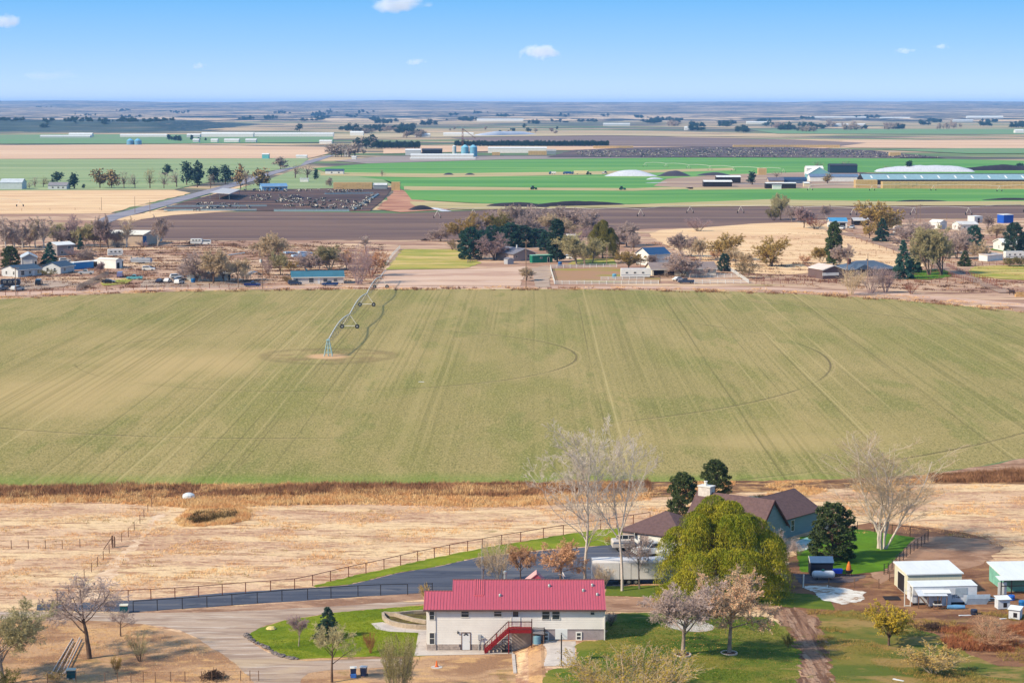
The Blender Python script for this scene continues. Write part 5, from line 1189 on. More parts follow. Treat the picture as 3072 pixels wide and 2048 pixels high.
# ---- fences near
up = [(172, 1812), (243, 1809), (314, 1806), (385, 1803), (453, 1800), (525, 1796), (596, 1791), (667, 1785), (737, 1779), (812, 1774), (884, 1768), (938, 1757), (992, 1744), (1046, 1731), (1098, 1720), (1152, 1708), (1202, 1696), (1253, 1684), (1303, 1674), (1349, 1664), (1403, 1653), (1447, 1645), (1505, 1634), (1562, 1625), (1630, 1613), (1690, 1604), (1760, 1594), (1802, 1588), (1850, 1580), (1900, 1572), (1950, 1564)]
fence('pipe_fence', 'rusty single rail pipe fence along the far side of the driveway', up, 1.42, [1.4], M_RUST, .055, .045)
lo = [(400, 1836), (472, 1831), (547, 1826), (621, 1821), (696, 1815), (772, 1809), (846, 1803), (923, 1798), (993, 1793), (1074, 1788), (1142, 1785), (1223, 1783)]
fence('pipe_fence', 'dark single rail pipe fence between the driveway and the gravel drive', lo, 1.38, [1.36], M_BLACKPIPE, .05, .045)
fence('pipe_gate', 'short black pipe gate at the end of the driveway fence', [(1278, 1781), (1297, 1780)], 1.4, [.3, .6, .9, 1.2, 1.36], M_BLACKPIPE, .05, .03)
fence('wire_fence', 'line of thin leaning posts crossing the left pasture diagonally', spread([(180, 1812), (230, 1755), (275, 1715), (310, 1680), (345, 1640), (385, 1610), (420, 1570), (455, 1520)], 4.2), 1.25, [1.15, .75], M_POST, .05, .008)
fence('wire_fence', 'sparse wire fence posts running left across the pasture', spread([(34, 1645), (85, 1645), (136, 1645), (187, 1645), (240, 1641), (335, 1633)], 3.5), 1.2, [1.1, .7], M_POST, .05, .008)
pbr = thing('brace_post', 'braced corner posts where the two pasture fences meet', 'post', G(338, 1642))
MB().tube((0, 0, -.1), (0, 0, 1.7), .1, 7).build('post', M_POST, pbr); MB().tube((-.1, 0, 1.4), (-1.0, -1.2, .05), .06, 6).build('brace', M_POST, pbr); MB().tube((.2, .3, -.1), (.2, .3, 1.5), .08, 7).build('post', M_POST, pbr)
fence('wire_fence', 'thin posts of the orchard fence along the bottom of the view', [(143, 2050), (228, 2049), (315, 2048), (353, 2046), (393, 2047), (430, 2045), (466, 2046), (512, 2045), (555, 2044), (605, 2044), (636, 2043), (670, 2042), (722, 2042), (750, 2042), (776, 2042)], 1.15, [1.05, .6], M_POST, .04, .008)
fence('pipe_fence', 'dark pipe fence behind the bare trees on the bright lawn', [(2572, 1592), (2624, 1597), (2676, 1602), (2730, 1608), (2784, 1616)], 1.4, [1.36], M_BLACKPIPE, .05, .04)
fence('pipe_fence', 'black close-posted pipe fence on the right edge of the bright lawn', [(2784, 1624), (2774, 1630), (2764, 1638), (2753, 1645), (2742, 1653), (2731, 1662), (2720, 1671), (2710, 1680), (2699, 1688), (2688, 1697), (2676, 1708), (2664, 1720), (2652, 1722)], 1.4, [.25, .5, .75, 1.0, 1.36], M_BLACKPIPE, .05, .025)
fence('wire_fence', 'few short posts crossing the white gravel', [(2408, 1760), (2486, 1762), (2563, 1764), (2636, 1766), (2668, 1742)], 1.3, [1.2], M_POST, .06, .008)
wp = MB().tube((0, 0, -.1), (.05, 0, 1.7), .1, 7).build('marker_post', M_TRIM); wp.location = G(2409, 1762); tag(wp, 'single white post at the willow side of the white gravel', 'post')
# white water tank by the ditch
p = G(566, 1496); wt = thing('white_tank', 'white wrapped bale lying by the ditch bank', 'bale', p)
b = MB().lathe([(.0, 0), (.75, 0), (.95, .25), (.85, .7), (.4, .95), (0, 1.0)], 12); b.v = [(x * 1.05, y, z) for x, y, z in b.v]; b.build('cover', mat('bale_wrap', C(226, 232, 238), rough=.4, var=.06), wt)
# ---- white sheds at the right
M_CREAM = mat('cream_metal', C(222, 220, 200), rough=.55, var=.06, scale=1, stretch=(5, 5, .3)); M_WROOF = mat('white_metal_roof', C(240, 244, 248), rough=.45, var=.04, stretch=(1, .2, 1))
p0, p1 = G(2722, 1785), G(2884, 1781)
SHD = house('metal_shed', 'cream metal shed with a white roof and an open left end', None, None, 5.6, 2.6, .25, M_CREAM, M_WROOF, 'shed', .18, world=(p0, p1), cat='shed', doors=[('l', .2, 0, 3.0, 2.3, M_DARKIN)], trim=False)
p0, p1 = G(2738, 1815), G(2930, 1811)
WT = thing('white_mobile_home', 'old white trailer with a patched wall before the cream shed', 'trailer', (p0.x, p0.y, 0), math.atan2(p1.y - p0.y, p1.x - p0.x)); LL = (p1 - p0).length
M_OLDW = mat('old_white_panel', C(222, 228, 240), rough=.55, var=.08, scale=.5)
MB().prism([(0, .3), (2.5, .3), (2.5, 2.25), (1.25, 2.33), (0, 2.25)], 'x', 0, LL).build('body', M_OLDW, WT); MB().slab([(-.05, -.06, 2.27), (LL + .05, -.06, 2.27), (LL + .05, 2.56, 2.38), (-.05, 2.56, 2.38)], -.06).build('roof', M_WROOF, WT)
opening(WT, 'window', 'l', .3, .9, .9, 1.3, 0, None, None, .06); MB().box(LL * .66, LL * .85, -.03, .01, 1.25, 2.05).build('patch', mat('grey_patch', C(170, 184, 200), rough=.6, var=.1), WT); MB().box(LL * .7, LL * .78, -.032, .01, .95, 1.25).build('patch', mat('grey_patch', C(170, 184, 200)), WT)
gr = MB(); gz, gx = .85, LL * .62
def stroke(pts): gr.path([(gx + a, -.03, gz + b_) for a, b_ in pts], .022, 4)
stroke([(0, -.08), (0, .42)]); stroke([(.12, .08), (.14, .36), (.24, .4), (.27, .28), (.2, .16), (.3, .02), (.2, -.02)]); stroke([(.56, .38), (.46, .36), (.4, .2), (.46, .05), (.58, .06), (.58, .16)]); stroke([(.62, .22), (.74, .22), (.8, .02), (.64, .02), (.66, .13), (.78, .13)]); stroke([(.8, .02), (.95, 0)])
gr.build('graffiti', mat('black_paint', C(24, 28, 44)), WT)
MB().box(0, LL, .02, .08, 0, .36).build('skirt', M_DARKIN, WT)
ln = thing('lean_to', 'patched lean-to of old sheets on posts against the white trailer', 'lean-to', (p0.x, p0.y, 0), WT.rotation_euler.z)
MB().slab([(.2, -1.7, 1.6), (LL * .48, -1.7, 1.55), (LL * .48, -.05, 1.95), (.2, -.05, 2.0)], .05).build('roof', M_OLDW, ln); MB().slab([(1.0, -1.2, 1.8), (LL * .55, -1.3, 1.76), (LL * .55, -.4, 2.0), (1.0, -.4, 2.02)], .04).build('loose_sheet', M_WROOF, ln)
for x in (.25, 1.4, 2.6, LL * .38, LL * .47): MB().box(x - .05, x + .05, -1.65, -1.55, 0, 1.56).build('post', M_POST, ln)
MB().slab([(.3, -1.6, 1.45), (.5, -1.6, 1.45), (1.7, -1.6, .05), (1.5, -1.6, .05)], .08).build('brace', M_POST, ln)
for k in range(4): MB().box(1.5 + .75 * k, 2.2 + .75 * k, -.9, -.84, .1, 1.6).build('wall_sheet', M_OLDW, ln)
fr = thing('door_frame', 'white wooden frame leaning at the left end of the trailer', 'frame', G(2722, 1818))
for x in (-.35, .35): MB().box(x - .05, x + .05, -.05, .05, 0, 2.3).build('upright', M_TRIM, fr)
for z in (.05, 1.9): MB().box(-.3, .3, -.045, .045, z, z + .09).build('crossbar', M_TRIM, fr)
mp_ = G(2898, 1812); mpanel = thing('scrap_metal', 'pile of bluish metal sheets at the right end of the trailer', 'sheets', mp_, .06)
M_BSHEET = mat('blue_sheet', C(184, 204, 228), rough=.45, var=.1)
for k in range(6): MB().box(-.2 + .05 * k, 2.5 + .07 * k, -.1 - .05 * k, -.06 - .05 * k, .25 * k * .6, .35 + .25 * k * .75).build('sheet', M_BSHEET, mpanel)
tp = thing('blue_tarp', 'blue tarpaulin bundle lying along the trailer wall', 'tarp', G(2868, 1826), .03)
b = MB().lathe([(.0, -1.1), (.22, -1.05), (.3, 0), (.2, 1.05), (0, 1.1)], 9); b.v = [tuple(Matrix.Rotation(math.pi / 2, 4, 'Y') @ Vector(v) + Vector((random.gauss(0, .03), 0, .26 + random.gauss(0, .03)))) for v in b.v]; b.build('bundle', mat('tarp_blue', C(110, 160, 206), rough=.5, var=.15), tp)
def hutch(px, py, rz, label, w=1.3, d=1.0, h=1.0):
    p = G(px, py); r = thing('animal_hutch', label, 'hutch', p, rz, 'white hutches in the junk yard')
    MB().box(-w / 2, w / 2, 0, d, .1, h).build('case', M_OLDW, r); MB().slab([(-w / 2 - .12, -.2, h + .05), (w / 2 + .12, -.2, h + .05), (w / 2 + .12, d + .1, h + .25), (-w / 2 - .12, d + .1, h + .25)], -.05).build('roof', M_WROOF, r)
    MB().box(-.1, .35, -.02, .01, .3, .85).build('opening', M_DARKIN, r)
    for x in (-w / 2 + .08, w / 2 - .08): MB().box(x - .05, x + .05, 0, .1, 0, .1).build('foot', M_POST, r)
hutch(3012, 1828, .15, 'white hutch with a dark opening in the junk yard', 1.5, 1.1, 1.2); hutch(3042, 1858, -.5, 'white box hutch tipped beside the other one', 1.3, 1.2, 1.15)
for px, py, label, rgb in ((3034, 1799, 'blue plastic drum in front of the mint shed', (44, 110, 206)), (3066, 1815, 'blue drum cut off by the right edge', (40, 120, 190)), (2922, 1842, 'dark blue barrel beside boards on the grass', (36, 44, 70))):
    b = thing('barrel', label, 'barrel', G(px, py)); MB().lathe([(.38, 0), (.42, .1), (.42, .5), (.38, .62), (.3, .62)], 14).build('drum', mat('drum_%d' % px, C(*rgb), rough=.4), b); MB().lathe([(.43, .28), (.43, .34)], 14).build('hoop', M_BLACKPIPE, b)
for px, py, rz, label, l in ((2945, 1800, .12, 'white board lying right of the metal sheets', 2.2), (2985, 1795, .05, 'long pale plank on the ground before the mint shed', 2.6), (2895, 1846, .3, 'pale board leaning on the dark barrel', 1.6), (3010, 1856, .5, 'short white scrap board by the hutches', 1.0), (3050, 1888, .9, 'small white scrap near the right edge', .8), (2695, 2040, -.6, 'white pipe stub at the bottom edge of the lawn', 1.2)):
    o = MB().box(-l / 2, l / 2, -.14, .14, .03, .09).build('board', M_WROOF); o.location = G(px, py); o.rotation_euler = (0, .06, rz); tag(o, label, 'board')
brush_pile(2972, 1875, 1.6, .5, 'dark teal netting heap among dry weeds', mat('teal_net', C(30, 110, 96), rough=.8, var=.2), 8, 'netting_heap', 300)
cl = thing('compost_table', 'makeshift table with black buckets before the lean-to', 'table', G(2812, 1828), .05); MB().box(-.5, .5, -.3, .3, .65, .72).build('top', M_TRIM, cl)
for x in (-.42, .42): MB().box(x - .05, x + .05, -.05, .05, 0, .65).build('leg', M_POST, cl)
for x in (-.25, .2): MB().lathe([(.16, .73), (.22, 1.1), (.2, 1.1)], 10, (x, 0, 0)).build('bucket', M_BLACKPIPE, cl)
hp0, hp1 = G(2652, 1795), G(2690, 1785)
pit = MB().box(0, 1.9, -.9, .9, -.02, .12).build('dug_pit_cover', M_DARKIN); pit.location = hp0; tag(pit, 'dark sunken plank cover left of the white sheds', 'cover')
s0, s1 = G(2996, 1783), G(3200, 1780)
MSH = house('mint_shed', 'mint green shed with a white roof at the right edge', None, None, 6.0, 1.9, .35, mat('mint_paint', C(134, 190, 176), rough=.7, var=.14, scale=1.2), M_WROOF, 'shed', .3, world=(s0 + Vector((1.0, 1.6, 0)), s1 + Vector((0, 1.6, 0))), cat='shed', trim=False)
MB().slab([(-1.2, -2.0, 2.0), (9, -2.0, 2.0), (9, -.3, 2.14), (-1.2, -.3, 2.14)], .06).build('porch_roof', M_WROOF, MSH)
for x in (-.9, .4, 2.2): MB().box(x - .06, x + .06, -1.85, -1.73, 0, 1.98).build('post', M_BLACKPIPE, MSH)
MB().box(-1.2, -.1, -1.5, -1.42, 0, 1.6).build('white_panel', M_WROOF, MSH); MB().box(-.9, 2.4, -1.8, -1.74, 1.15, 1.25).build('rail', M_BLACKPIPE, MSH)

# ------------------------------------------------------------------ plants near the houses
tree('cottonwood', 1755, 1752, 1252, 330, 'tallest bare white-barked tree rising behind the red roof', 'white', 'white')
tree('cottonwood2', 1866, 1772, 1288, 310, 'bare pale forked tree in front of the white box trailer', 'white', 'white')
tree('multistem', 2648, 1645, 1298, 380, 'clump of bare pale stems on the bright lawn', 'white', 'tan')
tree('open', 1918, 1766, 1600, 110, 'small dark bare tree before the trailer doors', 'grey', 'mauve')
tree('shrub', 1808, 1766, 1690, 70, 'thin bare sapling at the left end of the trailer', 'grey', 'tan', 'bare_shrub', cat='shrub')
tree('willow', 2165, 1785, 1488, 455, 'big yellow-green weeping willow in front of the grey house', 'dark', 'willow', 'willow_tree')
tree('round2', 2048, 1963, 1738, 300, 'round bare mauve tree in the left white tree ring', 'grey', 'mauve')
tree('tan_leaf', 2187, 1958, 1716, 265, 'pink-tan leafy tree in the right white tree ring', 'grey', 'pinktan', twig='tan')
for px, py, label in ((2048, 1964, 'white brick ring round the mauve bare tree'), (2187, 1959, 'white brick ring round the pink-tan tree')):
    p = G(px, py); r = thing('tree_ring', label, 'tree ring', p); me = None
    for k in range(22):
        if me is None: o = MB().box(-.11, .11, -.08, .08, -.03, .14).build('brick', mat('ring_brick', C(214, 200, 190), rough=.8, var=.12), r); me = o.data
        else: o = link('brick', me, None, r)
        t = 2 * math.pi * k / 22; o.location = (.85 * math.cos(t), .85 * math.sin(t), 0); o.rotation_euler = (0, 0, t + math.pi / 2)
    MB().lathe([(.8, -.02), (.7, .07), (.0, .09)], 20).build('mulch', MATS['bare_soil'] if False else mat('mulch', C(92, 62, 50), rough=.95, var=.2, bump=.5), r)
tree('pine', 2048, 1556, 1416, 108, 'dark round pine left of the white stone chimney', 'dark', 'pine', 'pine_tree')
tree('pine', 2145, 1506, 1378, 104, 'dark ragged pine behind the white stone chimney', 'dark', 'pine', 'pine_tree')
tree('pine', 2497, 1682, 1508, 156, 'dark spreading pine between grey house and bright lawn', 'dark', 'pine', 'pine_tree')
tree('spruce_wide', 983, 1914, 1816, 92, 'dark blue-green spruce on the left lawn', 'dark', 'spruce', 'spruce_tree')
tree('round', 896, 1938, 1844, 66, 'small mop-headed brown tree on the left lawn', 'grey', 'purple', 'small_tree')
tree('open', 996, 2046, 1866, 150, 'bare olive-twigged tree below the spruce', 'dark', 'olive', 'tree')
tree('shrub', 1113, 1958, 1894, 54, 'red-twigged shrub at the right of the left lawn', 'red', 'red', 'red_shrub', cat='shrub')
tree('thicket', 1192, 2090, 1905, 120, 'wispy grey-green tree at the bottom edge before the house', 'grey', 'oliveleaf', twig='olive')
tree('open', 268, 1974, 1728, 290, 'bare dark-trunked orchard tree with pale twigs beside the pipe heap', 'dark', 'mauve')
tree('open', 362, 1908, 1828, 90, 'small bare tree beside the gravel drive', 'dark', 'mauve', 'small_tree')
tree('shrub', 421, 1983, 1895, 86, 'low spreading olive bare tree in the orchard', 'dark', 'olive', 'small_tree')
tree('leafy_shrub', 349, 2022, 1962, 40, 'small rusty-leaved shrub in the orchard', 'dark', 'gold', 'small_tree', twig='red', cat='shrub')
tree('round2', 10, 2052, 1812, 340, 'big grey-green bare tree cut by the left edge', 'grey', 'olive')
tree('leafy_shrub', 15, 2078, 2000, 90, 'pale sage bush in the bottom left corner', 'grey', 'oliveleaf', 'sage_bush', twig='olive', cat='shrub')
tree('leafy_shrub', 165, 2046, 2010, 60, 'golden dry bush left of the pale pipes', 'tan', 'gold', 'dry_bush', twig='tan', cat='shrub')
tree('shrub', 1500, 1752, 1610, 130, 'pale bare clump behind the red roof near the driveway', 'white', 'tan', 'bare_shrub', cat='shrub')
tree('open', 1448, 1760, 1660, 60, 'small dark bare tree right of the antenna mast', 'dark', 'tan', 'small_tree')
tree('tan_leaf', 1562, 1756, 1630, 95, 'thin rusty tree behind the red ridge', 'dark', 'rust', twig='rust')
tree('tan_leaf', 1680, 1758, 1622, 150, 'rusty orange bare tree behind the satellite dish', 'dark', 'rust', twig='rust')
tree('leafy_shrub', 1824, 1630, 1606, 28, 'small golden bush by the driveway lawn', 'tan', 'yellow', 'golden_bush', cat='shrub')
tree('leafy_shrub', 1274, 1800, 1745, 34, 'yellow dry weed clump at the left end of the red roof', 'tan', 'gold', 'dry_bush', twig='tan', cat='shrub')
tree('shrub', 1832, 1876, 1830, 50, 'dark brown bare bush against the right end of the house', 'dark', 'purple', 'bare_shrub', cat='shrub')
tree('leafy2', 2666, 1936, 1806, 165, 'small round yellow tree in the rough grass', 'dark', 'yellow', 'small_tree', twig='olive')
tree('leafy_shrub', 2364, 1942, 1898, 42, 'small dark green bush by the dirt track', 'dark', 'oliveleaf', 'small_bush', cat='shrub')
tree('thicket', 1885, 2112, 1962, 420, 'big yellow-green willow bush at the bottom centre edge', 'tan', 'yellow', 'willow_bush', twig='tan', cat='shrub')
tree('leafy_shrub', 2800, 2020, 1930, 190, 'tan feathery bush in the bottom right grass', 'tan', 'gold', 'dry_bush', twig='tan', cat='shrub')
tree('shrub', 2960, 1900, 1855, 150, 'rusty dry weed thicket beside the teal netting', 'rust', 'rust', 'dry_weeds', cat='shrub')
tree('shrub', 2985, 1940, 1885, 190, 'darker rusty weed thicket in the junk yard', 'red', 'rust', 'dry_weeds', cat='shrub')
tree('shrub', 2340, 1700, 1590, 110, 'bare whitish shrub right of the willow', 'mauve', 'mauve', 'bare_shrub', cat='shrub')
tree('shrub', 2395, 1665, 1625, 60, 'low bare bush by the patio of the grey house', 'grey', 'mauve', 'bare_shrub', cat='shrub')
M_STRAW = leafmat('straw_blade', C(244, 206, 154), C(226, 172, 122), C(252, 226, 184), .3)
M_WEED = leafmat('weed_brown', C(140, 102, 78), C(182, 138, 106), C(92, 68, 54), .25)
M_WEEDG = leafmat('weed_mix', C(150, 136, 74), C(186, 150, 94), C(104, 112, 52), .25)
DB = [(-260, 1462), (500, 1457), (1000, 1454), (1500, 1450), (1950, 1447), (1950, 1475), (1500, 1490), (1000, 1486), (500, 1492), (-260, 1494)]
tufts('ditch_weeds', DB, 9000, .85, M_WEED, 'dark brown weeds lining the ditch below the crop', 9, .18, 1, .35, .035)
tufts('ditch_grass', DB, 4500, .8, M_STRAW, 'straw coloured grass tufts along the ditch', 9, .15, 2, .4, .03, clump=.05)
tufts('bank_grass', [(-260, 1492), (500, 1492), (1000, 1486), (1500, 1490), (1950, 1478), (1950, 1500), (1500, 1522), (1000, 1512), (560, 1524), (300, 1508), (-260, 1510)], 6500, .7, M_STRAW, 'pale straw grass on the lower ditch bank', 9, .18, 3, .4, .03)
tufts('ditch_weeds', [(2790, 1424), (3330, 1404), (3330, 1446), (2800, 1446)], 4500, .95, M_WEED, 'rusty weeds lining the ditch at the far right', 9, .2, 4, .4, .035)
tufts('bank_grass', [(1950, 1447), (2400, 1443), (2800, 1425), (2800, 1470), (2300, 1490), (1950, 1505)], 4000, .5, M_STRAW, 'dry grass on the bank right of the pale trees', 7, .15, 5, .45, .03, clump=.1)
tufts('pit_grass', [(525, 1560), (560, 1530), (620, 1512), (700, 1510), (752, 1530), (748, 1560), (690, 1572), (600, 1580), (540, 1578)], 2600, .55, M_STRAW, 'golden grass ring round the weedy pit', 9, .16, 6, .4, .03)
tufts('pit_weeds', [(565, 1562), (590, 1540), (640, 1528), (710, 1530), (712, 1552), (650, 1562), (585, 1572)], 900, .75, leafmat('pit_weed', C(86, 72, 44), C(70, 66, 40), C(108, 80, 52)), 'dark weeds filling the pit', 9, .16, 7, .35, .035)
tufts('pasture_tufts', [(-260, 1500), (3330, 1450), (3330, 1700), (2800, 1600), (2400, 1600), (1900, 1560), (1300, 1670), (700, 1775), (-260, 1800)], 14000, .25, M_STRAW, 'short dry grass tufts over the tan pasture', 6, .2, 8, .6, .03, clump=.15)
tufts('pasture_tufts', [(-260, 1500), (3330, 1450), (3330, 1700), (2800, 1600), (2400, 1600), (1900, 1560), (1300, 1670), (700, 1775), (-260, 1800)], 1600, .26, M_WEEDG, 'scattered greenish weeds over the tan pasture', 8, .25, 9, .6, .035, clump=.55)
tufts('orchard_grass', [(-260, 1860), (420, 1876), (700, 1975), (800, 2075), (-260, 2075)], 5000, .2, M_STRAW, 'dry grass litter under the orchard trees', 6, .2, 10, .7, .02, clump=.0)
tufts('fallen_leaves', [(1815, 1868), (2300, 1852), (2400, 1930), (2390, 2070), (1740, 2000), (1812, 1915)], 2600, .05, leafmat('dead_leaf', C(220, 180, 110), C(190, 140, 84)), 'fallen leaves on the right lawn', 2, .3, 31, 1.5, .06, z=.05)
tufts('yard_weeds', [(2420, 1830), (2900, 1840), (3330, 1800), (3330, 2075), (2500, 2075)], 6500, .3, M_WEEDG, 'rough weeds over the junk yard and grass', 7, .2, 11, .55, .025, clump=.1)
tufts('yard_weeds', [(2800, 1890), (3072, 1870), (3330, 1880), (3330, 1960), (2850, 1950)], 2600, .7, leafmat('weed_rust', C(176, 116, 84), C(140, 88, 66), C(200, 146, 104), .4), 'rusty tall weeds in the junk yard', 8, .22, 12, .4, .03, clump=.1)
tufts('lawn_grass', [(742, 1910), (853, 1862), (1017, 1838), (1272, 1817), (1150, 1850), (1112, 1868), (1165, 1896), (1255, 1899), (1240, 1966), (1046, 1968), (886, 1975), (802, 1941)], 9000, .09, leafmat('lawn_blade', C(126, 142, 34), C(98, 122, 24), C(154, 156, 54), .5), 'short grass of the left lawn', 4, .12, 13, .8, .03, z=.03)
tufts('lawn_grass', [(1815, 1868), (2300, 1852), (2400, 1930), (2390, 2070), (1740, 2000), (1812, 1915)], 12000, .10, leafmat('lawn2_blade', C(108, 122, 44), C(78, 100, 32), C(150, 140, 72), .4), 'short grass of the right lawn', 4, .15, 14, .8, .03, z=.03)
# ------------------------------------------------------------------ centre pivot in the crop
PD = Vector((G(1140, 868).x - PIV.x, G(1140, 868).y - PIV.y, 0)).normalized(); PN = Vector((PD.y, -PD.x, 0))
CP_ = thing('irrigation_pivot', 'galvanised centre pivot sprinkler stretching across the green crop', 'irrigation pivot', PIV)
M_GALV = mat('pivot_galv', C(240, 234, 226), rough=.5, metal=.0, var=.08); M_PTRUSS = mat('pivot_truss', C(126, 128, 128), rough=.55, metal=.2, var=.1)
tw = MB()
for k in range(4):
    a = math.pi / 4 + k * math.pi / 2; tw.tube((1.4 * math.cos(a), 1.4 * math.sin(a), 0), (.35 * math.cos(a), .35 * math.sin(a), 3.9), .09, 5)
    a2 = a + math.pi / 2
    for z, r0 in ((.9, 1.16), (2.0, .86), (3.0, .6)): tw.tube((r0 * math.cos(a), r0 * math.sin(a), z), (r0 * math.cos(a2), r0 * math.sin(a2), z), .05, 4)
tw.tube((0, 0, 0), (0, 0, 4.2), .14, 7); tw.box(-.45, .45, -.45, .45, 3.8, 4.0)
tw.build('pivot_point', mat('pivot_teal', C(168, 200, 206), rough=.5, var=.1), CP_)
def arch(R0, R1, n=9, z0=3.9, rise=1.35): return [PD * (R0 + (R1 - R0) * k / n) + Vector((0, 0, z0 + rise * math.sin(math.pi * k / n))) for k in range(n + 1)]
TOW = [59.7, 119.4, 179.0]
for i, (a, b) in enumerate(zip([0] + TOW, TOW + [205])):
    pts = arch(a, b, 12, 3.9, 1.2 if i < 3 else .3)
    MB().path(pts, .13, 6).build('pipe', M_GALV, CP_)
    t = MB()
    if i < 3:
        low = [p + Vector((0, 0, -1.7 * math.sin(math.pi * k / 12) ** .6)) for k, p in enumerate(pts)]
        for s in (-1, 1):
            lp = [q + PN * s * .8 for q in low]; t.path(lp[1:-1], .025, 4); t.tube(pts[0], lp[1], .025, 4); t.tube(pts[-1], lp[-2], .025, 4)
            for k in range(1, 12): t.tube(pts[k], lp[k], .03, 4)
        for k in range(1, 12):
            t.tube(low[k] - PN * .8, low[k] + PN * .8, .03, 4)
            if k < 11: t.tube(pts[k], low[k + 1] + PN * .8, .03, 4)
        t.build('truss', M_PTRUSS, CP_)
        d = MB()
        for k in range(2, 24, 3):
            q = PD * (a + (b - a) * k / 24); d.tube(q + Vector((0, 0, 2.2)), q + Vector((0, 0, 4.0)), .015, 3)
        d.build('drop_hoses', M_BLACKPIPE, CP_)['kind'] = 'stuff'
for R in TOW:
    c = PD * R; f = MB()
    for s in (-1, 1):
        f.tube(c + PN * s * 2.1 + Vector((0, 0, .75)), c + Vector((0, 0, 3.9)), .08, 5)
    f.tube(c - PN * 2.2 + Vector((0, 0, .75)), c + PN * 2.2 + Vector((0, 0, .75)), .1, 6); f.build('tower', M_GALV, CP_)
    for s in (-1, 1):
        o = MB().tube(-PN * .0 + PD * -.19, PD * .19, .6, 16).build('wheel', M_TYRE, CP_); o.location = c + PN * s * 2.05 + Vector((0, 0, .6)); MB().tube(PD * -.2, PD * .2, .3, 10).build('rim', M_RIM, o)
lt2 = MB().box(-.6, .6, -.15, .15, .02, .12).build('white_litter', M_TRIM); lt2.location = G(1264, 1146); tag(lt2, 'small white scrap lying in the crop', 'litter')

# ------------------------------------------------------------------ houses beyond the crop
W_ = lambda key, *rgb: paint(key, rgb, rough=.7, var=.06, scale=.5)
R_ = lambda key, *rgb: paint(key, rgb, rough=.7, var=.08, scale=.4)
wht, pgr, roofw = W_('wall_white', 236, 236, 236), W_('wall_palegrey', 206, 210, 216), R_('roof_white', 240, 242, 244)
GRP = 'houses beyond the crop'
house('manufactured_home', 'pale grey home with dark blue roof, nearest the left edge', (54, 832), (126, 826), 9, 2.6, 1.3, pgr, R_('roof_navy', 70, 90, 112), 'x', .3, wins=[('f', .12, .7, 1.6, 1.5), ('f', .45, .9, 1, 1.1), ('f', .8, .9, 1, 1.1), ('l', .2, .8, 1, 1.2), ('l', .65, .8, 1, 1.2)], doors=[('f', .6, .2, .95, 2.1, M_WDOOR)], group=GRP)
house('manufactured_home', 'pale grey home with a porch gable, second from the left', (182, 822), (223, 816), 7.5, 2.6, 1.5, pgr, R_('roof_navy', 70, 90, 112), 'x', .4, wins=[('f', .25, .9, 1, 1.1), ('l', .25, .8, 1.0, 1.4), ('l', .65, .8, 1, 1.4)], group=GRP)
house('house', 'grey house with a wide white garage door behind the dark pine', (66, 800), (112, 799), 11, 3.4, 1.4, W_('wall_grey', 176, 178, 186), R_('roof_pale', 190, 200, 214), 'y', .3, doors=[('f', .08, 0, 3.4, 2.6, wht), ('f', .82, 0, .9, 2.1, M_DARKIN)], group=GRP)
house('house', 'two storey grey house with white roof behind the dark spruce', (172, 768), (222, 765), 8, 4.4, .9, W_('wall_taupe', 158, 150, 150), roofw, 'x', .5, wins=[('f', .62, 2.6, 1.6, 1.2), ('f', .2, .8, 1.2, 1.2)], group=GRP)
house('barn', 'large white-roofed barn with a blue open front at far left', (428, 738), (474, 728), 16, 4.8, 1.2, W_('wall_tan', 196, 178, 164), R_('roof_cream', 244, 240, 230), 'y', .5, doors=[('f', .02, 0, 5.0, 4.2, W_('door_blue', 50, 110, 168))], cat='barn', group=GRP)
house('shipping_container', 'bright blue container with a white top among the left homes', (222, 809), (281, 804), 2.6, 2.5, .1, W_('cont_blue', 60, 140, 204), roofw, 'shed', .05, cat='container', group=GRP, trim=False)
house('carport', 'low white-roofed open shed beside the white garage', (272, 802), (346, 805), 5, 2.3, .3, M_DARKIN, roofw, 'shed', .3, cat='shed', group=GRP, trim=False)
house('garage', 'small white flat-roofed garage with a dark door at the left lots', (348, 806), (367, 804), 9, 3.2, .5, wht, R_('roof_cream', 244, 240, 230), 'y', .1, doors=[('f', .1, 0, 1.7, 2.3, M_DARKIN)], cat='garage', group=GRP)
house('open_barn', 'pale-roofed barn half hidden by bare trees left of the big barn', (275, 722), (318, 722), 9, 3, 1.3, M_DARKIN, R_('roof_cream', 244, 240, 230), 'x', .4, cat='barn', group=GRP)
house('house', 'pale grey low house behind bare trees in the left centre', (571, 845), (692, 842), 8, 2.6, .9, W_('wall_white2', 222, 226, 226), R_('roof_grey', 176, 174, 172), 'x', .4, wins=[('f', .4, .9, 1.3, 1.1), ('f', .78, .7, .9, 1.5), ('f', .1, .9, 1.2, 1.1)], doors=[('f', .93, .2, .9, 2, M_DARKIN)], group=GRP)
house('house', 'cream house with a teal-blue roof beside the pivot end', (877, 853), (1031, 851), 8.5, 2.5, 1.6, W_('wall_cream', 230, 220, 214), R_('roof_teal', 66, 116, 138), 'x', .4, wins=[('f', .06, .7, 1.0, 1.3), ('f', .32, .6, 1.7, 1.5), ('f', .6, .7, 1.5, 1.2), ('f', .8, .8, 1.4, 1.0)], doors=[('f', .49, .1, .95, 2.1, M_WDOOR)], group=GRP, chimney=[(5, 4.2, .3, 4.9, R_('roof_teal', 66, 116, 138))])
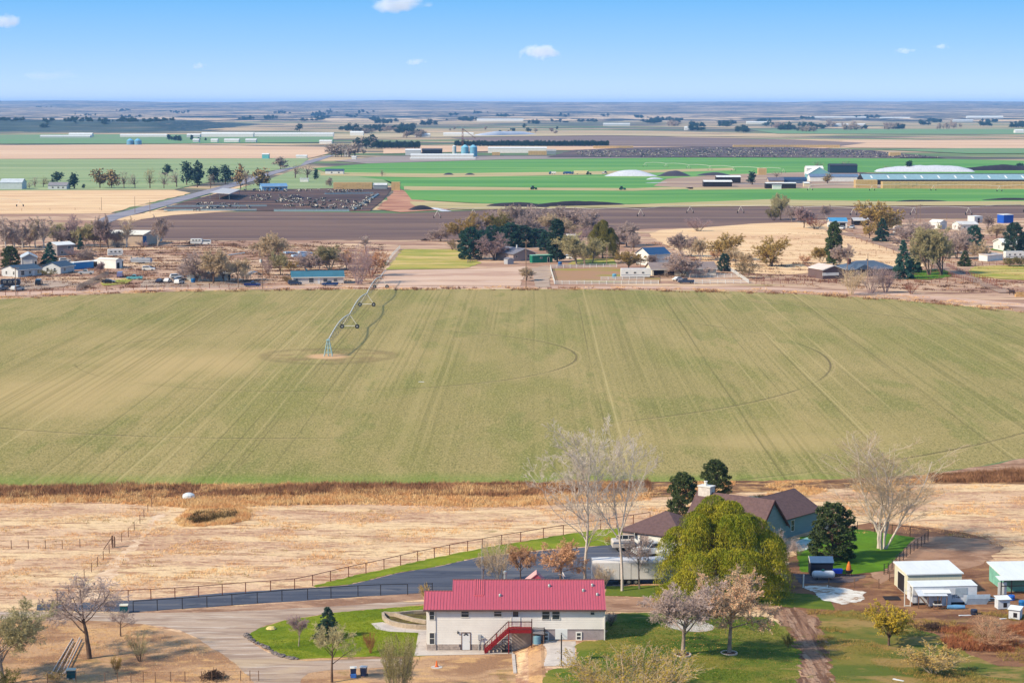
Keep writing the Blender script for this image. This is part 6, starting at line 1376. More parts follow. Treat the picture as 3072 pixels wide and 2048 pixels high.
house('house', 'taupe house with grey gable roof below the dark pines', (1540, 784), (1607, 781), 14, 2.9, 1.9, W_('wall_mauve', 168, 154, 154), R_('roof_slate', 126, 126, 140), 'y', .5, wins=[('f', .1, 1.4, .9, .9), ('f', .62, 1.2, 1.0, 1.1)], group=GRP, chimney=[(4.5, 5, .25, 6.0, wht)])
house('green_container', 'green steel container beside the taupe house', (1597, 789), (1658, 787), 2.6, 2.8, .1, W_('cont_green', 30, 120, 98), R_('roof_mint', 150, 200, 180), 'shed', .08, doors=[('f', .74, .1, .9, 2.0, M_DARKIN)], wins=[('f', .38, 1.6, .9, .6)], cat='container', group=GRP, trim=False)
house('small_shed', 'small grey shed left of the taupe house', (1523, 793), (1541, 792), 2.5, 2, .4, W_('wall_grey', 176, 178, 186), R_('roof_slate', 126, 126, 140), 'y', .1, cat='shed', group=GRP)
house('barn', 'white barn with a deep blue roof behind the long cream house', (1948, 797), (2010, 794), 9, 4.2, 2.2, wht, R_('roof_blue', 46, 84, 128), 'x', .3, cat='barn', group=GRP)
house('house', 'long cream house with a brown-grey roof behind the white fences', (1956, 828), (2148, 825), 9, 2.5, 1.9, W_('wall_cream2', 226, 220, 206), R_('roof_brown', 150, 136, 134), 'x', .5, wins=[('f', .66, .8, 1.6, 1.2), ('f', .84, 1.0, 1.3, .9)], doors=[('f', .02, 0, 4.0, 2.1, M_DARKIN), ('f', .24, 0, 2.6, 2.1, M_DARKIN), ('f', .58, .1, .9, 2.0, M_WDOOR)], group=GRP)
SH = house('barn', 'brown shed with a pale roof and a white band across its front', (2468, 838), (2533, 836), 11, 3.3, 1.4, W_('wall_brown', 110, 92, 92), R_('roof_pinkwhite', 226, 212, 206), 'y', .3, cat='shed', group=GRP)
MB().box(-.1, 6.2, -.14, .0, 1.3, 2.3).build('white_band', wht, SH)
DH = house('house', 'dark brick house with a blue-grey hipped roof at right', (2546, 830), (2690, 826), 12, 2.5, 2.6, W_('wall_darkbrick', 98, 80, 82), R_('roof_bluegrey', 88, 104, 126), 'hip', .6, group=GRP, trim=False, chimney=[(3.2, 6, .45, 5.9, W_('chim_brown', 104, 70, 66)), (10.5, 6.5, .25, 5.6, R_('roof_navy', 70, 90, 112))], wins=[('f', .15, .8, 1.6, 1.2), ('f', .55, .6, 2.2, 1.5)])
pg = MB(); pg.prism([(2.2, 2.55), (9.2, 2.55), (5.7, 4.3)], 'y', -.9, 5.5); pg.build('porch_gable', R_('roof_bluegrey', 88, 104, 126), DH)
house('house', 'white house with a bright blue roof at the end of the farm lane', (2490, 684), (2541, 684), 9, 3.2, 1.6, wht, R_('roof_sky', 84, 156, 206), 'x', .4, doors=[('f', .55, 0, 3, 2.6, M_DARKIN)], group=GRP)
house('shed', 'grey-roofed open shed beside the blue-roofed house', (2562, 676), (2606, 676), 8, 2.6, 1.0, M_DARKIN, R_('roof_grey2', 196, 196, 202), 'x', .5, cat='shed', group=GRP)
house('shed', 'little brown gabled shed behind the golden tree', (2681, 678), (2705, 678), 6, 3.2, 1.2, W_('wall_brown2', 116, 86, 82), R_('roof_lilac', 180, 180, 200), 'y', .3, cat='shed', group=GRP)
house('shed', 'white gabled shed below the little brown shed', (2686, 700), (2708, 700), 6, 2.6, 1.0, wht, R_('roof_tan', 222, 196, 170), 'y', .2, cat='shed', group=GRP)
house('house', 'white gabled house between dark pines at the right edge', (2979, 747), (3012, 754), 11, 3.2, 1.6, wht, roofw, 'y', .3, wins=[('r', .3, .9, 1, 1.3), ('r', .6, .9, 1, 1.3), ('f', .5, .9, 1, 1.3)], group=GRP)
house('shed', 'white box shed with a dark doorway on the far lots', (2923, 669), (2948, 668), 5, 3.2, .2, wht, roofw, 'shed', .1, doors=[('f', .38, 0, 1.6, 2.6, M_DARKIN)], cat='shed', group=GRP, trim=False)
house('shed', 'bright blue box shed near the right edge', (3011, 670), (3040, 669), 5, 4.2, .2, W_('wall_royal', 34, 90, 190), roofw, 'shed', .1, cat='shed', group=GRP, trim=False)
house('manufactured_home', 'long white home behind the grey trees on the right lots', (2880, 692), (2934, 691), 8, 3.0, 1.2, wht, R_('roof_palegrey', 224, 224, 226), 'x', .3, wins=[('f', .2, 1, 1, 1), ('f', .6, 1, 1, 1)], group=GRP)
house('shed', 'white gabled garage left of the long white home', (2820, 688), (2840, 687), 7, 3.4, 1.0, wht, roofw, 'y', .2, doors=[('f', .2, 0, 2.4, 2.4, pgr)], cat='garage', group=GRP)
house('shed', 'low white shed beside the camper at the right edge', (2962, 784), (3008, 780), 4, 2.2, .4, wht, R_('roof_pinkwhite', 226, 212, 206), 'shed', .2, cat='shed', group=GRP, trim=False)
q = thing('arched_carport', 'grey arched metal carport behind the blue pickup', 'carport', G(752, 842), .35, GRP)
ar = [(2.0 + 2.0 * math.cos(t), 1.6 + 1.3 * math.sin(t)) for t in np.linspace(math.pi, 0, 11)]
b = MB()
for k in range(10): b.slab([(ar[k][0], 0, ar[k][1]), (ar[k + 1][0], 0, ar[k + 1][1]), (ar[k + 1][0], 6, ar[k + 1][1]), (ar[k][0], 6, ar[k][1])], .05)
b.build('roof', R_('roof_grey2', 196, 196, 202), q)
for x in (0, 4):
    for y in (.1, 3, 5.9): MB().box(x - .05, x + .05, y - .05, y + .05, 0, 1.62).build('post', M_STEEL, q)
# vehicles
for a in (('suv', 196, 787, 20, 'white car behind the blue container', (236, 238, 240)), ('pickup', 258, 823, 185, 'silver pickup in front of the blue container', (196, 200, 206)), ('van', 361, 832, 95, 'purple-grey van at the gap in the board fence', (120, 118, 160)),
          ('pickup', 404, 839, 180, 'teal and white pickup on the left lots', (110, 176, 190)), ('sedan', 326, 850, 0, 'black sports car parked by the board fence', (26, 28, 34)), ('sedan', 480, 848, 80, 'dark blue car left of the white car', (44, 50, 70)), ('sedan', 503, 847, 80, 'white saloon between the dark car and the row', (240, 240, 242)),
          ('suv', 530, 836, 20, 'white car at the back of the row beside the grey house', (232, 234, 238)), ('sedan', 540, 843, 20, 'dark car with pale bonnet in the row', (70, 66, 76)), ('suv', 556, 832, 20, 'silver-blue car next to the grey house', (150, 160, 190)), ('suv', 538, 852, 75, 'white car nearest the field in the row', (240, 240, 240)),
          ('van', 117, 855, 95, 'black van parked alone on the left gravel', (24, 28, 38)), ('suv', 53, 872, 60, 'white and black car near the left power pole', (200, 204, 208)), ('pickup', 2, 872, 60, 'grey truck cut off by the left edge', (110, 120, 134)), ('pickup', 757, 860, 10, 'dark blue pickup in front of the arched carport', (34, 54, 116)),
          ('pickup', 990, 858, 180, 'deep blue pickup before the teal-roofed house', (24, 60, 110)), ('suv', 885, 855, 10, 'dark blue car at the left end of the teal-roofed house', (44, 66, 96)), ('suv', 1700, 777, 170, 'white car right of the tall dark pine', (236, 238, 242)), ('pickup', 2058, 850, 180, 'dark blue pickup at the white fence gap', (40, 62, 94)),
          ('pickup', 2527, 688, 250, 'white pickup before the blue-roofed house', (236, 236, 238)), ('suv', 2556, 686, 250, 'silver car right of the blue-roofed house', (190, 196, 206)), ('suv', 446, 812, 0, 'white car on the brown lot below the big barn', (240, 238, 236)), ('sedan', 2592, 826, 100, 'pale car under the eave of the dark brick house', (196, 206, 220)), ('sedan', 2035, 842, 40, 'white car behind the dark blue pickup', (236, 236, 236)),
          ('van', 615, 734, 180, 'white box van on the bare ground before the ploughed field', (240, 242, 246))):
    car(a[0], a[1], a[2], a[3], a[4], a[5])
rv(346, 769, 15, 'white camper on the left lots below the big barn', L=6); rv(1907, 834, 2, 'long white fifth-wheel camper inside the white fence', L=10.5, Hh=3.4, stripe=(170, 176, 190)); rv(32, 862, 8, 'black enclosed trailer near the left power pole', L=6.4, Hh=2.7, rgb=(34, 38, 52), stripe=(44, 48, 60), name='enclosed_trailer')
rv(1845, 733, 5, 'small white camper right of the willow', L=5); rv(1868, 732, 5, 'second white camper behind the bare tree', L=5); rv(3042, 778, 10, 'white camper at the right edge behind the bushes', L=8, Hh=3.2); rv(2505, 676, 80, 'white motorhome left of the pickup at the blue-roofed house', L=6); rv(1715, 722, 0, 'white camper top seen above grey-green trees', L=5); rv(424, 790, 170, 'grey utility trailer on the brown lot', L=8, Hh=2.0, rgb=(170, 176, 190)); rv(470, 728, 10, 'white camper beside the big barn', L=5)
rv(590, 734, 0, 'second white box body on the bare ground', L=5, Hh=2.6)
for px, py, w, h, lab, mm in ((568, 734, 6, 1.4, 'brown log heap before the ploughed field', M_BURNT), (885, 770, 7, 1.8, 'brown and grey scrap heap behind the teal-roofed house', M_ASH), (455, 808, 5, 1.3, 'dark scrap heap on the brown lot', M_BURNT), (700, 735, 6, .9, 'low brushwood heap on the bare ground', M_ASH), (2000, 832, 7, 1.6, 'jumble of goods in front of the open garage', M_ASH), (1275, 722, 4, .9, 'brown weed heap left of the bare tree', M_BURNT)): brush_pile(px, py, w, h, lab, mm, px, 'scrap_heap', 420)
for k, (px, py) in enumerate(((905, 768), (915, 762), (895, 772), (870, 762))):
    o = MB().box(-3, 3, -.8, .8, .1, .9).build('scrap_sheet', M_BSHEET); o.location = G(px, py); o.rotation_euler = (.1, .1, .5 + .1 * k); tag(o, 'bluish white sheet on the scrap heap behind the teal-roofed house', 'sheet', 'sheets on the scrap heap')
o = MB().tube((0, 0, 0), (5.5, 9, .2), .25, 7).build('white_pipe', M_TRIM); o.location = G(684, 768) + Vector((0, 0, .4)); tag(o, 'long white pipe lying behind the bare trees', 'pipe')
for px, py, rgb, lab in ((580, 848, (30, 110, 170), 'blue barrel at the corner of the grey house'), (1843, 834, (110, 170, 200), 'pale blue tank by the white fence'), (1680, 797, (60, 110, 170), 'blue drum by the gravel lane')):
    b = thing('barrel', lab, 'barrel', G(px, py)); MB().lathe([(.7, 0), (.75, .2), (.75, 1.3), (.6, 1.5)], 12).build('drum', mat('drumb_%d' % px, C(*rgb), rough=.4), b); MB().lathe([(.77, .6), (.77, .7)], 12).build('hoop', M_BLACKPIPE, b)
# fences of the lots
M_WVIN = mat('white_vinyl', C(246, 246, 246), rough=.5, var=.03); M_GREYB = mat('grey_board', C(150, 138, 132), rough=.85, var=.14); M_RUSTP = mat('rust_rail', C(138, 84, 66), rough=.8, var=.15)
fence('board_fence', 'grey board fence running up between the left lots', spread([(230, 874), (275, 850), (325, 826)], 2.2), 1.8, [.3, .7, 1.1, 1.5], M_GREYB, .09, square=True)
for lab, pts in (('white rail fence along the canal road, left length', [(1664, 853), (1820, 853), (1975, 852)]), ('white rail fence on the left of the corral', [(1651, 806), (1656, 825), (1664, 853)]), ('white rail fence behind the corral', [(1651, 805), (1750, 803), (1850, 802)]), ('short white rail fence before the camper', [(1803, 841), (1932, 840)]),
                 ('white rail fence along the canal road, right length', [(2084, 851), (2246, 850)]), ('white diagonal rail fence at the right of the cream house', [(2180, 806), (2212, 827), (2246, 850)]), ('inner white rail fence before the cream house', [(2068, 833), (2215, 832)]), ('white fence behind the dark round bush', [(2150, 812), (2182, 808)])):
    fence('white_fence', lab, spread(pts, 2.6), 1.35, [.35, .75, 1.2], M_WVIN, .09, square=True)
fence('picket_fence', 'pale diagonal fence on the left of the green paddock', spread([(1157, 797), (1178, 768), (1200, 746)], 5), 1.5, [.4, .8, 1.3], M_WVIN, .08, square=True)
fence('wood_fence', 'dark curved wooden fence below the left pines', spread([(1403, 790), (1425, 782), (1455, 775), (1480, 770)], 4), 1.3, [.4, .8, 1.2], M_GREYB, .1, square=True)
for lab, pts in (('rusty corral fence left of the brown shed, upper row', [(2268, 842), (2445, 840)]), ('rusty corral fence left of the brown shed, lower row', [(2268, 852), (2510, 850)]), ('rusty pipe fence below the blue spruces', [(2676, 850), (2890, 848)]), ('left rail of the diagonal farm lane', [(2800, 806), (2850, 828), (2918, 848)]), ('right rail of the diagonal farm lane', [(2840, 800), (2900, 826), (2988, 848)]), ('rail fence slanting to the right edge', [(2948, 845), (3005, 868)]),
                 ('slanting rails behind the brown shed', [(2408, 795), (2450, 818)]), ('fence below the low dark spruce', [(2840, 798), (2990, 796), (3072, 800)]), ('thin fence right of the lane end', [(2990, 850), (3100, 852)])):
    fence('rail_fence', lab, spread(pts, 2.7), 1.4, [.5, .95, 1.35], M_RUSTP, .08, .05)
for lab, pts, st in (('thin post fence along the left end of the crop', [(-20, 890), (90, 884), (190, 877)], 4), ('thin post fence before the black sports car', [(280, 874), (440, 868)], 4), ('wire fence before the pale grey house', [(492, 868), (600, 866), (715, 862)], 3.5), ('fence posts across the straw field', [(2345, 770), (2400, 770), (2530, 768), (2580, 765), (2628, 764)], 12),
                     ('far fence posts along the left tan pasture', [(-20, 634), (150, 632), (300, 630)], 14), ('dark fence behind the golden trees', [(2250, 800), (2310, 800), (2380, 798)], 5), ('posts along the farm lane', [(2570, 722), (2600, 732), (2680, 760), (2740, 790)], 14)):
    fence('wire_fence', lab, spread(pts, st), 1.5, [1.3, .8], M_RUSTP, .09, .02)
for px, py, top, lab, ar_ in ((48, 888, 800, 'power pole by the left end of the crop', 1), (715, 864, 772, 'brown power pole before the pale grey house', 0), (787, 866, 768, 'grey power pole with transformer right of the carport', 1), (1578, 868, 722, 'tall power pole at the gravel lane', 1), (1820, 797, 732, 'thin pole behind the corral', 0), (1921, 832, 762, 'dark pole over the camper', 0), (2602, 852, 760, 'pale pole before the dark brick house', 0),
                          (2541, 836, 762, 'thin pole between the brown shed and brick house', 0), (2749, 668, 615, 'far power pole left of the pair', 1), (2760, 672, 612, 'far power pole right of the pair', 1), (305, 632, 592, 'thin far pole beside the county road', 0), (405, 640, 590, 'second thin far pole beside the county road', 0), (2840, 658, 640, 'short far pole on the right lots', 0), (450, 640, 600, 'third thin far pole right of the county road', 0)):
    pole(px, py, top, lab, arms=ar_)
b, hb = None, None
tf = thing('pole_transformer', 'white transformer can hung on the grey power pole', 'transformer', G(787, 866) + Vector((-.45, 0, 8.6))); MB().lathe([(.3, 0), (.34, .1), (.34, 1.0), (.2, 1.1)], 10).build('can', wht, tf); MB().box(.25, .45, -.06, .06, .3, .6).build('bracket', M_STEEL, tf)
# dark horse by the right hay
def animal(px, py, rz, label, m, sc=1.0, name='horse', cat='horse', group=None, mesh=None):
    if mesh is None:
        b = MB()
        def ring(x, z, ry, rz_, n=8): return [(x, ry * math.cos(2 * math.pi * k / n), z + rz_ * math.sin(2 * math.pi * k / n)) for k in range(n)]
        sec = [(-1.05, 1.25, .1, .12), (-.95, 1.25, .28, .3), (-.5, 1.22, .33, .36), (.1, 1.18, .34, .38), (.5, 1.25, .3, .36), (.75, 1.4, .2, .3), (1.0, 1.68, .13, .2), (1.15, 1.86, .11, .15), (1.4, 1.78, .09, .11), (1.62, 1.6, .07, .08)] if cat == 'horse' else [(-1.1, 1.2, .1, .1), (-1.05, 1.15, .28, .26), (-.5, 1.05, .36, .36), (.1, 1.02, .38, .4), (.6, 1.08, .32, .36), (.85, 1.2, .2, .24), (1.1, 1.28, .15, .17), (1.4, 1.14, .11, .13), (1.5, 1.08, .07, .08)]
        vs, fs = [], []; n = 8
        for s_ in sec: vs += ring(*s_)
        for i in range(len(sec) - 1): fs += [(i * n + k, i * n + (k + 1) % n, (i + 1) * n + (k + 1) % n, (i + 1) * n + k) for k in range(n)]
        fs += [tuple(range(n - 1, -1, -1)), tuple(range((len(sec) - 1) * n, len(sec) * n))]
        b.add(vs, fs)
        for x, y in ((-.82, -.17), (-.82, .17), (.55, -.16), (.55, .16)): b.tube((x, y, 1.05), (x + (.08 if x < 0 else -.02), y, .5), .13, 6, .07); b.tube((x + (.08 if x < 0 else -.02), y, .52), (x - .02, y, 0), .07, 6, .06)
        b.tube((-1.08, 0, 1.3), (-1.2, 0, .7), .05, 5, .03)
        o = b.build(name, m)
    else: o = link(name, mesh)
    p = G(px, py); o.location = p; o.rotation_euler = (0, 0, rz); o.scale = (sc,) * 3
    tag(o, label, cat, group); return o
animal(3034, 884, 2.6, 'dark horse standing by the bales at the right edge', mat('horse_coat', C(58, 42, 38), rough=.7, var=.15))
for k in range(4):
    o = MB().box(-1.1, 1.1, -.6, .6, 0, .85).build('hay_bale', mat('hay', C(206, 168, 120), rough=.95, var=.14, bump=.6, scale=2)); o.location = G(3056 + 12 * (k % 2), 884 + 6 * (k // 2)) + Vector((0, 0, 0)); o.rotation_euler = (0, 0, .1); tag(o, 'square hay bale in the pair of rows beside the horse', 'hay bale', 'bales by the horse')
# trees and shrubs beyond the crop
MT = [
 ('cottonwood', 18, 752, 646, 52, 'pale tall bare tree at the left edge beyond the crop', 'white', 'mauve'), ('cottonwood2', 68, 746, 652, 46, 'second pale tall tree from the left edge', 'white', 'mauve'), ('cottonwood', 106, 743, 648, 42, 'third pale tall tree from the left edge', 'white', 'tan'), ('cottonwood2', 132, 744, 650, 40, 'fourth pale tall tree from the left edge', 'white', 'mauve'), ('vase', 165, 738, 668, 60, 'olive bare tree right of the four pale tall trees', 'grey', 'olive'),
 ('pine', 32, 806, 738, 62, 'dark pine before the grey garage house at left', 'dark', 'pine'), ('spruce_wide', 150, 792, 724, 60, 'dark blue-green spruce between the left homes', 'dark', 'bluegreen'), ('round2', 212, 738, 646, 66, 'dark branchy bare tree left of the white-roofed grey house', 'dark', 'purple'), ('round', 256, 742, 664, 62, 'olive-grey round tree behind the small blue spruce', 'grey', 'olive'), ('spruce', 242, 748, 699, 22, 'small blue spruce among bare trees', 'dark', 'bluegreen'),
 ('round', 301, 744, 642, 50, 'tall dark-trunked bare tree before the pale-roofed barn', 'dark', 'mauve'), ('vase', 326, 744, 672, 52, 'dark vase-shaped bare tree left of the big barn', 'dark', 'purple'), ('cottonwood', 380, 742, 650, 40, 'single white-barked tree left of the big barn', 'white', 'tan'), ('vase', 472, 740, 648, 62, 'pale fan-shaped tree before the big barn', 'white', 'mauve'), ('round2', 258, 790, 738, 56, 'grey low tree behind the blue container', 'grey', 'mauve'), ('open', 302, 822, 784, 26, 'small dark bare tree on the straw by the van', 'dark', 'purple'),
 ('shrub', 430, 742, 722, 40, 'dark bramble by the big barn corner', 'dark', 'purple'), ('leafy_shrub', 145, 830, 806, 44, 'grey shrubs between the two left homes', 'grey', 'oliveleaf'),
 ('round2', 588, 846, 752, 84, 'left mauve bare tree before the pale grey house', 'dark', 'mauve'), ('round', 640, 850, 742, 92, 'right tan-twigged tree before the pale grey house', 'dark', 'tan'), ('open', 712, 842, 772, 56, 'thin bare tree behind the brown power pole', 'dark', 'tan'), ('vase', 808, 802, 698, 88, 'big tan feathery tree behind the grey power pole', 'dark', 'tan'), ('round', 842, 826, 752, 50, 'olive tree right of the grey power pole', 'dark', 'olive'), ('shrub', 806, 826, 768, 44, 'dark purple thicket behind the grey power pole', 'dark', 'purple'), ('leafy_shrub', 874, 814, 778, 40, 'golden bush left of the teal-roofed house', 'dark', 'gold'), ('round2', 917, 812, 752, 52, 'pinkish bare tree behind the teal roof, left', 'mauve', 'mauve'),
 ('vase', 990, 812, 736, 104, 'wide olive fan tree behind the teal roof', 'tan', 'olive'), ('shrub', 1078, 852, 728, 92, 'dense purple thicket at the right end of the teal-roofed house', 'purple', 'purple'), ('leafy_shrub', 1114, 828, 742, 78, 'rusty bushes behind the purple thicket', 'red', 'rust'), ('cottonwood2', 1094, 748, 704, 32, 'thin pale tree rising above the purple thicket', 'white', 'mauve'), ('round2', 1324, 724, 670, 58, 'lone bare tree at the corner of the ploughed field', 'dark', 'mauve'), ('leafy_shrub', 1146, 812, 778, 26, 'small green bush at the paddock corner', 'dark', 'oliveleaf'),
 ('pine', 1412, 778, 682, 88, 'left dark pine above the curved wooden fence', 'dark', 'bluegreen'), ('round2', 1484, 780, 698, 96, 'brown round tree right of the left dark pine', 'dark', 'purple'), ('open', 1444, 776, 712, 62, 'bare tree under the left dark pine', 'dark', 'mauve'), ('pine', 1478, 726, 676, 58, 'dark evergreen behind the brown round tree', 'dark', 'bluegreen'), ('pine', 1530, 742, 668, 80, 'dark evergreen behind the taupe house, left', 'dark', 'bluegreen'), ('pine', 1568, 742, 676, 80, 'dark evergreen behind the taupe house, middle', 'dark', 'spruce'), ('pine', 1612, 738, 686, 84, 'dark evergreen behind the taupe house, right', 'dark', 'bluegreen'), ('pine_tall', 1672, 786, 660, 62, 'tall black-green pine right of the taupe house', 'dark', 'spruce'),
 ('leafy', 1388, 724, 652, 78, 'golden-tan tree behind the left dark pine', 'dark', 'gold'), ('leafy', 1442, 694, 636, 70, 'tan tree at the back left of the wood', 'dark', 'gold'), ('leafy', 1500, 700, 640, 60, 'brown leafy tree at the back of the wood', 'dark', 'oliveleaf'), ('round', 1562, 694, 610, 66, 'tallest grey bare tree at the back of the wood', 'dark', 'mauve'), ('round2', 1602, 684, 614, 64, 'grey bare tree right of the tallest one', 'grey', 'mauve'), ('round', 1640, 700, 640, 74, 'pale grey tree in the middle of the wood', 'grey', 'tan'), ('round2', 1684, 692, 618, 82, 'broad bare tree behind the tall black-green pine', 'grey', 'mauve'), ('round', 1728, 694, 620, 84, 'dark-limbed bare tree at the back right of the wood', 'dark', 'mauve'), ('round2', 1766, 708, 632, 70, 'pale bare tree behind the willow beyond the crop', 'grey', 'mauve'), ('shrub', 1738, 722, 678, 60, 'purple thicket behind the camper top', 'purple', 'purple'), ('willow', 1808, 776, 656, 84, 'olive-green willow right of the wood', 'dark', 'oliveleaf'), ('vase', 1732, 794, 700, 96, 'grey-green tree left of that willow, beyond the crop', 'grey', 'olive'), ('vase', 1776, 790, 712, 62, 'smaller grey-green tree under that willow', 'grey', 'olive'), ('shrub', 1358, 750, 712, 24, 'small dark shrub at the paddock edge', 'dark', 'purple'), ('open', 1580, 842, 800, 48, 'small bare tree leaning by the tall power pole', 'dark', 'tan'),
 ('round', 1880, 738, 666, 74, 'mauve bare tree before the two small campers', 'dark', 'mauve'), ('open', 1902, 755, 698, 44, 'small bare tree on the tan slope', 'dark', 'mauve'), ('leafy', 1886, 808, 752, 76, 'olive-gold tree behind the long camper', 'dark', 'gold'), ('round2', 2046, 832, 752, 104, 'mauve tree before the long cream house', 'dark', 'mauve'), ('vase', 2046, 770, 698, 60, 'pinkish tall tree behind the cream house, left', 'mauve', 'mauve'), ('vase', 2102, 782, 714, 54, 'pinkish tree behind the cream house, right', 'mauve', 'tan'), ('leafy', 2180, 782, 700, 90, 'brown-gold tree behind the dark round bush', 'dark', 'gold'), ('leafy', 2316, 800, 710, 92, 'brown-gold tree standing in the straw field', 'dark', 'gold'), ('pine', 2172, 814, 760, 42, 'dark round evergreen right of the cream house', 'dark', 'spruce'), ('leafy_shrub', 2240, 834, 778, 54, 'grey bush at the corner of the white fence', 'tan', 'fartan'), ('round', 2208, 796, 744, 54, 'tan bare tree by the straw field', 'dark', 'tan'), ('leafy_shrub', 2148, 776, 750, 36, 'rusty bush behind the cream house', 'red', 'rust'), ('shrub', 2096, 694, 652, 64, 'dark spreading thicket at the ploughed field edge', 'dark', 'purple'), ('leafy_shrub', 2305, 798, 766, 50, 'green-yellow bush beside the brown-gold tree', 'dark', 'yellow'),
 ('round', 2342, 660, 580, 60, 'tall grey-olive tree left of the far lots', 'dark', 'olive'), ('leafy_shrub', 2322, 662, 622, 40, 'olive bush under the tall grey-olive tree', 'dark', 'oliveleaf'), ('open', 2412, 684, 618, 58, 'dark gnarled bare tree at the straw field', 'dark', 'purple'), ('shrub', 2448, 688, 652, 60, 'low brown thicket left of the blue-roofed house', 'dark', 'red'), ('vase', 2480, 656, 615, 42, 'pale bare tree behind the blue-roofed house', 'mauve', 'mauve'), ('leafy', 2632, 706, 602, 118, 'big golden-brown tree on the far right lots', 'dark', 'gold'), ('spruce_wide', 2646, 724, 652, 62, 'dark spruce before the golden-brown tree', 'dark', 'spruce'), ('leafy', 2608, 716, 664, 48, 'golden tree left of the dark spruce', 'dark', 'gold'), ('pine_tall', 2500, 796, 668, 54, 'tall shaggy dark pine behind the brown shed', 'dark', 'pine'), ('vase', 2464, 792, 740, 62, 'yellow-tan fan tree behind the brown shed', 'tan', 'gold'), ('round', 2518, 800, 730, 60, 'grey bare tree in front of the shaggy pine', 'grey', 'mauve'), ('leafy_shrub', 2415, 790, 764, 36, 'pink-brown bush by the slanting rails', 'red', 'rust'),
 ('shrub', 2550, 884, 800, 84, 'grey-tan bare thicket at the field edge, left', 'tan', 'tan'), ('shrub', 2612, 880, 796, 76, 'purple bare thicket at the field edge, middle', 'purple', 'mauve'), ('shrub', 2656, 878, 800, 64, 'purple bare thicket at the field edge, right', 'purple', 'purple'), ('shrub', 2734, 882, 846, 36, 'small reddish bush on the straw verge', 'red', 'red'),
 ('spruce_wide', 2708, 836, 716, 72, 'front blue spruce right of the brick house', 'dark', 'bluegreen'), ('spruce_wide', 2740, 818, 736, 60, 'rear blue spruce right of the brick house', 'dark', 'bluegreen'), ('vase', 2788, 826, 676, 120, 'left of two big grey-olive trees by the lane', 'dark', 'olive'), ('vase', 2826, 826, 684, 106, 'right of two big grey-olive trees by the lane', 'dark', 'olive'), ('round2', 2738, 738, 656, 92, 'pinkish grey tree behind the big olive trees', 'mauve', 'mauve'), ('round2', 2872, 776, 676, 90, 'pale grey tree right of the big olive trees', 'grey', 'mauve'), ('pine', 2922, 742, 676, 58, 'dark pine left of the white gabled house', 'dark', 'bluegreen'), ('pine', 3040, 762, 668, 72, 'dark pine before the white gabled house', 'dark', 'spruce'), ('pine', 3072, 758, 696, 44, 'dark pine cut by the right edge', 'dark', 'bluegreen'), ('round2', 2942, 780, 720, 62, 'round tan bare tree below the white gabled house', 'dark', 'tan'), ('spruce_wide', 2894, 798, 750, 52, 'low dark spreading spruce by the lane fence', 'dark', 'pine'), ('leafy_shrub', 3030, 800, 770, 40, 'dark bush before the right camper', 'dark', 'oliveleaf'), ('leafy_shrub', 3062, 800, 766, 40, 'grey-green bush at the right edge', 'dark', 'oliveleaf'), ('vase', 2962, 688, 642, 40, 'pale bare tree beside the white box shed', 'mauve', 'mauve'), ('leafy_shrub', 3000, 700, 672, 60, 'brown bushes behind the right pines', 'dark', 'fartan')]
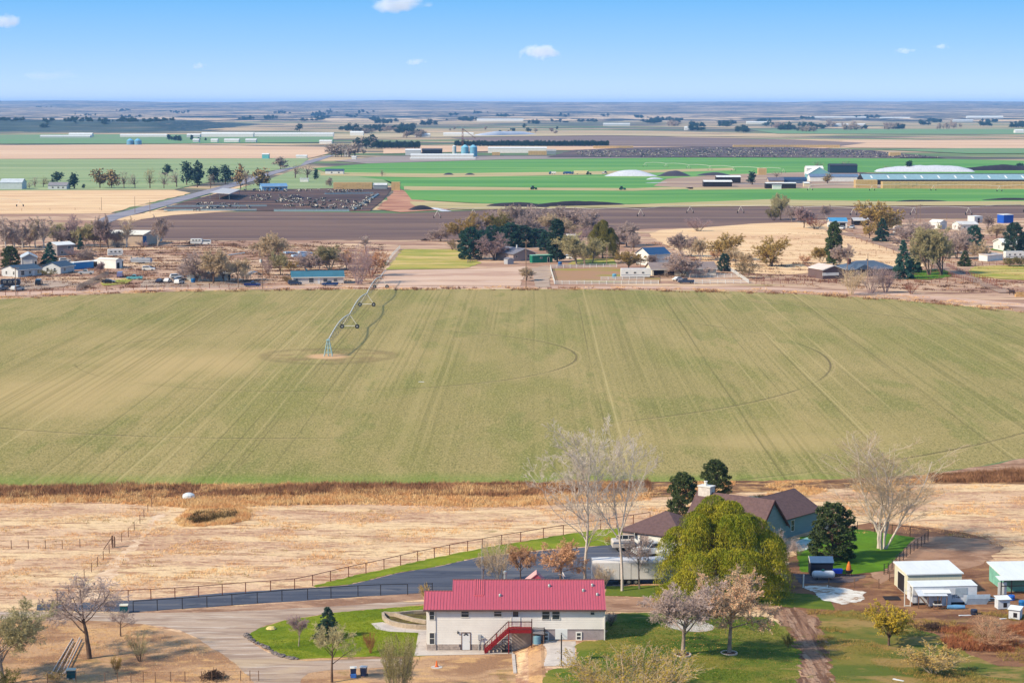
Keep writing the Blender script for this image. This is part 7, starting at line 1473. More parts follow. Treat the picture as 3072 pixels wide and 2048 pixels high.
MT += [('cottonwood', 44, 750, 660, 44, 'slim pale tree between the first two tall trees', 'white', 'mauve'), ('round', 90, 742, 690, 56, 'grey low tree under the pale tall trees', 'grey', 'mauve'), ('round2', 40, 742, 696, 60, 'mauve thicket tree at the foot of the leftmost tall trees', 'grey', 'mauve'), ('round', 188, 740, 676, 52, 'grey tree left of the dark branchy one', 'grey', 'mauve'), ('round2', 236, 735, 680, 56, 'olive tree behind the white-roofed grey house', 'grey', 'olive'), ('round', 282, 740, 690, 50, 'low grey tree before the pale-roofed barn', 'grey', 'mauve'), ('vase', 352, 742, 690, 44, 'bare grey tree between vase tree and white-barked tree', 'grey', 'mauve'), ('shrub', 222, 772, 744, 44, 'dark shrub at the two storey grey house', 'dark', 'purple'),
 ('round', 556, 842, 790, 50, 'low mauve tree at the left end of the pale grey house', 'dark', 'mauve'), ('round', 672, 846, 770, 60, 'tan tree at the right end of the pale grey house', 'dark', 'tan'), ('shrub', 735, 846, 800, 40, 'bare tan shrub left of the arched carport', 'dark', 'tan'), ('round', 780, 770, 716, 50, 'tan tree behind the big feathery one', 'grey', 'tan'), ('round', 958, 812, 764, 48, 'mauve tree left of the wide olive fan tree', 'mauve', 'mauve'), ('round', 1040, 810, 752, 60, 'rusty bare tree right of the wide olive fan tree', 'dark', 'rust'), ('leafy_shrub', 866, 850, 824, 36, 'brown bush at the left end of the teal-roofed house', 'dark', 'fartan'),
 ('round', 1416, 716, 648, 70, 'mauve bare tree between the two tan trees at the wood edge', 'grey', 'mauve'), ('round2', 1470, 690, 630, 66, 'grey bare tree left of the tallest in the wood', 'grey', 'mauve'), ('round', 1530, 684, 624, 70, 'tan bare tree at the back of the wood', 'grey', 'tan'), ('round2', 1580, 708, 640, 72, 'grey bare tree over the middle evergreens', 'grey', 'mauve'), ('round', 1656, 676, 624, 66, 'mauve bare tree behind the pale grey one', 'grey', 'mauve'), ('round2', 1700, 712, 652, 70, 'tan bare tree right of the tall black-green pine', 'grey', 'tan'), ('round', 1748, 680, 628, 66, 'grey bare tree at the far right of the wood', 'grey', 'mauve'), ('pine', 1500, 734, 682, 64, 'dark evergreen left behind the taupe house', 'dark', 'spruce'), ('pine', 1640, 752, 694, 60, 'dark evergreen beside the tall black-green pine', 'dark', 'bluegreen'), ('pine', 1450, 740, 690, 60, 'dark evergreen between the left pine and the brown tree', 'dark', 'bluegreen'), ('leafy_shrub', 1370, 752, 716, 50, 'tan bush at the left foot of the left dark pine', 'tan', 'fartan'), ('vase', 1756, 796, 724, 60, 'olive bush-like tree between the two grey-green trees', 'grey', 'olive'),
 ('round', 1858, 742, 690, 50, 'grey bare tree left of the mauve one by the campers', 'dark', 'mauve'), ('vase', 1960, 800, 764, 40, 'thin bare tree beside the dark pole', 'dark', 'mauve'), ('vase', 2072, 770, 706, 50, 'pink bare tree between the two behind the cream house', 'mauve', 'mauve'), ('round', 2232, 800, 756, 50, 'brown bare tree at the right of the dark round evergreen', 'dark', 'tan'), ('round', 2376, 666, 616, 46, 'grey bare tree right of the tall grey-olive one', 'grey', 'mauve'), ('round2', 2660, 690, 640, 60, 'olive tree behind the big golden-brown one', 'dark', 'olive'), ('round', 2704, 724, 676, 60, 'mauve tree left of the big olive trees', 'mauve', 'mauve'), ('round', 2770, 716, 666, 66, 'pale mauve tree behind the left big olive tree', 'mauve', 'mauve'), ('round2', 2846, 760, 690, 80, 'grey tree between the big olive trees and pale grey tree', 'grey', 'mauve'), ('round', 2760, 812, 740, 60, 'dark bare tree between blue spruces and olive trees', 'dark', 'mauve'), ('round', 2990, 716, 672, 50, 'brown bare tree behind the right pines', 'dark', 'tan')]
for m_ in MT:
    nm = {'pine': 'pine_tree', 'pine_tall': 'pine_tree', 'spruce': 'spruce_tree', 'spruce_wide': 'spruce_tree', 'willow': 'willow_tree', 'shrub': 'bare_shrub', 'leafy_shrub': 'bush'}.get(m_[0], 'bare_tree' if m_[7] in ('mauve', 'purple', 'tan', 'olive') else 'tree')
    kd = {'round': 'bushy', 'round2': 'bushy2', 'leafy': 'leafy2', 'cottonwood': 'tall_mid', 'cottonwood2': 'tall_mid', 'vase': 'vase_mid', 'open': 'bushy'}.get(m_[0], m_[0])
    m_ = (m_[0], *m_[1:4], m_[4] * (1.0 if 'spruce' in kd or 'pine' in kd else 1.3), *m_[5:])
    tree(kd, *m_[1:6], m_[6], m_[7], nm, group='trees beyond the crop', cat='shrub' if 'shrub' in m_[0] else 'tree')
VG = [(-300, 905), (0, 893), (480, 872), (1000, 864), (1800, 864), (2400, 878), (2800, 903), (3072, 930), (3300, 960), (3300, 972), (3072, 942), (2800, 912), (2400, 885), (1800, 871), (1000, 871), (480, 879), (0, 901), (-300, 912)]
tufts('canal_weeds', VG, 5000, .8, M_WEED, 'brown weeds along the far edge of the crop', 7, .35, 21, .5, .09, clump=.1)
tufts('canal_grass', [(-300, 898), (0, 886), (480, 866), (1000, 860), (1800, 860), (2300, 866), (2700, 885), (3072, 915), (3300, 945), (3300, 965), (3072, 938), (2700, 900), (2300, 876), (1800, 870), (1000, 869), (480, 877), (0, 899), (-300, 908)], 5000, .5, M_STRAW, 'straw grass along the canal road', 7, .35, 22, .6, .08, clump=.1)
tufts('lot_brush', [(0, 740), (500, 722), (1150, 730), (1150, 840), (700, 856), (0, 876)], 3500, .8, leafmat('lot_brush', C(122, 92, 76), C(92, 68, 58), C(150, 118, 96), .1), 'dark brush and scrap over the left house lots', 8, .7, 25, .7, .12, clump=.45)
tufts('lot_brush', [(1860, 760), (2250, 840), (2600, 862), (3072, 890), (3072, 850), (2700, 800)], 2200, .7, MATS['lot_brush'], 'dark brush over the right house lots', 8, .6, 26, .7, .12, clump=.45)
tufts('lot_weeds', [(0, 760), (700, 730), (1150, 740), (1150, 850), (700, 858), (0, 880)], 4500, .6, leafmat('lot_weed', C(180, 136, 104), C(120, 86, 66), C(214, 174, 130), .1), 'dry weeds over the left house lots', 7, .5, 23, .6, .1, clump=.2)
tufts('lot_weeds', [(1900, 730), (2700, 680), (3072, 700), (3072, 880), (2300, 860)], 4000, .5, MATS['lot_weed'], 'dry weeds over the right house lots', 7, .5, 24, .6, .1, clump=.25)
# ------------------------------------------------------------------ far farms
FG = 'far farm buildings'
def far_box(name, label, x0, x1, py, W, h, rise, mw, mr, ridge='x', **kw):
    return house(name, label, (x0, py), (x1, py), W, h, rise, mw, mr, ridge, .3, group=FG, trim=False, **kw)
def far_tree(kind, px, py, top, w, label, leaf, group):
    tree(kind, px, py, top, w, label, 'dark', leaf, 'tree', group=group)
# feedlot beside the county road
r = thing('shade_roof', 'flat pale roof on posts over the cattle pens', 'shelter', G(632, 582), 0, FG)
a, b, c, d = [GZ(*q, 4.5) - r.location for q in ((630, 577), (690, 581), (722, 568), (668, 564))]
MB().slab([a, b, c, d], .3).build('roof', R_('roof_grey2', 196, 196, 202), r)
for q in (a, b, c, d, (a + b) / 2, (c + d) / 2): MB().tube((q.x * .96, q.y * .96, -.2), (q.x * .96, q.y * .96, 4.3), .15, 5).build('post', M_STEEL, r)
M_BUNK = mat('feed_bunk', C(150, 172, 186), rough=.8, var=.1)
for pts, lab in (([(492, 633), (770, 633)], 'long pale concrete feed bunk at the front of the pens, left'), ([(822, 634), (1048, 634)], 'long pale concrete feed bunk at the front of the pens, right'), ([(500, 622), (800, 620)], 'blue-grey pipe feed rail behind the left bunk'), ([(975, 584), (1120, 582)], 'feed rail of the upper right pen'), ([(1060, 632), (1135, 585)], 'slanting feed rail at the right of the pens')):
    P = [G(*q) for q in pts]; d = (P[1] - P[0]); r = thing('feed_bunk', lab, 'feed bunk', P[0], math.atan2(d.y, d.x)); L_ = d.length
    MB().box(0, L_, -.5, .5, 0, .9).build('trough', M_BUNK, r); MB().box(0, L_, .55, .65, 1.2, 1.35).build('neck_rail', M_STEEL, r)
    for k in range(int(L_ / 6) + 1): MB().box(k * 6 - .1, k * 6 + .1, .5, .7, 0, 1.5).build('post', M_STEEL, r)
house('house', 'blue-roofed pale house above the cattle pens', (786, 573), (862, 572), 10, 3.2, 1.8, W_('wall_paleblue', 150, 190, 220), R_('roof_steel', 120, 160, 200), 'x', .5, group=FG, wins=[('f', .2, 1, 1.5, 1.3), ('f', .7, 1, 1.5, 1.3)], doors=[('f', .5, 0, 2.5, 2.4, M_DARKIN)])
M_HAY = mat('straw_bales', C(204, 176, 130), rough=.95, var=.14, scale=.6, bump=.5)
def hay(label, x0, x1, py, rows, depth, bl=2.4, bh=1.2):
    A, B_ = G(x0, py), G(x1, py); L_ = (B_ - A).length; n = max(1, round(L_ / bl)); r = thing('hay_stack', label, 'hay stack', A, math.atan2((B_ - A).y, (B_ - A).x), 'hay stacks')
    me = None; cnt = 0; bulk = MB()
    for z in range(rows):
        for k in range(n):
            if rows * n <= 300:
                if me is None: o = MB().box(.03, L_ / n - .03, 0, depth, .02, bh - .02).build('bale', M_HAY, r); me = o.data
                else: o = link('bale', me, None, r)
                o.location = (k * L_ / n, random.uniform(-.12, .12), z * bh)
            else: bulk.box(k * L_ / n + .03, (k + 1) * L_ / n - .03, random.uniform(-.12, .12), depth, z * bh + .02, (z + 1) * bh - .02)
    if bulk.v: o = bulk.build('bales', M_HAY, r, fix=False); o['kind'] = 'stuff'
    return r
hay('tan hay stack above the upper right cattle pen', 1000, 1116, 568, 4, 8); hay('square block of hay on a truck right of the pens', 1174, 1200, 572, 5, 6)
hay('square tan hay stack at the left end of the long blue barn', 2567, 2632, 565, 5, 9); hay('very long hay wall in front of the long blue barn', 2648, 3200, 567, 4, 8, 3.0, 1.3); hay('small tan hay block at the end of the far dark feedlot', 2670, 2702, 470, 4, 10, 3); hay('brown hay wall under the far white barn', 1585, 1640, 465, 4, 10, 3); hay('second brown hay block under the far white barn', 1476, 1500, 466, 3, 10, 3); hay('brown hay wall behind the far dark feedlot', 1780, 1900, 446, 3, 10, 4); hay('second long brown hay wall behind the far dark feedlot', 2200, 2520, 443, 3, 10, 4)
hay('tan hay stack left of the blue-roofed dairy', 2275, 2300, 526, 5, 8)
far_box('shed', 'pale roofed shed between the two hay stacks above the pens', 1120, 1160, 568, 12, 3, 1.2, M_STEEL, R_('roof_palegrey', 224, 224, 226))
far_box('house', 'white bungalow beyond the cattle pens', 976, 1030, 523, 10, 3, 1.4, wht, R_('roof_navy', 70, 90, 112), wins=[('f', .3, 1, 1.6, 1.2), ('f', .7, 1, 1.6, 1.2)])
far_box('barn', 'silver arched barn at the left edge of the far fields', 0, 66, 569, 14, 5, 2.5, W_('wall_silver', 200, 210, 216), R_('roof_silver', 206, 214, 222))
far_box('house', 'low white-trimmed house between dark trees at far left', 144, 200, 569, 12, 3, 2, pgr, R_('roof_greymauve', 150, 146, 152), wins=[('f', .2, 1, 1.5, 1.2), ('f', .5, 1, 1.5, 1.2), ('f', .75, 1, 1.5, 1.2)])
far_box('camper', 'small white box trailer among trees beyond the pens', 900, 925, 547, 3, 2.8, .2, wht, roofw, 'shed'); far_box('shed', 'teal shed beside cattle on the far tan field', 786, 806, 477, 10, 5, 1, W_('wall_teal', 120, 190, 200), roofw)
far_box('shed', 'long white shed right of the teal shed', 888, 920, 476, 9, 3, 1, wht, roofw); far_box('house', 'white far house with a steep gable in dark trees', 1033, 1048, 470, 9, 6, 4, wht, R_('roof_grey2', 196, 196, 202), 'y'); far_box('shed', 'low white shed below the steep white house', 1055, 1068, 479, 8, 3, .8, wht, roofw)
# silos
for i, (px, py, w, h, lab, rgb) in enumerate(((1395, 471, 9, 11.5, 'left of the two tall pale-blue grain silos', (126, 186, 214)), (1420, 471, 9, 11.5, 'right of the two tall pale-blue grain silos', (120, 178, 208)), (391, 434, 11, 6, 'left blue tank silo at far left', (110, 170, 206)), (414, 434, 11, 6, 'right blue tank silo at far left', (110, 170, 206)), (1363, 461, 5, 9, 'small silver bin left of the grain silos', (200, 210, 220)))):
    r = thing('grain_silo', lab, 'silo', G(px, py), 0, 'silos'); MB().lathe([(w / 2, 0), (w / 2, h)], 20).build('drum', W_('silo%d' % i, *rgb), r); MB().lathe([(w / 2 + .2, h), (w * .12, h + w * .28), (.0, h + w * .29)], 20).build('roof', W_('silor%d' % i, *[min(255, c + 14) for c in rgb]), r)
    for k in range(1, 5): MB().lathe([(w / 2 + .08, h * k / 5), (w / 2 + .08, h * k / 5 + .25)], 20).build('hoop', M_STEEL, r)
r = thing('grain_elevator', 'thin brown elevator mast above the grain silos', 'elevator', G(1388, 462), 0); lg = MB()
for x in (-1, 1):
    for y in (-1, 1): lg.tube((x, y, 0), (x * .6, y * .6, 32), .25, 4)
for z in range(0, 32, 4): lg.tube((-1, -1, z), (1, -1, z + 4), .15, 4); lg.tube((1, 1, z), (-1, 1, z + 4), .15, 4)
lg.build('mast', M_RUSTP, r); MB().tube((0, 0, 31), (16, 3, 19), .35, 5).build('spout', M_RUSTP, r); MB().box(-1.2, 1.2, -1.2, 1.2, 31, 34).build('head', M_STEEL, r)
# long low dairy sheds
for a in (('long white milking barn in front of the grain silos', 1232, 1420, 476, 14, 4, 1.2, wht, roofw), ('white factory shed behind the milking barn', 1216, 1262, 466, 14, 6, 1.5, pgr, roofw), ('black-roofed shed behind the milking barn', 1266, 1326, 462, 14, 5, 1.5, M_DARKIN, R_('roof_black', 60, 60, 70)), ('low white calf barn on the near side of the milking barn', 1230, 1426, 480, 8, 2, .4, wht, roofw), ('white shed with blue door right of the silos', 1464, 1640, 459, 16, 6, 1.5, wht, roofw), ('dark arched shed right of the far white barn', 1640, 1668, 463, 14, 4, 2, M_STEEL, R_('roof_grey', 176, 174, 172)),
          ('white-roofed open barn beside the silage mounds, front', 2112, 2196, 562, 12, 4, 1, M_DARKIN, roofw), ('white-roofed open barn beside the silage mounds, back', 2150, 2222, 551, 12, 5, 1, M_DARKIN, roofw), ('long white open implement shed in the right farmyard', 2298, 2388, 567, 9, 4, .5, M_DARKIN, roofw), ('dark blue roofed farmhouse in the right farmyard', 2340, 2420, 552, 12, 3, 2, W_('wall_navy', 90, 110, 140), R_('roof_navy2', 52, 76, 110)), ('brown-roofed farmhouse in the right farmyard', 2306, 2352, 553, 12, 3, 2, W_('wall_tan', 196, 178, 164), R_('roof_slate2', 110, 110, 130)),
          ('long blue-roofed milking parlour in the right farmyard', 2430, 2576, 546, 14, 4, 2, wht, R_('roof_steel2', 110, 130, 160)), ('dark shed with an open front behind the parlour', 2490, 2572, 521, 14, 7, 1.5, W_('wall_darkteal', 36, 62, 78), R_('roof_black', 60, 60, 70)), ('white shed left of the dark open shed', 2420, 2470, 527, 14, 6, 2, wht, roofw), ('white truck body in front of the implement shed', 2318, 2344, 569, 3, 3, .2, wht, roofw), ('cream round tank shed in the right farmyard', 2412, 2428, 562, 6, 3, .8, W_('wall_cream3', 220, 206, 180), roofw)):
    far_box('barn', a[0], *a[1:4], a[4], a[5], a[6], a[7], a[8], cat='barn')
LB = far_box('long_barn', 'very long pale blue roofed barn along the right edge', 2592, 3300, 557, 30, 4.5, 3.8, M_DARKIN, R_('roof_paleblue', 146, 178, 192), cat='barn')
Lx = (G(3300, 557) - G(2592, 557)).length
for k in range(14): MB().slab([(6 + k * Lx / 14, 3, 4.5 + .24 * 3 + .3), (7.2 + k * Lx / 14, 3, 4.5 + .24 * 3 + .3), (7.2 + k * Lx / 14, 14, 4.5 + .24 * 14 + .3), (6 + k * Lx / 14, 14, 4.5 + .24 * 14 + .3)], .1).build('skylight', roofw, LB)
MB().box(-1, Lx + 1, 14.3, 15.7, 8.2, 8.7).build('ridge_vent', M_DARKIN, LB)
MB().box(Lx * .1, Lx * .62, -1.6, -.4, 4.0, 4.4).build('fascia', R_('roof_black', 60, 60, 70), LB)
# teal-gabled barn
far_box('barn', 'teal gabled barn in the middle of the right farmyard', 2424, 2492, 541, 18, 5, 5.5, W_('wall_teal2', 130, 178, 190), R_('roof_white', 240, 242, 244), 'y', cat='barn')
# silage mounds and compost rows
def mound(name, label, pts, h, m, seed, sharp=1.0, group='silage and compost mounds'):
    """elongated heap: pts = left end, right end pixels at its front foot"""
    A, B_ = G(*pts[0]), G(*pts[1]); L_ = (B_ - A).length; nx, ny = 40, 14; D = max(6, h * 3.2)
    u, v = np.meshgrid(np.linspace(0, 1, nx), np.linspace(0, 1, ny)); rr = np.random.default_rng(seed)
    z = h * np.sin(np.pi * u) ** (.8 * sharp) * np.sin(np.pi * v) ** .8 * (1 + .14 * fbm(u * L_ / 6, v * 3, seed, 4)); V = np.stack([u * L_, v * D, np.maximum(z, -.05)], 2).reshape(-1, 3)
    i = np.arange((ny - 1) * (nx - 1)); r_, c = i // (nx - 1), i % (nx - 1); F = np.stack([r_ * nx + c, r_ * nx + c + 1, (r_ + 1) * nx + c + 1, (r_ + 1) * nx + c], 1)
    o = link(name, npmesh(name, V, F), m, smooth=True); o.location = A; o.rotation_euler = (0, 0, math.atan2((B_ - A).y, (B_ - A).x)); tag(o, label, 'mound', group); return o
M_PLAS = mat('silage_plastic', C(232, 234, 244), rough=.5, var=.08, scale=.8, var2=C(190, 194, 210)); M_BLKP = mat('silage_black', C(70, 66, 78), rough=.7, var=.12); M_COMP = mat('compost', C(52, 46, 56), rough=.95, var=.2, scale=.3)
mound('silage_mound', 'big white tyre-covered silage mound', ((1812, 530), (1976, 530)), 5.2, M_PLAS, 1, 1.2); mound('silage_mound', 'dark silage mound right of the big white one', ((1972, 530), (2076, 530)), 4.6, M_BLKP, 2, 1.2); mound('silage_mound', 'low dark silage mound by the white open barns', ((2088, 528), (2196, 528)), 3.0, M_BLKP, 3); mound('silage_mound', 'small white silage mound below the dark one', ((1944, 540), (1996, 539)), 1.8, M_PLAS, 4); mound('plastic_sheet', 'flat white plastic sheet below the mounds', ((1932, 551), (2024, 549)), .7, M_PLAS, 5)
mound('compost_row', 'long black compost row at the near edge of the green field, left', ((1452, 620), (1640, 624)), 2.6, M_COMP, 6, .6); mound('compost_row', 'long black compost row at the near edge of the green field, right', ((1600, 622), (1882, 616)), 2.8, M_COMP, 7, .6); mound('compost_row', 'dark low row behind the far right ploughed field', ((2690, 607), (2850, 606)), 1.4, M_COMP, 8, .6); mound('compost_row', 'dark low row at the far right edge', ((2945, 602), (3200, 602)), 1.6, M_COMP, 9, .6)
mound('soil_heap', 'dark soil heap on the reddish dirt pad', ((1236, 632), (1310, 630)), 2.6, M_COMP, 10); mound('manure_heap', 'dark manure heap inside the cattle pens', ((855, 596), (902, 597)), 2.4, M_COMP, 11); mound('soil_heap', 'small grey heap on the field track, left', ((1328, 526), (1362, 526)), 2, M_BLKP, 12); mound('soil_heap', 'small grey heap on the field track, right', ((1392, 526), (1426, 526)), 1.8, M_BLKP, 13)
mound('silage_mound', 'far long white silage cover beyond the silos', ((1444, 408), (1616, 404)), 8, M_PLAS, 14, .7); mound('silage_mound', 'white silage cover seen behind the long blue barn', ((2630, 517), (2930, 517)), 6, M_PLAS, 15, .5); mound('compost_row', 'dark bank behind the right end of the long blue barn', ((2880, 513), (3200, 512)), 5, M_COMP, 16, .6); mound('plastic_pipe', 'white plastic strip on the dark soil heap', ((1270, 624), (1326, 634)), .8, M_PLAS, 17)
# tractors and trucks
def tractor(px, py, rz, label, rgb):
    r = thing('tractor', label, 'tractor', G(px, py), rz, 'tractors'); m = paint('trac_%d_%d_%d' % rgb, rgb, rough=.4)
    MB().prism([(-.2, .9), (2.6, .9), (2.6, 1.7), (.5, 1.9), (-.2, 1.7)], 'y', -.5, .5).build('bonnet', m, r); MB().prism([(-1.4, 1.0), (.4, 1.0), (.3, 2.9), (-1.2, 2.9)], 'y', -.8, .8).build('cab', M_GLASS, r); MB().box(-1.4, .5, -.9, .9, 2.9, 3.05).build('roof', m, r)
    for x, R in ((-.9, 1.0), (2.0, .65)):
        for s in (-1, 1):
            o = MB().tube((0, -.3, 0), (0, .3, 0), R, 14).build('wheel', M_TYRE, r); o.location = (x, s * 1.1, R); MB().tube((0, -.32, 0), (0, .32, 0), R * .5, 10).build('rim', m, o)
tractor(1600, 570, .2, 'green tractor working the left green field', (44, 110, 70)); tractor(1866, 571, .1, 'teal tractor on the green field right of centre', (40, 130, 110)); tractor(1765, 525, 0, 'dark tractor beside the hay truck', (50, 80, 60)); tractor(1815, 523, 3, 'white and dark loader at the foot of the big mound', (220, 224, 230))
for px, lab, L_, rgb in ((1742, 'cream truck box loaded beside the tractors', 12, (236, 222, 180)), (1705, 'blue truck on the field track', 5, (40, 80, 150)), (1661, 'small white truck on the field track', 4, (240, 240, 240))):
    r = thing('farm_truck', lab, 'truck', G(px, 524), 0, 'farm trucks'); MB().box(-L_ / 2, L_ / 2, -1.2, 1.2, 1.0, 3.4 if L_ > 6 else 2.6).build('body', paint('ft_%d_%d_%d' % rgb, rgb, rough=.5), r); MB().prism([(-L_ / 2 - 2.2, .7), (-L_ / 2 - .1, .7), (-L_ / 2 - .1, 2.7), (-L_ / 2 - 1.2, 2.7), (-L_ / 2 - 2.2, 1.7)], 'y', -1.1, 1.1).build('cab', paint('ftc_%d' % px, (90, 110, 140), rough=.4), r)
    for x in (-L_ / 2 - 1.4, -L_ / 4, L_ / 2 - 1): 
        for s in (-1, 1): MB().tube((x, s * 1.0 - .15, .5), (x, s * 1.0 + .15, .5), .5, 10).build('wheel', M_TYRE, r)
# far pivots
def far_pivot(label, pts, towers, h=4.0):
    P = [G(*q) for q in pts]; r = thing('irrigation_pivot', label, 'irrigation pivot', P[0], 0, 'far pivots'); o0 = P[0]
    b = MB(); Q = []
    for a, b_ in zip(P[:-1], P[1:]):
        for k in range(10): q = a.lerp(b_, k / 10) - o0; Q.append(q + Vector((0, 0, h + .7 * math.sin(math.pi * k / 10))))
    b.path(Q, .11, 5); b.build('pipe', M_GALV, r)
    for q in P:
        t = MB(); c = q - o0
        for s in (-1, 1): t.tube(c + Vector((s * 1.8, s * .6, .5)), c + Vector((0, 0, h)), .09, 4)
        t.build('tower', M_GALV, r)
        for s in (-1, 1):
            o = MB().tube((-.2, 0, 0), (.2, 0, 0), .7, 10).build('wheel', M_TYRE, r); o.location = c + Vector((s * 1.8, s * .6, .7))
far_pivot('white pivot line over the far edge of the ploughed field', [(1312, 655), (1420, 648), (1530, 647), (1640, 649), (1780, 650), (1922, 650), (2070, 640), (2222, 640), (2400, 644), (2560, 646), (2740, 645), (2906, 645), (3080, 636)], 0)
far_pivot('yellowish pivot line in the far green field', [(1935, 501), (1998, 503), (2066, 507), (2130, 511), (2200, 514), (2280, 518), (2350, 520)], 0); far_pivot('pivot towers in front of the long hay wall', [(2430, 572), (2616, 573), (2800, 573), (2998, 575), (3150, 576)], 0); far_pivot('small pivot on the left tan pasture', [(60, 620), (-60, 622)], 0)
# cattle
cm = bpy.data.materials.new('holstein'); cm.use_nodes = True; nt = cm.node_tree; bs_ = nt.nodes['Principled BSDF']
tc = nt.nodes.new('ShaderNodeTexCoord'); oi = nt.nodes.new('ShaderNodeObjectInfo'); av = nt.nodes.new('ShaderNodeVectorMath'); nt.links.new(tc.outputs['Object'], av.inputs[0])
mvx = nt.nodes.new('ShaderNodeMath'); mvx.operation = 'MULTIPLY'; mvx.inputs[1].default_value = 60; nt.links.new(oi.outputs['Random'], mvx.inputs[0]); nt.links.new(mvx.outputs[0], av.inputs[1])
nt.links.new(_mix(nt, _ramp(nt, _noise(nt, av.outputs[0], 1.1, 2.0), .52, .58), C(34, 32, 36), C(222, 214, 204)), bs_.inputs['Base Color']); bs_.inputs['Roughness'].default_value = .8
cmesh = None; crng = np.random.default_rng(77)
for poly, n in (([(745, 606), (760, 588), (900, 590), (880, 606)], 34), ([(560, 632), (600, 612), (700, 612), (760, 628)], 24), ([(820, 612), (860, 600), (1000, 600), (960, 614)], 34), ([(960, 630), (985, 604), (1060, 604), (1090, 620), (1060, 632)], 34), ([(980, 582), (990, 573), (1090, 573), (1080, 582)], 22), ([(720, 578), (740, 572), (960, 572), (900, 580)], 26), ([(1055, 634), (1110, 590), (1135, 585), (1090, 630)], 34), ([(570, 636), (590, 630), (660, 632)], 8), ([(830, 622), (870, 614), (990, 616), (950, 628)], 24)):
    P = [G(*q) for q in poly]; xs = [p.x for p in P]; ys = [p.y for p in P]; k = 0
    while k < n:
        x, y = crng.uniform(min(xs), max(xs)), crng.uniform(min(ys), max(ys))
        if not in_poly([(p.x, p.y) for p in P], np.array([x]), np.array([y]))[0]: continue
        px, py = proj((x, y, 0))
        o = animal(px, py, crng.uniform(0, 6.28), 'black and white dairy cow in the pens by the county road', cm, 1.15, 'dairy_cow', 'cow', 'dairy cows in the pens', cmesh)
        if cmesh is None: cmesh = o.data
        k += 1
# band of cattle and rails in the far dark feedlot: too small to tell apart
rr = np.random.default_rng(5); segs = []; P = [G(*q) for q in [(1640, 472), (1720, 454), (2300, 444), (2600, 455), (2830, 475)]]
while len(segs) < 900:
    x, y = rr.uniform(P[1].x, P[4].x), rr.uniform(P[4].y, P[2].y)
    if in_poly([(p.x, p.y) for p in P], np.array([x]), np.array([y]))[0]:
        a = rr.uniform(0, 6.28); segs.append((x - math.cos(a) * 1.6, y - math.sin(a) * 1.6, 1.2, .6, x + math.cos(a) * 1.6, y + math.sin(a) * 1.6, 1.2, .5))
o = link('far_cattle', segs_mesh('far_cattle', np.array(segs), 5), cm); o['kind'] = 'stuff'; o['label'] = 'herd of cattle in the far dark feedlot'; o['category'] = 'cattle'
# trees of the far farms
FT = [(105, 562, 530, 44, 'bare round tree at the far left farm', 'farbare0', 'fargrey'), (130, 562, 528, 46, 'brownish bare tree at the far left farm', 'farbare1', 'fartan'), (88, 566, 545, 26, 'small bush by the silver barn', 'farbare2', 'fargrey'), (172, 552, 514, 44, 'dark round evergreen behind the low white-trimmed house', 'far0', 'farev'), (223, 567, 518, 44, 'dark conical evergreen right of the low white-trimmed house', 'farcone0', 'farev'), (252, 566, 552, 12, 'tiny dark shrub right of the conical evergreen', 'far1', 'farev'),
      (300, 565, 508, 62, 'first tan tree of the far row by the road', 'far2', 'fartan'), (335, 565, 510, 52, 'second tree of the far row, olive', 'far1', 'fartan'), (372, 566, 512, 50, 'third tree of the far row, bare', 'farbare0', 'fargrey'), (405, 566, 516, 44, 'fourth tree of the far row, bare', 'farbare1', 'fargrey'), (450, 566, 502, 46, 'fifth tree of the far row, pinkish tall', 'farbare2', 'fartan'), (492, 566, 514, 50, 'sixth tree of the far row, bare', 'farbare0', 'fargrey'), (530, 562, 506, 52, 'seventh tree of the far row, grey', 'farbare1', 'fargrey'), (502, 530, 492, 32, 'dark pine rising behind the far row, left', 'far0', 'farev'), (560, 556, 486, 56, 'tall dark pine of the far row, centre', 'far1', 'farev'), (592, 556, 484, 52, 'tall dark pine of the far row, centre right', 'far2', 'farev'), (592, 562, 516, 44, 'dark lower pine in front of the tall pair', 'farcone1', 'farev'), (642, 552, 498, 50, 'dark pine of the far row, right', 'far0', 'farev'), (676, 554, 496, 52, 'dark pine at the right end of the far row', 'far1', 'farev'), (632, 564, 520, 34, 'pale bare tree before the right dark pines', 'farbare2', 'fargrey'),
      (722, 568, 494, 46, 'golden tree left of the shade roof', 'far2', 'fartan'), (738, 572, 510, 36, 'bare tree behind the golden tree', 'farbare0', 'fargrey'), (780, 568, 505, 58, 'olive-grey tree above the blue-roofed pale house', 'far1', 'fartan'), (842, 508, 470, 48, 'dark grey tree by the road bend', 'far0', 'fargrey'), (886, 535, 488, 56, 'pinkish grey tree beyond the pens', 'farbare1', 'fargrey'), (922, 536, 490, 66, 'spreading grey tree beyond the pens', 'farbare2', 'fargrey'), (948, 540, 506, 22, 'dark conical tree left of the white bungalow', 'farcone2', 'farev'), (1146, 530, 508, 28, 'pale bare tree in the green field', 'farbare0', 'fargrey'), (990, 560, 534, 26, 'dark tree above the pens', 'far1', 'fargrey'),
      (2256, 556, 514, 36, 'dark conical evergreen among the white open barns', 'farcone0', 'farev'), (2450, 510, 482, 44, 'bare tree behind the teal gabled barn', 'farbare1', 'fargrey'), (2538, 510, 480, 44, 'bare tree behind the dark open shed', 'farbare2', 'fargrey'), (2727, 516, 481, 34, 'lone dark conifer behind the long blue barn', 'farcone1', 'farev'), (2482, 552, 522, 36, 'small golden tree before the milking parlour', 'far2', 'fartan'), (2330, 535, 512, 40, 'bare tree in the right farmyard', 'farbare0', 'fargrey'), (3060, 510, 488, 30, 'dark tree by the right edge behind the long barn', 'far0', 'farev'), (2663, 510, 496, 30, 'faint bare tree behind the long blue barn', 'farbare1', 'fargrey')]
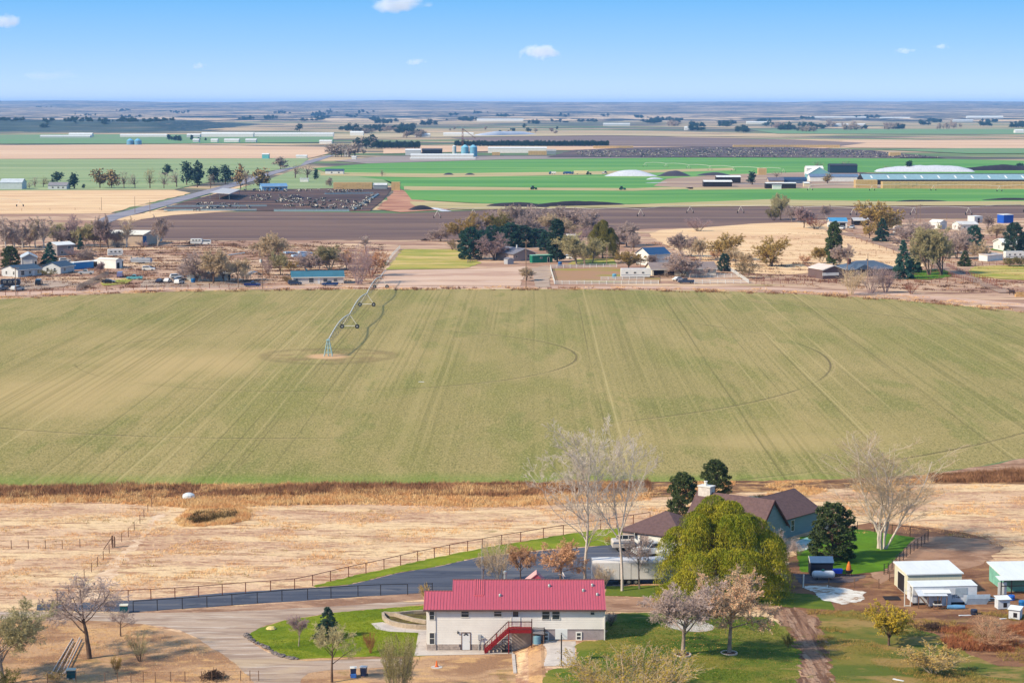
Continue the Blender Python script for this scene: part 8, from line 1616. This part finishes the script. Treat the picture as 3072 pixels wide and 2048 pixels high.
for px, py, top, w, lab, k, leaf in FT: far_tree(k, px, py, top, w, lab, leaf, 'trees of the far farms')
rr = random.Random(3)
def band(x0, x1, y0, y1, n, hm, hs, label, leafs, kinds, group):
    for k in range(n):
        px, py = rr.uniform(x0, x1), rr.uniform(y0, y1); s = S(py); h = rr.gauss(hm, hs); h = max(4, h)
        far_tree(rr.choice(kinds) + str(rr.randrange(3)), px, py, py - h * s, h * s * rr.uniform(.8, 1.5), label, rr.choice(leafs), group)
def wood(name, label, spots, leaf, kinds, zf=None):
    """a far wood or hedge that reads as one mass: one object"""
    for part in ('trunk', 'crown'):
        Vs, Fs, o_ = [], [], 0
        for (px, py, h, w) in spots:
            pw, parts = PROTO[kinds[len(Vs) % len(kinds)]]; me = dict(parts)[part]; p = G(px, py); nv = len(me.vertices)
            co = np.empty(nv * 3, np.float32); me.vertices.foreach_get('co', co); co = co.reshape(-1, 3).copy()
            lp = np.empty(len(me.loops), np.int32); me.loops.foreach_get('vertex_index', lp); k = len(me.polygons[0].vertices)
            t = rr.uniform(0, 6.28); c_, s_ = math.cos(t), math.sin(t); x, y = co[:, 0] * c_ - co[:, 1] * s_, co[:, 0] * s_ + co[:, 1] * c_
            zg = max(0.0, float(hill_h(np.array([p.x]), np.array([p.y]))[0])) if p.y > 6900 else 0.0; zg = float(zf(np.array([p.x]), np.array([p.y]))[0]) if zf else zg; Vs.append(np.stack([x * w / pw + p.x, y * w / pw + p.y, co[:, 2] * h + zg], 1)); Fs.append(lp.reshape(-1, k) + o_); o_ += nv
        if part == 'trunk': root = struct(link(name, npmesh(name, np.concatenate(Vs), np.concatenate(Fs)), LM['dark']), 'stuff'); root['label'] = label; root['category'] = 'wood'
        else: link('crown', npmesh('crown', np.concatenate(Vs), np.concatenate(Fs)), LM[leaf], root)
def spots(x0, x1, y0, y1, n, hm, hs):
    cs = [(rr.uniform(x0, x1), rr.uniform(y0, y1)) for _ in range(max(3, n // 9))]; out = []
    for _ in range(n):
        c = rr.choice(cs); out.append((c[0] + rr.gauss(0, 14), min(y1, max(y0, c[1] + rr.gauss(0, .8))), max(4, rr.gauss(hm, hs)), max(5, rr.gauss(hm * 1.4, hs))))
    return out
EV, BR = ['farcone', 'far'], ['farbare', 'far']
K0, K1, K2 = ['far0', 'far1', 'far2'], ['farcone0', 'farcone1', 'farcone2'], ['far0', 'farbare1', 'far2', 'farbare0']
band(990, 1100, 452, 472, 22, 12, 2, 'tree in the clump round the steep white house', ['farev', 'fargrey', 'fargrey'], ['far', 'farbare'], 'clump round the steep white house')
band(1070, 1130, 430, 450, 14, 13, 2, 'dark tree at the left end of the far hedge', ['farev', 'fargrey'], EV, 'left end of the far hedge')
wood('hedge', 'long dark conifer hedge left of the silos', [(1130 + k * 3.3, 447, 11 * rr.uniform(.85, 1.1), 5.5) for k in range(40)], 'farev', K1)
wood('hedge', 'long dark conifer hedge behind the silos', [(1366 + k * 4.2, 440, 9 * rr.uniform(.8, 1.1), 6) for k in range(110)], 'farev', K1)
wood('tree_row', 'dotted row of small round trees before the far white barns', [(762 + k * 4.7, 410, 5 * rr.uniform(.7, 1.1), 4.5) for k in range(46)], 'farev', K0)
wood('far_wood', 'dark wood left of the far silage cover', spots(1040, 1270, 386, 412, 80, 11, 3), 'farev', K0); wood('far_wood', 'grey trees mixed into the dark wood left of the far silage cover', spots(1040, 1270, 386, 414, 40, 11, 3), 'fargrey', K2)
band(1350, 1680, 384, 404, 18, 7, 2, 'small tree about the far silage cover', ['farev', 'fargrey'], ['far'], 'trees about the far silage cover')
wood('far_wood', 'dark trees of the right-hand far wood', spots(2000, 2480, 360, 398, 120, 11, 3), 'farev', K0); wood('far_wood', 'grey trees of the right-hand far wood', spots(2000, 2560, 372, 400, 60, 13, 3), 'fargrey', K2)
wood('far_wood', 'far band of trees at the right edge', spots(2480, 3150, 352, 388, 120, 10, 3), 'farev', K0); wood('far_wood', 'grey far band of trees at the right edge', spots(2520, 2900, 376, 390, 40, 11, 3), 'fargrey', K2)
wood('far_wood', 'far central band of trees under the hills', spots(1400, 2060, 352, 374, 130, 11, 3), 'farev', K0)
wood('far_wood', 'far band of trees left of centre under the hills', spots(900, 1450, 346, 376, 130, 11, 3), 'farev', K0)
wood('far_wood', 'far scattered trees above the bluff end', spots(300, 1000, 342, 366, 80, 11, 3), 'farev', K0)
wood('bluff_brush', 'dark trees and brush over the face of the left bluff', spots(-60, 500, 384, 398, 150, 7, 2), 'farev', K0, bluff_h)
wood('far_wood', 'scattered trees under the hills at the left', spots(-100, 500, 338, 362, 40, 10, 3), 'farev', K0)
band(500, 620, 420, 426, 9, 8, 1.5, 'small dark conifer by the row of far white sheds', ['farev'], ['farcone'], 'conifers by the far white sheds')
far_tree('far0', 898, 394, 370, 26, 'lone round dark tree on the far left plain', 'farev', None)
# far long white sheds
for k, (x0, x1, py, h, lab) in enumerate(((120, 270, 414, 5, 'far long white barn at the left, first'), (206, 276, 412, 8, 'far white barn at the left with a higher roof'), (360, 500, 412, 6, 'far long white barn at the left, second'), (560, 600, 413, 7, 'far dark-fronted arched barn'), (604, 760, 412, 9, 'far longest white barn'), (752, 1000, 411, 8, 'far white barn behind the dotted tree row'), (578, 596, 428, 6, 'small far white shed, first of four'), (632, 652, 428, 6, 'small far white shed, second of four'), (672, 716, 428, 6, 'small far white shed, third of four'), (736, 768, 428, 6, 'small far white shed, fourth of four'),
                                    (958, 995, 432, 6, 'far white house in the trees left of the clump'), (1050, 1090, 408, 9, 'far white mound-shaped barn'), (1244, 1290, 412, 7, 'far white barn below the dark wood'), (1330, 1420, 409, 7, 'far white barn left of the silage cover'), (1430, 1570, 365, 10, 'far thin white shed under the hills, centre'), (1810, 1890, 378, 8, 'far thin white shed under the hills, right of centre'), (2054, 2090, 391, 9, 'far white barn in the right-hand wood'), (2420, 2600, 357, 10, 'far long white shed under the right hills'), (2494, 2596, 380, 8, 'far cream barn row in the right wood'), (2640, 2730, 358, 9, 'far thin white shed near the right edge'), (2900, 3010, 358, 14, 'far blue-white factory shed at the right'), (2860, 2920, 366, 8, 'far white shed left of the factory'), (3046, 3072, 400, 8, 'far white barn cut by the right edge'), (2240, 2310, 372, 8, 'far white shed in the right-hand wood'))):
    far_box('barn', lab, x0, x1, py, 16, h * .7, h * .3, pgr if k % 3 == 0 else wht, roofw, cat='barn')
# clouds
cmat = bpy.data.materials.new('cloud'); cmat.use_nodes = True; nt = cmat.node_tree; nt.nodes.clear()
co = nt.nodes.new('ShaderNodeOutputMaterial'); cv = nt.nodes.new('ShaderNodeVolumePrincipled'); nt.links.new(cv.outputs[0], co.inputs['Volume'])
tc = nt.nodes.new('ShaderNodeTexCoord'); ln_ = nt.nodes.new('ShaderNodeVectorMath'); ln_.operation = 'LENGTH'; nt.links.new(tc.outputs['Object'], ln_.inputs[0])
oi = nt.nodes.new('ShaderNodeObjectInfo'); om = _math(nt, 'MULTIPLY', oi.outputs['Random'], 50.0); cx_ = nt.nodes.new('ShaderNodeCombineXYZ'); nt.links.new(om, cx_.inputs[0]); av = nt.nodes.new('ShaderNodeVectorMath'); nt.links.new(_map(nt, tc.outputs['Object'], (1.6, 1.0, .8)), av.inputs[0]); nt.links.new(cx_.outputs[0], av.inputs[1])
nz = _noise(nt, av.outputs[0], 1.7, 5.0, .6)
dn = _math(nt, 'SUBTRACT', _math(nt, 'ADD', _math(nt, 'MULTIPLY', nz, 1.5), -.25), ln_.outputs['Value'])
dens = _math(nt, 'MULTIPLY', _ramp(nt, dn, .0, .35), oi.outputs['Color'] if False else 1.0)
at = nt.nodes.new('ShaderNodeAttribute'); at.attribute_type = 'OBJECT'; at.attribute_name = 'density'
nt.links.new(_math(nt, 'MULTIPLY', dens, at.outputs['Fac']), cv.inputs['Density']); cv.inputs['Color'].default_value = (1, 1, 1, 1); cv.inputs['Anisotropy'].default_value = -.55
cme = None
for px, py, w, h, dz, lab in ((20, 64, 150, 62, .012, 'white cloud at the left edge of the sky'), (1190, 14, 220, 60, .012, 'white cloud at the top edge left of centre'), (1625, 158, 160, 56, .014, 'small bright cumulus right of centre'), (150, 226, 220, 40, .003, 'faint grey-blue cloud low at the left'), (600, 198, 50, 24, .004, 'tiny wisp left of centre'), (1245, 186, 80, 24, .0035, 'thin wisp left of the bright cumulus'), (2718, 154, 80, 26, .0035, 'left of two faint wisps at the right'), (2822, 140, 60, 24, .003, 'right of two faint wisps at the right')):
    D = 30000.0; p = VZ(px, py, D); s = D / FPX
    if cme is None:
        o = MB().lathe([(0, -1.0)] + [(math.cos(t), math.sin(t)) for t in np.linspace(-1.4, 1.4, 9)] + [(0, 1.0)], 20).build('cloud', cmat); cme = o.data
    else: o = link('cloud', cme)
    o.location = p; o.scale = (w * s * .75, 350, h * s * .75); o['density'] = dz * .6; tag(o, lab, 'cloud', 'clouds')
# ------------------------------------------------------------------ haze
hm = bpy.data.materials.new('haze'); hm.use_nodes = True; nt = hm.node_tree; nt.nodes.clear()
ho = nt.nodes.new('ShaderNodeOutputMaterial'); hv = nt.nodes.new('ShaderNodeVolumePrincipled'); nt.links.new(hv.outputs[0], ho.inputs['Volume'])
hv.inputs['Color'].default_value = (.20, .50, 1.0, 1); hv.inputs['Density'].default_value = 4.4e-5; hv.inputs['Anisotropy'].default_value = 0.0
hz = MB().box(-16500, 16500, -400, 25700, -6, 120).build('haze', hm); struct(hz, 'stuff')
